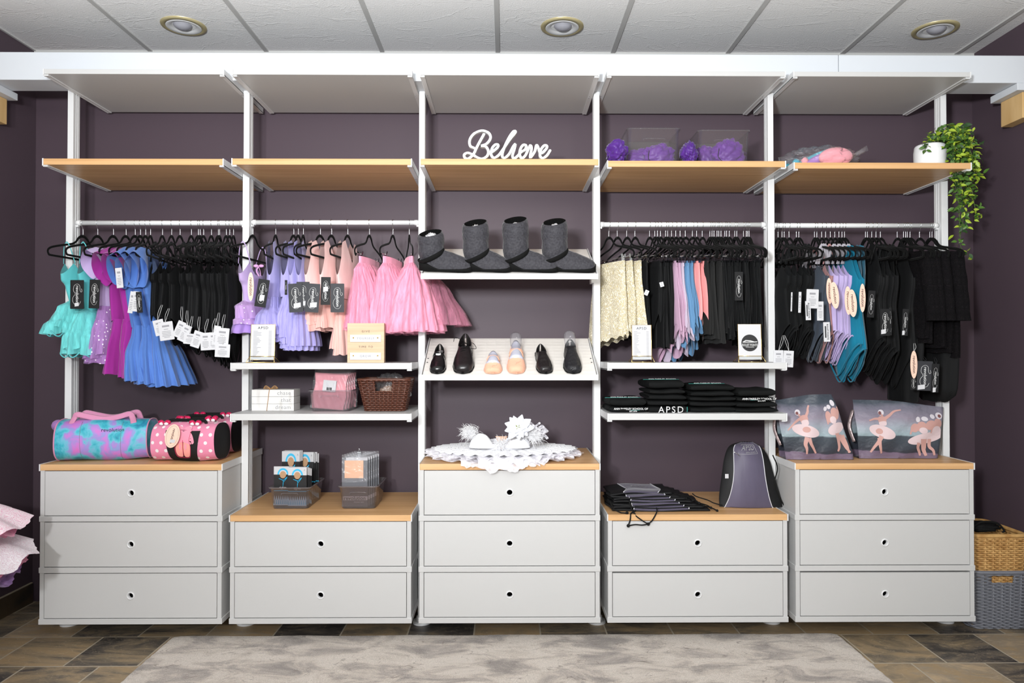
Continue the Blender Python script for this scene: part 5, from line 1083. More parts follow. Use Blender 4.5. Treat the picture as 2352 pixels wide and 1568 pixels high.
# ------------------------------------------------------------------ woven baskets
def basket(name, c, w, d, h, m, lab, cat, rows, stakes, taper=.85, rim=.006, hole=None, rr=.0042, front_dip=0.0, group=None):
    r = root(name, c, label=lab, cat=cat, group=group); c = Vector(c)
    def per(t, k, grow=0.0):                           # rounded rectangle perimeter
        hw, hd = w / 2 * k + grow, d / 2 * k + grow; a = 2 * PI * t; e = 9
        ca, sa = math.cos(a), math.sin(a); q = (abs(ca) ** e + abs(sa) ** e) ** (-1 / e); return Vector((hw * ca * q, hd * sa * q, 0))
    N = stakes * 4; b = MB()
    top = lambda t: h * (1 - front_dip * 0) + 0.0
    for i in range(rows):
        f = (i + .5) / rows; k = taper + (1 - taper) * f; pts = []
        ph = (i % 2) * PI
        for j in range(N):
            t = j / N; p = per(t, k, rr * .75 * math.sin(j * PI / 2 + ph + PI / 4) * 1.3); p.z = f * h; pts.append(c + p)
        seg = []
        for j, p in enumerate(pts):
            inh = hole and abs(p.x - c.x - hole[0]) < hole[1] and p.y < c.y and abs(p.z - c.z - hole[2]) < hole[3]
            if inh:
                if len(seg) > 2: b.tube(seg, rr, m, 5)
                seg = []
            else: seg.append(p)
        if len(seg) == N: b.tube(seg, rr, m, 5, closed=True)
        elif len(seg) > 2: b.tube(seg + ([pts[0]] if not (hole and seg[0] != pts[0]) else []), rr, m, 5)
    for j in range(stakes):
        t = (j + .5) / stakes; a, e = c + per(t, taper), c + per(t, 1.0) + Vector((0, 0, h))
        if hole and abs((a.x + e.x) / 2 - c.x - hole[0]) < hole[1] and a.y < c.y: 
            z1 = (hole[2] - hole[3]) / h; b.tube([a, a + (e - a) * z1], rr * .8, m, 5); continue
        b.tube([a, e], rr * .8, m, 5)
    b.build('woven_side', r)
    b = MB(); b.tube([c + per(j / 60, 1.0) + Vector((0, 0, h)) for j in range(60)], rim, m, 8, closed=True); b.build('rim', r)
    MB().loft([[c + per(j / 40, taper * .98) + Vector((0, 0, z)) for j in range(40)] for z in (.002, .006)], m).build('base', r)
    # inner liner so the sides read solid
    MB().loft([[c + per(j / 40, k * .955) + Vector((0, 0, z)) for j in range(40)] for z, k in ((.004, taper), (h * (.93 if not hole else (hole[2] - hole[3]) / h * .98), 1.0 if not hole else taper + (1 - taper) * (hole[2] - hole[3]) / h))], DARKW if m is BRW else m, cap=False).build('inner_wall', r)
    return r
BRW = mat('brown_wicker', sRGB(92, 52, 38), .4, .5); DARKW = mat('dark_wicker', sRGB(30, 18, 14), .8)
NATW = mat('natural_wicker', sRGB(206, 164, 104), .55, .35, var=((30, 30, 30), sRGB(176, 130, 74), 3, .4, .7)); GREYP = mat('grey_woven_plastic', sRGB(122, 124, 132), .45, .4)
Y = .10; c = on(890, Y + .09, Z_B + .001)
basket('wicker_basket', Vector((at(888, 900, Y=Y + .09).x, Y + .09, Z_B + .001)), .24, .18, .145, BRW, 'dark brown wicker basket with a handle hole on the white shelf', 'basket', 17, 34, taper=.74, hole=(0, .035, .115, .022), rr=.0036, rim=.006)
p = at(888, 890, Y=Y); r = root('hair_accessory_bag', (p.x + .02, Y + .10, Z_B + .06), label='clear crinkled plastic bag inside the brown wicker basket', cat='plastic bag')
crumple(b := MB(), (p.x + .012, Y + .09, Z_B + .095), (.075, .055, .075), FILM, 44, .22, 3, 50, 30); b.build('plastic_film', r)
crumple(b := MB(), (p.x + .012, Y + .09, Z_B + .07), (.06, .045, .045), mat('beige_net', sRGB(150, 120, 100), .8), 45, .2, 3, 30, 20); b.build('contents', r)
MB().tube([(p.x - .026, Y + .008, Z_B + .142), (p.x + .028, Y + .008, Z_B + .142)], .003, mat('pale_handle', (.75, .7, .66), .5), 8).build('name_strip', r)
# big baskets on the floor
cg = Vector((2.235, .33, 0)); Xc = (at(2222, 1440, Z=0).x + 2.42) / 2; wgr = 2.415 - at(2222, 1440, Z=0).x
hg = .262
basket('plastic_basket', Vector((Xc + .003, .315, .001)), wgr, .34, hg, GREYP, 'grey woven plastic basket on the slate floor beside the cabinet', 'basket', 34, 22, taper=.95, rr=.0042, rim=.009, hole=(.0, .045, .228, .016))
basket('wicker_hamper', Vector((Xc + .004, .315, .010)), wgr * .95, .31, .418, NATW, 'natural wicker basket standing inside the grey plastic basket', 'basket', 46, 26, taper=.93, rr=.0050, rim=.010)
c = Vector((at(2262, 1220, Y=.22).x, .26, .431)); r = root('black_bag', c, label='black bag with looped strap lying on the natural wicker basket', cat='bag')
crumple(b := MB(), c + Vector((0, 0, .018)), (.085, .06, .02), CORD, 8, .2, 2, flat=.9); b.build('bag_body', r)
MB().tube(smooth_path([c + Vector(q) for q in ((-.06, -.04, .02), (-.02, -.05, .05), (.05, -.05, .045), (.085, -.05, .01), (.07, -.06, 0.005))], 6), .005, CORD, 8, flat=.5).build('strap', r)
# ------------------------------------------------------------------ tights packets and bins
SMOKE = clear_mat('smoky_clear_plastic', (0.78, 0.74, 0.76), 0.06, 0.07, 1.2)
CYAN = mat('cyan_print', sRGB(48, 178, 222), .5); TAN = mat('tan_window', sRGB(178, 140, 104), .6); PACKBLK = mat('packet_black', (0.008, 0.008, 0.009), .4, .5)
def packet(parent_loc, seed=0):
    r = root('tights_packet', (0, 0, -4), cat='packet'); w, h = .098, .185; O = Vector((0, 0, -4))
    P = lambda x, z, y=0: O + Vector((x, y, z))
    b = MB().box(-w / 2, w / 2, 0, .006, -4, -4 + h * .80, PACKBLK).box(-w / 2, w / 2, 0, .006, -4 + h * .80, -4 + h, PAPER)
    F_ = -.0006
    def poly(pts, m, y=F_): b.add([P(x * w, z * h, y) for x, z in pts], [tuple(range(len(pts)))], m)
    C = lambda cx, cz, rx, n=28, a0=0, a1=2 * PI: [(cx + rx * math.cos(a0 + (a1 - a0) * k / n), cz + rx * w / h * math.sin(a0 + (a1 - a0) * k / n)) for k in range(n + 1)]
    poly(C(0, .80, .30, a0=0, a1=PI), CYAN); poly(C(0, .80, .215, a0=0, a1=PI), PAPER, -.0008); poly(C(0, .795, .17)[:-1], TAN, -.0010)
    b.text('tights', .017, P(0, h * .47, F_ - .0004), PRINTW)
    for a, c_ in (((-.22, .70), (.02, .655)), ((.02, .655), (.24, .74)), ((.02, .665), (.02, .60)), ((.02, .60), (.0, .50)), ((.02, .60), (.22, .72))):
        b.tube([P(a[0] * w, a[1] * h, -.001), P(c_[0] * w, c_[1] * h, -.001)], .0015, CYAN, 5)
    poly([(-.5, .385), (.5, .385), (.5, .405), (-.5, .405)], CYAN)
    poly([(-.5, .03), (.5, .03), (.5, .17), (-.5, .17)], mat('pale_blue_print', sRGB(176, 212, 232), .5))
    for k in range(9): x = -.46 + k * .115; poly([(x - .05, .17), (x + .05, .17), (x, .28)], mat('pale_blue_print', sRGB(176, 212, 232), .5)); poly([(x - .03, .06), (x + .03, .06), (x, .20)], CYAN, -.0009)
    b.text('A', .010, P(w * .38, h * .93, F_ - .0002), GREYINK)
    b.build('card', r); return r
PK = packet(None); first = True
def put_packet(px, py_top, Y, lab, lean=0):
    global first
    x = at(px, 1100, Y=Y).x; top = at(px, py_top, Y=Y).z; loc = (x, Y, ZC2 + .006); sz = (top - ZC2 - .006) / .185
    if first: PK.location = loc; PK['label'] = lab; PK['group'] = 'black and white tights packets'; o = PK; first = False
    else: o = clone(PK, loc, 0, lab, 'black and white tights packets')
    o.scale = (.86, 1, sz)
Yb = .115; c = Vector((at(665, 1100, Y=Yb).x, Yb + .125, ZC2))
open_bin('smoky_bin', c, .185, .25, .100, SMOKE, 'smoky clear bin packed with black and white tights packets', 'smoky clear bins', handle=True)
put_packet(650, 1071, .150, 'tights packet at the front of the bin, half behind the foremost one')
put_packet(683, 1073, .136, 'tights packet standing foremost in the bin with a cyan dancer')
for k in range(4): put_packet(685 + 3.2 * k, 1072 + 1.2 * k, .150 + .012 * k, ['tights packet directly behind the foremost one', 'tights packet two behind the foremost one', 'tights packet three behind the foremost one', 'tights packet four behind the foremost one'][k])
put_packet(652, 1071, .175, 'tights packet half hidden behind the short front pair')
for k in range(3): put_packet(668 + 3 * k, 1036 - 1 * k, .225 + .012 * k, ['tall standing tights packet with tan circle behind the front pair', 'tall standing tights packet second from the front of its row', 'tall standing tights packet third from the front of its row'][k])
for k in range(4): put_packet(700 + 4 * k, 1038 + 3 * (k % 2), .270 + .014 * k, ['tights packet beginning the tall rear row', 'tights packet second in the tall rear row', 'tights packet third in the tall rear row', 'tights packet ending the tall rear row, nearest the wall'][k])
# shimmer tights bin
c = Vector((at(822, 1100, Y=Yb).x, Yb + .115, ZC2)); open_bin('smoky_bin', c, .175, .23, .105, SMOKE, 'smoky clear bin holding grey tights packets with nude windows', 'smoky clear bins', handle=True)
GPK = mat('grey_packet', sRGB(96, 98, 104), .45, .4); NUDE = mat('nude_window', sRGB(236, 182, 142), .6)
proto = root('shimmer_tights_packet', (0, 0, -5), cat='packet'); w_, h_ = .118, .225
b = MB().box(-w_ / 2, w_ / 2, 0, .006, -5, -5 + h_, GPK).box(-w_ / 2 + .012, w_ / 2 - .02, -.0006, 0, -5 + h_ * .58, -5 + h_ * .94, NUDE).box(-w_ / 2 + .018, w_ / 2, -.0007, 0, -5 + h_ * .94, -5 + h_, PAPER).box(-w_ / 2 + .004, w_ / 2, -.0007, 0, -5 + h_ * .13, -5 + h_ * .21, PAPER)
b.text('revolution', .024, (0, -.0012, -5 + h_ * .17), INK, off=.0002); b.text('shimmer tights', .008, (.02, -.0012, -5 + h_ * .095), PRINTW)
b.build('card', proto); MB().box(-w_ / 2, w_ / 2, -.003, -.0025, -5 + h_ * .5, -5 + h_ * 1.06, FILM).build('film_sleeve', proto)
for k in range(6):
    loc = (at(815 + 5.0 * k, 1100, Y=.142 + .02 * k).x, .142 + .024 * k, ZC2 + .006); lab = ['grey tights packet with nude colour window at the front of its bin', 'grey tights packet directly behind the front one', 'grey tights packet third from the front of its bin', 'grey tights packet fourth from the front of its bin', 'grey tights packet fifth from the front of its bin', 'grey tights packet at the rear of its bin'][k]
    if k == 0: proto.location = loc; proto['label'] = lab; proto['group'] = 'grey tights packets'
    else: clone(proto, loc, 0, lab, 'grey tights packets')
q = Vector((at(824, 1040, Y=.16).x, .172, ZC2 + .006 + h_)); r = root('binder_clip', q, label='shiny silver clip on top of the grey tights packets', cat='clip')
MB().box(q.x - .010, q.x + .010, q.y - .006, q.y + .01, q.z - .002, q.z + .022, CHROME).build('clip_body', r, bevel=.002); MB().tube([q + Vector((-.006, 0, .02)), q + Vector((0, -.004, .038)), q + Vector((.006, 0, .02))], .0015, CHROME, 6).build('clip_wire', r)
# pink packets bin
Yb = .105; c = Vector((at(757, 940, Y=Yb).x, Yb + .10, Z_B + .001)); open_bin('clear_bin', c, .192, .20, .098, clear_mat('lightly_tinted_clear', (0.90, .86, .88), .06, .06, 1.2), 'clear bin of pink wrapped tights on the white shelf', 'clear bins', handle=True)
PNK = cloth('pink_tights_fabric', (238, 162, 172), k=.9, w=(20, 20, 20))
proto = root('pink_tights_packet', (0, 0, -6), cat='packet'); w_, h_ = .150, .165
b = MB(); b.grid(lambda a, v: Vector(((a - .5) * w_ * (1 - .04 * math.cos(v * 9)), -.010 * math.sin(PI * a) * math.sin(PI * v) - .002 * math.sin(a * 14 + v * 9), -6 + v * h_)), 24, 24, PNK); b.build('folded_tights', proto, solid=.006)
b = MB(); b.grid(lambda a, v: Vector(((a - .5) * (w_ + .012), -.016 * math.sin(PI * a) * math.sin(PI * v) - .0035 + .003 * math.sin(a * 31 + v * 17), -6 + v * (h_ + .022))), 34, 34, FILM); b.build('film_sleeve', proto)
MB().box(-.03, .03, -.0195, -.019, -6 + h_ * .48, -6 + h_ * .80, PAPER).box(-.012, .012, -.0200, -.0195, -6 + h_ * .52, -6 + h_ * .60, INK).build('label_sticker', proto)
for k in range(5):
    loc = (at(752 + 7 * k, 900, Y=.15 + .02 * k).x, .155 + .022 * k, Z_B + .008); lab = ['pink wrapped tights packet with white sticker, foremost in its bin', 'pink wrapped tights packet second from the front', 'pink wrapped tights packet in the middle of its bin', 'pink wrapped tights packet fourth from the front', 'pink wrapped tights packet rearmost in its bin'][k]
    o = proto if k == 0 else clone(proto, loc, 0, lab)
    o.location = loc; o.rotation_euler = (math.radians(-8), math.radians(5 - 2 * k), 0); o['label'] = lab; o['group'] = 'pink wrapped tights packets'

# ------------------------------------------------------------------ duffel bags
def tie_dye():
    m = mat('tie_dye_nylon', (.2, .6, .7), .45, .4, sheen=.1); t = NT(m); tc = t.new('ShaderNodeTexCoord')
    n1 = t.new('ShaderNodeTexNoise'); n1.inputs['Scale'].default_value = 15; n1.inputs['Detail'].default_value = 4; n1.inputs['Distortion'].default_value = .4; t.link(tc.outputs['Object'], n1.inputs[0])
    r = t.new('ShaderNodeValToRGB'); e = r.color_ramp.elements; e[0].position = .30; e[0].color = (*sRGB(26, 108, 150), 1); e[1].position = .74; e[1].color = (*sRGB(216, 110, 186), 1)
    for p, c_ in ((.42, (60, 172, 190)), (.50, (104, 184, 206)), (.56, (150, 140, 206)), (.64, (190, 124, 204))): q = e.new(p); q.color = (*sRGB(*c_), 1)
    t.link(n1.outputs['Fac'], r.inputs[0]); t.link(r.outputs[0], t.b.inputs['Base Color'])
    return m
PKS = cloth('pink_webbing', (212, 142, 176), k=.9); PKN = cloth('rose_nylon', (226, 138, 168), k=.92); HOT = cloth('hot_pink_satin', (204, 24, 84), rough=.4); WSAT = mat('white_satin', (.8, .76, .77), .4)
DBK = mat('black_bag_nylon', (0.009, 0.009, 0.010), .6, .3, bump=((60, 60, 60), .2, .003))
def duffel(c, L, D, rz, mats, name, lab, group=None):
    """barrel bag, axis along local x; returns surface function P(s along, angle, lift)"""
    r = root(name, c, rz, label=lab, cat='duffel bag', group=group); M = WM[r.name]; R_ = D / 2
    def prof(a):
        ca, sa = math.cos(a), math.sin(a); k = (abs(ca) ** 2.6 + abs(sa) ** 2.6) ** (-1 / 2.6); y, z = ca * k * R_, sa * k * R_; return y, max(z, -R_ * .97)
    def P(s, a, lift=0.0):
        y, z = prof(a); f = 1 - .05 * abs(2 * s - 1) ** 4; d = math.hypot(y, z); g = (d * f + lift + .003 * math.sin(s * 9 + a * 2)) / d
        return M @ Vector(((s - .5) * L, y * g, R_ * .97 + z * g))
    return r, P, M
# teal one
cz = ZC3; cA = at(249, 1000, Y=.16)
r, P, M = duffel((cA.x, .16, cz + .001), .385, .190, math.radians(9), None, 'duffel_bag', 'teal, blue and purple tie-dye duffel bag with pink handles', 'duffel bags')
TD = tie_dye(); b = MB(); b.grid(lambda a, v: P(v, 2 * PI * a), 56, 30, TD, closed=True); b.build('barrel', r)
for s, nm_ in ((0, 'end_panel'), (1, 'end_panel')):
    b = MB(); b.loft([[P(s + (.012 * (1 if s else -1)) * (1 - k), 2 * PI * j / 48, -.002) * k + (M @ Vector(((s - .5) * .40, 0, .094))) * (1 - k) for j in range(48)] for k in (1, .8, .4, .02)], PKS if s == 0 else TD, cap=False, capend=True); b.build(nm_, r)
    MB().tube([P(s, 2 * PI * j / 60, .001) for j in range(60)], .003, PKS, 6, closed=True).build('piping', r)
for s in (.28, .72): MB().tube([P(s, -PI * .1 + PI * 1.2 * -j / 30 - .0, .0006) for j in range(31)], .0008, GREYINK, 4).build('seam', r)
b = MB(); a0 = PI * 1.18; b.text('revolution', .022, (0, 0, 0), INK, fn=lambda p: P(.63 + p.x / .385, PI - .50 - p.y / .095, .0022), sp=1.05); b.build('bag_lettering', r)
H_ = lambda pts: [M @ Vector(q) for q in pts]
for yy, k in ((-.045, 1), (.05, 0)):
    MB().tube(smooth_path(H_([(-.135, yy - .02, .165), (-.128, yy, .190), (-.115, yy, .208), (-.06, yy, .196), (0, yy, .186), (.06, yy, .196), (.105, yy, .208), (.118, yy, .192), (.13, yy - .02, .168)]), 6), .013, PKS, 8, flat=.16, up0=(1, 0, 0)).build('handle', r)
q = at(134, 977, Y=.16); crumple(b := MB(), q, (.027, .026, .026), cloth('lilac_pompom', (170, 126, 190), k=.8), 3, .05, 9, 50, 40); b.build('pompom', r)
MB().tube(smooth_path([q + Vector((.02, 0, .015)), M @ Vector((-.195, -.02, .13))], 3), .0015, CHROME, 6).build('pompom_chain', r)
MB().tube(smooth_path([M @ Vector((-.20, .03, .12)), M @ Vector((-.215, .02, .06)), M @ Vector((-.212, .02, .005))], 5), .004, CORD, 8, flat=.4).build('shoulder_strap', r)
# pink polka ones
def polka(c, rz, lab, front, name='duffel_bag'):
    L, D = .290, .178
    r, P, M = duffel(c, L, D, rz, None, name, lab, 'duffel bags'); b = MB(); b.grid(lambda a, v: P(v, 2 * PI * a), 56, 26, PKN, closed=True)
    for i in range(8):
        for j in range(16):
            s = (i + .3 + .5 * (j % 2)) / 7.2; a = 2 * PI * j / 16
            if s > .98 or s < .02: continue
            b.add([P(s + .0062 / L * 1.25 * math.cos(2 * PI * k / 14), a + .0062 * 1.25 / .09 * math.sin(2 * PI * k / 14), .0006) for k in range(14)], [tuple(range(14))], WSAT)
    b.build('barrel', r)
    b = MB(); A0, A1 = -PI * .99 - .62, -PI * .99 + 1.1; b.grid(lambda a, v: P(.30 + .42 * a + (.06 * (1 - v) * (1 if a > .5 else -1)), A0 + (A1 - A0) * v, .002), 20, 20, DBK); b.build('front_pocket', r)
    for s in (0, 1):
        b = MB(); b.loft([[P(s + (.012 * (1 if s else -1)) * (1 - k), 2 * PI * j / 48, -.001) * k + (M @ Vector(((s - .5) * L * 1.04, 0, D * .49))) * (1 - k) for j in range(48)] for k in (1, .8, .4, .02)], DBK, cap=False, capend=True); b.build('end_panel', r)
    if front:
        Q = lambda x, z, l=.0036: P(.52 + 1.3 * x / L, -PI + (1.3 * z - .012) / .09, l)          # x,z in metres on the front; +z is down
        def poly(pts, m, l=.0036):
            sp = smooth_path([(p[0], p[1], 0) for p in pts], 4, True); gx, gz = sum(p[0] for p in pts) / len(pts), sum(p[1] for p in pts) / len(pts)
            b.loft([[Q(gx + (v.x - gx) * q, gz + (v.y - gz) * q, l) for v in sp] for q in (1, .66, .33, .02)], m, cap=False)
        b = MB(); SHP = cloth('satin_shoe_print', (240, 160, 150), k=.95); RIB = cloth('ribbon_print', (238, 150, 172), k=.95)
        for s in (-1, 1): poly([(s * .003, .0), (s * .020, .002), (s * .026, .026), (s * .022, .052), (s * .010, .058), (s * .002, .050)], SHP)
        for s in (-1, 1): poly([(s * .006, .018), (s * .011, .014), (s * .013, .026), (s * .008, .034)], RIB, .0042)
        for sx, w0 in ((1, .026), (-1, .026)):
            for k in range(3):
                z0 = -.028 + .011 * k; poly([(-sx * w0, z0), (-sx * w0 * .6, z0 - .006), (sx * w0, z0 + .012), (sx * w0 * .9, z0 + .020)], RIB, .0044 + .0002 * k)
        for s in (-1, 1): poly([(0, -.036), (s * .012, -.046), (s * .026, -.042), (s * .022, -.032)], RIB, .005)
        poly([(.012, -.03), (.03, -.02), (.040, .006), (.032, .012), (.026, -.010)], RIB, .005)
        b.build('slipper_print', r)
        b = MB()
        for pts in ([(-.024, -.028), (-.026, .0), (-.028, .028), (-.022, .056), (0, .060), (.022, .056), (.028, .028), (.022, 0), (.026, -.028)], [(0, .0), (.0, .056)]):
            b.tube([Q(v.x, v.y, .0050) for v in smooth_path([(x, z, 0) for x, z in pts], 4)], .0010, HOT, 5)
        b.build('print_outline', r)
    for (s, a) in ((.17, -PI - .98), (.66, -PI - .98), (.36, -PI * 1.5 - .15), (.80, -PI * 1.5 - .1)):
        p = P(s, a, .010); b = MB()
        for k in (-1, 1):
            b.ball(p + Vector((k * .015, 0, .003)), (.014, .008, .010), HOT, 14, 8); b.ball(p + Vector((k * .011, -.006, -.004)), (.010, .006, .007), WSAT, 12, 8)
        b.ball(p + Vector((0, -.007, 0)), .005, HOT, 10, 8); b.build('bow', r)
    for yy in (-.04, .045):
        MB().tube(smooth_path([M @ Vector(q) for q in ((-.09, yy, D * .93), (-.075, yy, D * 1.02), (0, yy, D * 1.03), (.075, yy, D * 1.02), (.09, yy, D * .93))], 5), .008, CORD, 6, flat=.3).build('handle', r)
    return r, P
cB = at(436, 1000, Y=.13); r, P = polka((cB.x + .005, .135, cz + .001), math.radians(-3), 'pink polka dot duffel bag with a ballet slipper print and bows', True)
hang_tag(r, 396, 1001, 33, 55, -14, 'oval', Y=.022, sticker=(.1, -.22, .34, .14))
cB = at(470, 1000, Y=.345); polka((cB.x + .005, .36, cz + .001), math.radians(2), 'second pink and black duffel bag behind the ballet slipper one', False)

# ------------------------------------------------------------------ ballerina totes
def tote_mat():
    m = mat('stage_print_fabric', (.2, .22, .25), .5, .4, sheen=.1, bump=((7, 7, 11), .9, .03)); t = NT(m); tc = t.new('ShaderNodeTexCoord'); sx = t.new('ShaderNodeSeparateXYZ'); t.link(tc.outputs['Object'], sx.inputs[0])
    n1 = t.new('ShaderNodeTexNoise'); n1.inputs['Scale'].default_value = 7; n1.inputs['Detail'].default_value = 4; t.link(tc.outputs['Object'], n1.inputs[0])
    ma = t.new('ShaderNodeMath', operation='MULTIPLY_ADD'); ma.inputs[1].default_value = 3.45; ma.inputs[2].default_value = -.08; t.link(sx.outputs['Z'], ma.inputs[0])
    mb_ = t.new('ShaderNodeMath', operation='MULTIPLY_ADD'); mb_.inputs[1].default_value = .16; t.link(n1.outputs['Fac'], mb_.inputs[0]); t.link(ma.outputs[0], mb_.inputs[2])
    r = t.new('ShaderNodeValToRGB'); e = r.color_ramp.elements; e[0].position = .03; e[0].color = (*sRGB(112, 98, 116), 1); e[1].position = 1.0; e[1].color = (*sRGB(58, 64, 74), 1)
    for p, c_ in ((.10, (108, 92, 112)), (.115, (48, 50, 60)), (.34, (62, 70, 78)), (.36, (140, 158, 164)), (.48, (150, 158, 168)), (.62, (136, 128, 142)), (.80, (112, 110, 124)), (.88, (64, 72, 82))): q = e.new(p); q.color = (*sRGB(*c_), 1)
    t.link(mb_.outputs[0], r.inputs[0]); t.link(r.outputs[0], t.b.inputs['Base Color']); return m
TOTE = tote_mat(); SKN = mat('printed_skin', sRGB(190, 146, 138), .6); TUW = mat('printed_tulle', sRGB(208, 186, 188), .6); HAIRP = mat('printed_headdress', sRGB(206, 200, 206), .6); DKP = mat('printed_dark', sRGB(120, 76, 76), .6); SILV = mat('silver_lining_fabric', sRGB(200, 180, 180), .3, .5, metal=.4, bump=((30, 30, 30), 1, .02))  # DKP is the darker print inside the headdresses
def tote(corners, Y0, lab, figs, dep=.11, seed=1):
    (x0b, y0b), (x1b, y1b), (x1t, y1t), (x0t, y0t) = corners
    cx = at((x0b + x1b) / 2, 1000, Y=Y0).x; r = root('tote_bag', (cx, Y0 + dep / 2, cz + .001), label=lab, cat='tote bag', group='ballerina print tote bags'); zb = at(x0b, y0b, Y=Y0).z
    zmin = cz + .001
    def front(s, t, lift=0.0):
        px = (x0b + (x1b - x0b) * s) * (1 - t) + (x0t + (x1t - x0t) * s) * t; py = (y0b + (y1b - y0b) * s) * (1 - t) + (y0t + (y1t - y0t) * s) * t
        Y = Y0 + .05 * t - .028 * math.sin(PI * s) * math.sin(PI * min(1, t * 1.1)) ** .7 + .009 * math.sin(7 * s + 5 * t + seed) * t + .004 * math.sin(17 * s - 9 * t + seed)
        p = at(px, py + 2.5 * math.sin(6 * s + seed) * t, Y=Y0); return Vector((p.x, Y - lift, max(p.z, zmin) if t > 0.001 else zmin + .0005))
    def back(s, t):
        p = front(s, t); return Vector((p.x * 1.0 + .01, Y0 + dep - .05 * t ** 1.5 + .02 * math.sin(PI * s), p.z - .006 * t))
    n = 30; b = MB(); b.grid(lambda a, t: front(a * 2, t) if a <= .5 else back((1 - a) * 2, t), 64, 28, TOTE, closed=False); b.loft([[front(i / n, 0.0) for i in range(n + 1)] + [back(1 - i / n, 0.0) for i in range(n + 1)]] * 2, TOTE, cap=True)
    b.build('bag_body', r, weld=1e-5)
    xa, xb_ = x0b, x1b
    def ST(px, py):                                    # photo point to (s, t) on the front
        t = .5; s = .5
        for _ in range(12):
            L0, L1 = x0b + (x0t - x0b) * t, x1b + (x1t - x1b) * t; s = (px - L0) / (L1 - L0); B, T2 = y0b + (y1b - y0b) * s, y0t + (y1t - y0t) * s; t = (py - B) / (T2 - B)
        return s, t
    k0 = 2352 / 500
    def V(q, l): s, t = ST(1760 + q[0] / k0, 880 + q[1] / k0); return front(max(.005, min(.995, s)), max(.01, min(.985, t)), l)
    for f in figs:
        b = MB()
        for kind, pts, m, w in f:
            if kind == 'poly':
                sp = smooth_path([(a, c_, 0) for a, c_ in pts], 4, True); cen = (sum(p[0] for p in pts) / len(pts), sum(p[1] for p in pts) / len(pts)); K = len(sp)
                rings = [[V((cen[0] + (p.x - cen[0]) * q, cen[1] + (p.y - cen[1]) * q), w) for p in sp] for q in (1, .66, .33, .02)]; b.loft(rings, m, cap=False)
            else:
                sp = smooth_path([(a, c_, 0) for a, c_ in pts], 5); n_ = len(sp); L_, R2 = [], []
                for i, p in enumerate(sp):
                    d = sp[min(i + 1, n_ - 1)] - sp[max(i - 1, 0)]; d.normalize(); ww = w[0] + (w[1] - w[0]) * i / (n_ - 1); N = Vector((-d.y, d.x, 0)) * ww
                    L_.append(V(p + N, .0022)); R2.append(V(p - N, .0022))
                b.add(L_ + R2, [(i, i + 1, n_ + i + 1, n_ + i) for i in range(n_ - 1)], m)
        b.build('printed_dancer', r)
    b = MB(); e0 = front(.02, .80); e1 = front(.0, .22); b.tube(smooth_path([e0 + Vector((0, .03, 0)), (e0 + e1) / 2 + Vector((-.022, .03, 0)), e1 + Vector((-.004, .03, 0))], 6), .012, SILV, 8, flat=.4); b.build('side_lining', r)
    return r
def ell(cx, cy, rx, ry, rot=0, n=12): 
    a = math.radians(rot); return [(cx + rx * math.cos(t) * math.cos(a) - ry * math.sin(t) * math.sin(a), cy + rx * math.cos(t) * math.sin(a) + ry * math.sin(t) * math.cos(a)) for t in [2 * PI * k / n for k in range(n)]]
d1 = [('line', [(450, 590), (470, 650), (500, 700), (530, 755)], SKN, (20, 9)), ('line', [(430, 580), (412, 650), (425, 700), (430, 762)], SKN, (24, 9)), ('poly', ell(425, 512, 148, 62, 16), TUW, .0012), ('poly', ell(432, 500, 40, 30, 0), SKN, .0016), ('poly', [(372, 372), (410, 350), (458, 356), (462, 410), (452, 450), (400, 446), (380, 410)], SKN, .002), ('poly', [(392, 410), (455, 400), (458, 450), (400, 452)], TUW, .0024), ('line', [(385, 380), (330, 410), (290, 445), (240, 505)], SKN, (15, 6)), ('line', [(445, 365), (470, 320), (478, 285), (492, 252)], SKN, (14, 7)), ('line', [(378, 360), (372, 335)], SKN, (12, 10)), ('poly', ell(360, 318, 32, 32), HAIRP, .002), ('poly', ell(352, 325, 17, 17), DKP, .0024)]
d1b = [('line', [(770, 540), (785, 620), (790, 690), (775, 735)], SKN, (24, 10)), ('line', [(800, 560), (840, 640), (870, 700), (905, 745)], SKN, (24, 10)), ('line', [(840, 560), (870, 640), (885, 700), (890, 750)], SKN, (16, 9)), ('poly', ell(765, 492, 102, 58, -28), TUW, .0014), ('poly', ell(690, 370, 32, 62, -8), SKN, .002), ('poly', ell(760, 330, 44, 66, -6), SKN, .002), ('poly', ell(735, 400, 34, 40), TUW, .0024), ('line', [(790, 350), (800, 300), (792, 250)], SKN, (12, 8)), ('line', [(670, 350), (672, 400), (680, 450)], SKN, (10, 7)), ('poly', ell(660, 285, 18, 26, 20), HAIRP, .0024), ('poly', ell(700, 262, 22, 24), HAIRP, .0024), ('poly', ell(745, 215, 24, 34, -15), HAIRP, .0024)]
d2 = [('line', [(1240, 570), (1205, 630), (1165, 680), (1120, 742)], SKN, (22, 9)), ('line', [(1215, 590), (1215, 650), (1225, 710), (1236, 755)], SKN, (20, 9)), ('poly', ell(1255, 527, 138, 66, 20), TUW, .0012), ('poly', ell(1225, 520, 36, 30), SKN, .0016), ('poly', [(1232, 388), (1262, 366), (1318, 380), (1316, 430), (1300, 460), (1246, 452)], SKN, .002), ('poly', [(1240, 425), (1312, 420), (1304, 462), (1244, 458)], TUW, .0024), ('line', [(1240, 392), (1190, 388), (1130, 404)], SKN, (14, 7)), ('line', [(1308, 392), (1365, 358), (1420, 318), (1490, 302)], SKN, (16, 6)), ('line', [(1285, 370), (1280, 345)], SKN, (12, 10)), ('poly', ell(1275, 328, 34, 32), HAIRP, .002), ('poly', ell(1262, 332, 18, 20), DKP, .0024)]
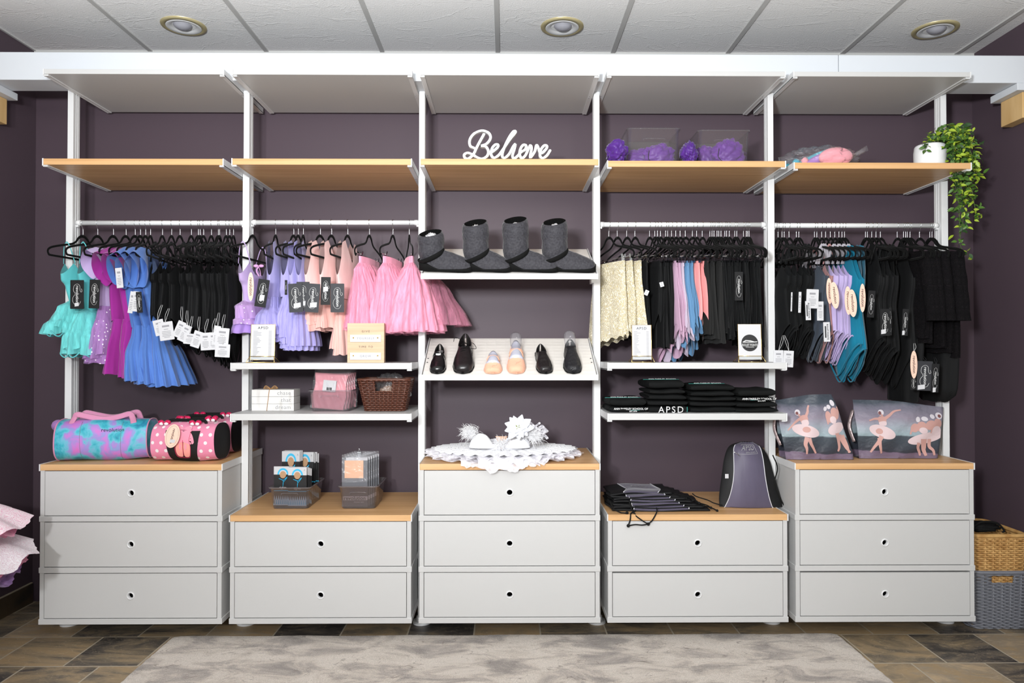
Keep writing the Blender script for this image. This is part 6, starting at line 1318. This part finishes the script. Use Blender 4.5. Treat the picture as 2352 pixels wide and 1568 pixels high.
d2b = [('line', [(1640, 640), (1630, 690), (1650, 740), (1660, 780)], SKN, (22, 10)), ('line', [(1700, 600), (1700, 680), (1700, 720), (1720, 780)], SKN, (38, 14)), ('line', [(1770, 600), (1765, 680), (1800, 720), (1810, 775)], SKN, (22, 12)), ('poly', ell(1730, 590, 215, 56, -12), TUW, .0012), ('poly', ell(1612, 485, 50, 40, -50), SKN, .002), ('poly', ell(1685, 470, 62, 48, -40), SKN, .0022), ('poly', ell(1790, 450, 66, 46, -30), SKN, .0024), ('poly', ell(1885, 430, 50, 52, -10), SKN, .0022), ('poly', ell(1700, 510, 46, 34), TUW, .0027), ('poly', ell(1860, 510, 60, 50, -20), TUW, .0027), ('line', [(1820, 440), (1800, 490), (1785, 535)], SKN, (14, 8)), ('line', [(1590, 480), (1570, 520), (1555, 555)], SKN, (12, 7)), ('poly', ell(1658, 395, 24, 30, 20), HAIRP, .0026), ('poly', ell(1735, 385, 38, 24), HAIRP, .0026), ('poly', ell(1830, 358, 26, 24), HAIRP, .0026), ('poly', ell(1910, 350, 40, 36), HAIRP, .0026), ('poly', ell(1915, 352, 20, 18), DKP, .003)]
tote([(1806, 1054), (1960, 1046), (1922, 905), (1789, 918)], .10, 'slouching ballerina print tote bag beside the drawstring bag', [d1, d1b], seed=1)
tote([(1974, 1044), (2154, 1049), (2184, 934), (1971, 917)], .13, 'wide ballerina print tote bag beneath the black lace tops', [d2, d2b], seed=2)

# ------------------------------------------------------------------ folded shirts
SHIRT = mat('black_cotton', (0.0065, 0.007, 0.0072), .9, .15, sheen=.0, bump=((16, 16, 40), .5, .01)); TEALP = mat('teal_print', sRGB(60, 160, 150), .6)
def shirt(x0, x1, Y0, z, th, seed, lab, text=None, dep=.25):
    rnd = random.Random(seed); w_ = x1 - x0; cx = (x0 + x1) / 2; r = root('folded_shirt', (cx, Y0 + dep / 2, z), label=lab, cat='shirt', group='folded black shirts'); p1, p2 = rnd.uniform(0, 6), rnd.uniform(0, 6)
    def fn(a, v):                                      # rounded folded slab, fold at the front
        th_ = 2 * PI * v; e = 4; ca, sa = math.cos(th_), math.sin(th_); q = (abs(ca) ** e + abs(sa) ** e) ** (-1 / e); x = (a - .5) * w_; k = 1 - .35 * abs(2 * a - 1) ** 14
        y = -ca * q * dep / 2 * (1 - .03 * math.sin(5 * a + p1)); zz = th / 2 + sa * q * th / 2 * k + (.0016 * math.sin(5 * a + p2) + .0012 * math.sin(9 * a + p1)) * q * (1 if sa > 0 else .3)
        return Vector((cx + x + .006 * math.sin(9 * v + p2) * (a - .5), Y0 + dep / 2 + y, z + max(0, zz)))
    b = MB(); b.grid(fn, 24, 40, SHIRT)
    n = 40
    for a in (0, 1): k = len(b.v); pts = [fn(a, v / n) for v in range(n)]; b.add(pts, [tuple(range(n))], SHIRT)
    b.build('folded_body', r)
    b = MB(); b.tube([fn(i / 16, .985) + Vector((0, -.001, -.001)) for i in range(1, 16)], .0008, CORD, 4); b.build('fold_seam', r)
    if text == 'big': b = MB(); b.text('APSD', .040, (cx + .01, Y0 - .004, z + th * .45), PRINTW, sp=1.3); b.tube([(cx + .082, Y0 - .004, z + th * .1), (cx + .082, Y0 - .004, z + th * .95)], .0014, TEALP, 4); b.build('shirt_lettering', r)
    if text == 'small':
        b = MB(); b.text('ANN PARSLEY SCHOOL OF', .0125, (cx + .01, Y0 - .003, z + th * .64), PRINTW, off=.0002); b.text('EST.1979', .009, (cx + .02, Y0 - .003, z + th * .22), PRINTW, off=.0002); b.tube([(cx - .03, Y0 - .003, z + th * .41), (cx + .05, Y0 - .003, z + th * .41)], .0007, TEALP, 4); b.build('shirt_lettering', r)
    if text == 'top': b = MB(); b.text('ANN PARSLEY SCHOOL', .012, (cx - .01, Y0 + .04, z + th + .004), PRINTW, up=(0, .9, .45)); b.tube([(cx - .10, Y0 + .03, z + th + .002), (cx + .06, Y0 + .02, z + th + .003)], .0008, TEALP, 4); b.build('shirt_lettering', r)
stk = [(1400, 1488, [(.026, 'small'), (.036, 'top')], 'nearest the middle bay'), (1488, 1582, [(.028, 'big'), (.024, None), (.026, None), (.022, None), (.040, 'top')], 'second and tallest stack'), (1584, 1694, [(.025, None), (.022, None), (.020, None), (.024, None), (.030, 'top')], 'third stack, in the middle'), (1690, 1790, [(.020, None), (.026, None), (.020, 'small'), (.035, None)], 'stack nearest the totes')]
nmz = [['at the bottom', 'on top'], ['at the bottom', 'second up', 'third up', 'fourth up', 'on top'], ['at the bottom', 'second up', 'third up', 'fourth up', 'on top'], ['at the bottom', 'second up', 'third up', 'on top']]
for k, (xa, xb_, lay, wh) in enumerate(stk):
    z = Z_B + .001; rnd = random.Random(k)
    for j, (th, tx) in enumerate(lay):
        Y0 = .03 + rnd.uniform(0, .01); a = at(xa, 940, Y=Y0).x + rnd.uniform(-.004, .004) + .002 * j; e = at(xb_, 940, Y=Y0).x + rnd.uniform(-.006, .002) - .004 * j
        shirt(a, e, Y0, z, th, 50 + 7 * k + j, 'folded black shirt ' + nmz[k][j] + ' of the shirt pile ' + wh.replace('second and tallest stack', 'that is tallest').replace('third stack, in the middle', 'beside the tallest').replace('stack nearest', 'nearest'), tx); z += th + .0012

# ------------------------------------------------------------------ drawstring backpacks
SLT = cloth('slate_purple_nylon', (92, 86, 106), rough=.45, k=.8); GPIP = mat('silver_piping', (.62, .62, .66), .35, .5)
def pxq(px, py, Y): return at(px, py, Y=Y)
def backpack():
    Y0 = .10; c = Vector((at(1733, 1100, Y=Y0).x, Y0 + .06, ZC2)); r = root('drawstring_backpack', c, label='upright slate and black drawstring backpack with white lettering', cat='backpack')
    zb = ZC2 + .001
    lf = [(1656, 1168), (1657, 1140), (1664, 1095), (1672, 1055), (1686, 1028), (1712, 1019)]; rt = [(1808, 1172), (1800, 1145), (1788, 1100), (1778, 1060), (1762, 1032), (1742, 1019)]
    LP = smooth_path([(a, c_, 0) for a, c_ in lf], 8); RP = smooth_path([(a, c_, 0) for a, c_ in rt], 8); n = len(LP)
    def F_(s, t, back=False, lift=0.0):
        i = min(n - 1.001, t * (n - 1)); k = int(i); f = i - k; l = LP[k].lerp(LP[k + 1], f); q = RP[k].lerp(RP[k + 1], f); p = at(l.x + (q.x - l.x) * s, l.y + (q.y - l.y) * s, Y=Y0 + .03)
        bul = (.055 * math.sin(PI * s) ** .7) * (math.sin(PI * min(1, .12 + t * .88)) ** .5 if t < .98 else .2); wr = .004 * math.sin(9 * s + 11 * t) * t + (.006 * math.sin(34 * s) * max(0, t - .82) / .18)
        return Vector((p.x, Y0 + .055 + (bul if back else -bul) + (0 if back else -lift) + wr + .05 * t, max(zb, p.z) if t > .01 else zb))
    for nm_, s0, s1, m in (('front_panel', .2, .8, SLT),):
        eL = lambda t: .06 + .12 * math.sin(PI * min(1, t * 1.12)); eR = lambda t: .17 * (1 - t) + .04 + .13 * math.sin(PI * min(1, t * 1.12)) * (.6 + .4 * t)
        b = MB(); b.grid(lambda a, t: F_(eL(t) + (1 - eR(t) - eL(t)) * a, t, lift=.0012), 40, 40, SLT); b.build('front_panel', r)
        for sd in (0, 1): b = MB(); b.grid(lambda a, t, sd=sd: F_(eL(t) * a if sd == 0 else 1 - eR(t) * a, t), 12, 40, DBK); b.build('side_panel', r); MB().tube([F_(eL(t) if sd == 0 else 1 - eR(t), t, lift=.002) for t in [i / 40 * .86 for i in range(41)]], .0019, GPIP, 6).build('piping', r)
    b = MB(); b.grid(lambda a, t: F_(a, t, True), 40, 40, DBK); b.loft([[F_(i / 20, 0) for i in range(21)] + [F_(1 - i / 20, 0, True) for i in range(21)]] * 2, DBK, cap=True); b.build('back_panel', r)
    b = MB(); q = at(1727, 1047, Y=Y0); Yt = F_(.5, .84).y - .008
    tf = lambda p: F_(.47 + p.x / .21, .80 + p.y / .19 + p.x * .25, lift=.005 + abs(p.z))
    b.text('APSD', .030, (0, 0, 0), PRINTW, fn=tf, sp=1.15); b.text('SCHOOL OF DANCE', .006, (0, 0, 0), PRINTW, fn=lambda p: tf(p + Vector((.012, -.016, 0))))
    b.tube([tf(Vector(v)) for v in ((-.05, -.021, 0), (0, -.021, 0), (.05, -.021, 0), (.05, .017, 0), (0, .017, 0), (-.05, .017, 0))], .0007, PRINTW, 4, closed=True); b.build('bag_lettering', r)
    MB().tube(smooth_path([at(x, y, Y=Y0 - .0 + .01 * k) for k, (x, y) in enumerate(((1775, 1045), (1786, 1075), (1778, 1110), (1790, 1140), (1806, 1170)))], 6), .0028, CORD, 6).build('cord', r)
    MB().tube(smooth_path([at(x, y, Y=Y0 + .03) for x, y in ((1659, 1160), (1640, 1155), (1625, 1148), (1600, 1140), (1590, 1133))], 6), .0028, CORD, 6).build('cord', r)
    p = at(1669, 1093, Y=Y0 + .035); MB().box(p.x - .008, p.x + .008, p.y - .003, p.y - .0022, p.z - .010, p.z + .010, PAPER).build('care_label', r)
    MB().tube([at(x, y, Y=Y0) for x, y in ((1684, 1037), (1690, 1040), (1698, 1046))], .0016, CHROME, 6).build('zip_pull', r)
backpack()
def bagstack():
    rnd = random.Random(4); z = ZC2 + .001
    for k in range(7):
        th = .0085; x0 = at(1400 + 2 * k - (k > 4) * 8, 1150, Y=.10).x; x1 = at(1622 - 12 * k, 1150, Y=.10).x; Y0, Y1 = .045 + .012 * k, .36 - .004 * k; p1 = rnd.uniform(0, 6)
        nmk = ['lowest', 'second lowest', 'third lowest', 'middle', 'third highest', 'second highest', 'topmost'][k]
        r = root('folded_drawstring_bag', ((x0 + x1) / 2, (Y0 + Y1) / 2, z), label=nmk + ' folded black and slate drawstring bag in the flat pile', cat='drawstring bag', group='flat pile of drawstring bags')
        def S(a, v, lift=0.0, k=k, z=z):
            sl = .010 * k / 6 * math.sin(PI * a); x = x0 + (x1 - x0) * a; y = Y0 + (Y1 - Y0) * v; 
            return Vector((x + .006 * math.sin(7 * v + p1), y + .010 * math.sin(4 * a + p1) + .02 * a, z + th * .75 + .003 * math.sin(8 * a + p1) + .002 * math.sin(9 * v) - (.010 * max(0, a - .85) / .15 * (k / 3 + .5)) * 0 + lift + sl * .4))
        b = MB(); b.grid(lambda a, v: S(a, v), 30, 16, DBK); b.build('black_body', r, solid=.006)
        b = MB(); b.grid(lambda a, v: S(.22 + .56 * a + (.06 * math.sin(PI * v)), v * .97 + .0, .0016), 20, 14, SLT); b.build('slate_panel', r, solid=.002)
        MB().tube([S(.78 + .06 * math.sin(PI * i / 14), i / 14 * .97, .0034) for i in range(15)], .0022, GPIP, 6).build('piping', r)
        MB().tube([S(.22 + .06 * math.sin(PI * i / 14), i / 14 * .97, .0034) for i in range(15)], .0022, GPIP, 6).build('piping', r)
        if k == 6:
            b = MB(); b.text('APSD', .035, (0, 0, 0), PRINTW, fn=lambda p: S(.5 + p.x * 4.2 * .8, .45 + p.y * 7, .012)); b.build('bag_lettering', r)
        if k < 6:
            sx = at(1605 - 14 * k, 1150, Y=.10).x; P_ = [S(.97, .3), S(1.0, .15) + Vector((.018, -.01, -.002)), S(1.0, .05) + Vector((.03, -.02, -.004 - .001 * k))]
            MB().tube(smooth_path(P_, 5), .0028, CORD, 6).ball(P_[-1], .006, CORD, 10, 8).build('cord', r)
        if k in (1, 3, 5):
            q = {1: [(1460, 1172, .05), (1450, 1182, .01), (1447, 1195, -.012), (1443, 1207, -.012)], 3: [(1445, 1150, .06), (1455, 1178, .01), (1475, 1195, -.012), (1489, 1203, -.012)], 5: [(1400, 1150, .07), (1410, 1168, .03), (1428, 1178, .015), (1440, 1182, .012)]}[k]
            P_ = smooth_path([at(x, y, Y=Y) for x, y, Y in q], 6); P_ = [Vector((p.x, p.y, max(p.z, ZC2 + .004) if p.y > 0.0 else p.z)) for p in P_]
            MB().tube(P_, .003, CORD, 6).ball(P_[-1], .0075, CORD, 10, 8).build('cord', r)
            if k == 1: MB().tube(smooth_path([P_[-1], P_[-1] + Vector((.03, -.004, .006)), P_[-1] + Vector((.06, -.004, .004)), P_[-1] + Vector((.088, -.002, .008))], 5), .003, CORD, 6).build('cord', r)
            if k == 3: MB().tube(smooth_path([P_[-1], P_[-1] + Vector((.018, -.002, .018)), P_[-1] + Vector((.04, .012, .05)), P_[-1] + Vector((.045, .04, .062))], 5), .003, CORD, 6).build('cord', r)
        z += th + .0012
    r = None
bagstack()

# ------------------------------------------------------------------ white stage tutu
WL1 = lace('white_lace', (255, 255, 255), (236, 237, 244), 46, swirl=22, amin=1.0, bs=.3); WT = tulle('white_tulle', (250, 248, 255), .45, .85); SEQ = mat('sequin_sparkle', (.9, .9, .95), .15, .9, metal=.6)
def disc(mb, c, rx, ry, z0, droop, m, seed, n=17, amp=.035, rin=.08, nA=200, nR=16, lift=.012, front=None, rag=.0):
    rnd = random.Random(seed); p1, p2 = rnd.uniform(0, 6), rnd.uniform(0, 6); rg = [rnd.uniform(-1, 1) for _ in range(nA)]
    def fn(a, v):
        t = 2 * PI * a; k = rin + (1 - rin) * v; j = int(round(a * nA)) % nA; e = 1 + amp * math.sin(n * t + p1) * .6 * v + .03 * math.sin(3 * t + p2) + rag * rg[j] * v ** 6
        x, y = rx * k * e * math.cos(t), ry * k * e * math.sin(t); z = z0 - droop * v ** 2 + lift * v * math.sin(n * t + p2 + 2 * v)
        return Vector((c[0] + x, c[1] + y, z)) if not front else front(Vector((c[0] + x, c[1] + y, z)), v)
    return mb.grid(fn, nA, nR, m, closed=True)
def white_tutu():
    c = Vector((at(1158, 1040, Y=.235).x, .235, ZC3)); r = root('stage_tutu', c, label='white lace stage tutu with a flower and feathered bodice', cat='tutu')
    def fr(p, v):
        ov = max(0, -.012 - p.y); return Vector((p.x, p.y + ov * .25, max(p.z - ov * .75, p.z - .05) if ov > 0 else max(p.z, ZC3 + .0025)))
    for k, (m, rx, ry, z0, dr, am, nm_) in enumerate(((WT, .365, .285, .020, .010, .05, 'tulle_layer'), (WT, .360, .280, .030, .012, .05, 'tulle_layer'), (WT, .355, .270, .040, .014, .05, 'tulle_layer'), (WL1, .335, .240, .050, .016, .03, 'lace_overlay'))):
        b = MB(); disc(b, c, rx, ry, ZC3 + z0, dr, m, 4 + k, n=21 + 4 * k, amp=am, front=fr, rag=.03 if m is WT else .012, lift=.008 if m is WT else .005); b.build(nm_, r)
    b = MB(); rnd = random.Random(3)
    for _ in range(130):
        t = rnd.uniform(0, 2 * PI); k = rnd.uniform(.35, .92); b.ball(c + Vector((.325 * k * math.cos(t), .23 * k * math.sin(t) * .9, .052 - .013 * k * k)), (.0022, .0022, .0016), SEQ, 6, 4)
    tag(b.build('sequins', r), kind='stuff')
    z = ZC3 + .05; b = MB()
    b.lathe(c + Vector((0, -.02, 0)), [(.115, .046), (.105, .060), (.11, .072)], mat('white_basque', (.8, .8, .86), .6), 36, wob=lambda a, z_: 1 + .05 * math.sin(5 * 2 * PI * a)); b.build('basque', r)
    def cup(cx, s):
        b = MB(); q = Vector((cx, .14, z + .004))
        def fn(a, v):
            t = PI * a; R_ = .068; x = -math.cos(t) * R_ * (1 - .25 * v) + s * .012 * v; zz = math.sin(PI * v) ** .8 * 0 + v * .058 * (math.sin(t) ** 1.1 + .12) ; y = -math.sin(t) * .05 * (1 - v ** 2 * .8)
            return q + Vector((x, y, zz))
        b.grid(fn, 24, 14, WL1); b.build('bodice_cup', r, solid=.003)
    cl, cr = at(1110, 1000, Y=.12).x, at(1185, 1000, Y=.12).x
    cup(cl, -1); cup(cr, 1)
    xm = at(1152, 1010, Y=.15).x; b = MB(); b.grid(lambda a, v: Vector((xm + (a - .5) * .055 * (.15 + .85 * v), .115 - .01 * math.sin(PI * a), z + .0 + v * .058)), 8, 8, cloth('nude_mesh', (216, 176, 150), k=.95)); b.build('nude_insert', r)
    # flower
    f = at(1190, 980, Y=.06); b = MB(); rnd = random.Random(8)
    for ring_, (nn, L_, up) in enumerate(((9, .062, .12), (8, .050, .4), (6, .034, .8))):
        for k in range(nn):
            a = 2 * PI * (k + .5 * ring_) / nn + rnd.uniform(-.12, .12); d = Vector((math.cos(a), -up, math.sin(a) * .85)).normalized(); s = d.cross(Vector((0, -1, 0))).normalized(); n = s.cross(d)
            L2 = L_ * rnd.uniform(.85, 1.15)
            b.grid(lambda u, v: f + d * (L2 * v) + s * ((u - .5) * 2 * L2 * .30 * math.sin(PI * min(.97, .08 + v * .92)) ** .8) + n * (-.18 * L2 * v * v + .10 * L2 * abs(u - .5) * 2) + Vector((0, -.004 * ring_, 0)), 4, 8, WL2)
    b.build('flower', r)
    b = MB()
    for k in range(7): b.tube([f, f + Vector((rnd.uniform(-.012, .012), -.026, rnd.uniform(-.01, .012)))], .0012, mat('stamen_green', sRGB(150, 160, 90), .6), 5)
    b.build('stamens', r)
    # feathers
    for (px, py, Y, dx, n_, sd) in ((1082, 992, .12, -1, 500, 1), (1222, 1000, .10, 1, 500, 2), (1150, 1020, .09, .2, 260, 3)):
        p = at(px, py, Y=Y); rnd = random.Random(sd); b = MB()
        for _ in range(n_):
            d = Vector((dx * rnd.uniform(.1, 1) + rnd.gauss(0, .4), rnd.gauss(-.3, .4), rnd.gauss(.15, .5))).normalized(); q = p + Vector((rnd.gauss(0, .014), rnd.gauss(0, .01), rnd.gauss(0, .010))); L_ = rnd.uniform(.02, .042)
            b.tube([q, q + d * L_ * .6, q + d * L_ + Vector((0, 0, -.006))], lambda t: .0006 * (1 - t) + .0002, WFE, 4, cap=False)
        tag(b.build('feathers', r), kind='stuff')
    for k in range(3):
        q = at(1225 + 9 * k, 985 + 6 * k, Y=.12 + .02 * k); b = MB(); b.grid(lambda a, v: q + Vector(((a - .5) * .05 + .01 * math.sin(9 * v), .012 * math.sin(12 * a), v * .045 - .02 + .008 * math.sin(8 * a + k))), 24, 8, WT); b.build('tulle_bow', r)
WL2 = mat('white_petal', (.78, .80, .86), .6, .3); WFE = mat('white_feather', (.95, .95, .97), .9)
white_tutu()

# ------------------------------------------------------------------ pink stage tutus stacked on a stool at the edge of the room
PL = lace('pink_white_lace', (250, 240, 244), (240, 190, 210), 40, swirl=26, bs=.4); WLB = lace('white_lace_border', (246, 244, 248), (226, 206, 216), 44, swirl=22, bs=.4); PKI = tulle('bright_pink_net', (244, 160, 192), .7, .95); LVN = tulle('lavender_net', (166, 132, 190), .6, .9)
cx, cy = -2.285, -.50
def skirt_disc(name, lab, z0, R_, rim, mats, seed, grp):
    r = root(name, (cx, cy, z0 - .02), label=lab, cat='tutu', group=grp); c = Vector((cx, cy, 0))
    for k, (m, q, dz, nm_) in enumerate(mats):
        b = MB(); disc(b, c, R_ * q, R_ * q, z0 - dz, (z0 - rim), m, seed + k, n=11 + 3 * k, amp=.03, rin=.12, rag=.008, lift=.012); b.build(nm_, r)
    return r
skirt_disc('pink_tutu', 'pink and white lace tutu on top of the tutu pile',   .732, .43, .612, ((PL, .99, 0, 'lace_top'), (PKI, .93, .018, 'net_layer'), (PKI, .86, .030, 'net_layer')), 1, 'pile of stage tutus')
skirt_disc('pink_tutu', 'pink tutu with a deep white lace border beneath the top one', .606, .468, .496, ((WLB, 1.0, 0, 'lace_top'), (PKI, .93, .015, 'net_layer'), (PKI, .90, .028, 'net_layer')), 11, 'pile of stage tutus')
skirt_disc('lavender_tutu', 'lavender net tutu at the bottom of the tutu pile', .480, .40, .430, ((LVN, 1.0, 0, 'net_layer'), (LVN, .97, .012, 'net_layer')), 21, 'pile of stage tutus')
r = root('round_stool', (cx, cy, 0), label='low round stool under the tutu pile', cat='stool'); MB().cyl((cx, cy, .44), .16, .03, WHITE, 36).build('seat', r)
for k in range(4): a = PI / 4 + k * PI / 2; MB().tube([(cx + .12 * math.cos(a), cy + .12 * math.sin(a), .44), (cx + .15 * math.cos(a), cy + .15 * math.sin(a), 0.0)], .012, WHITE, 10).build('leg', r)
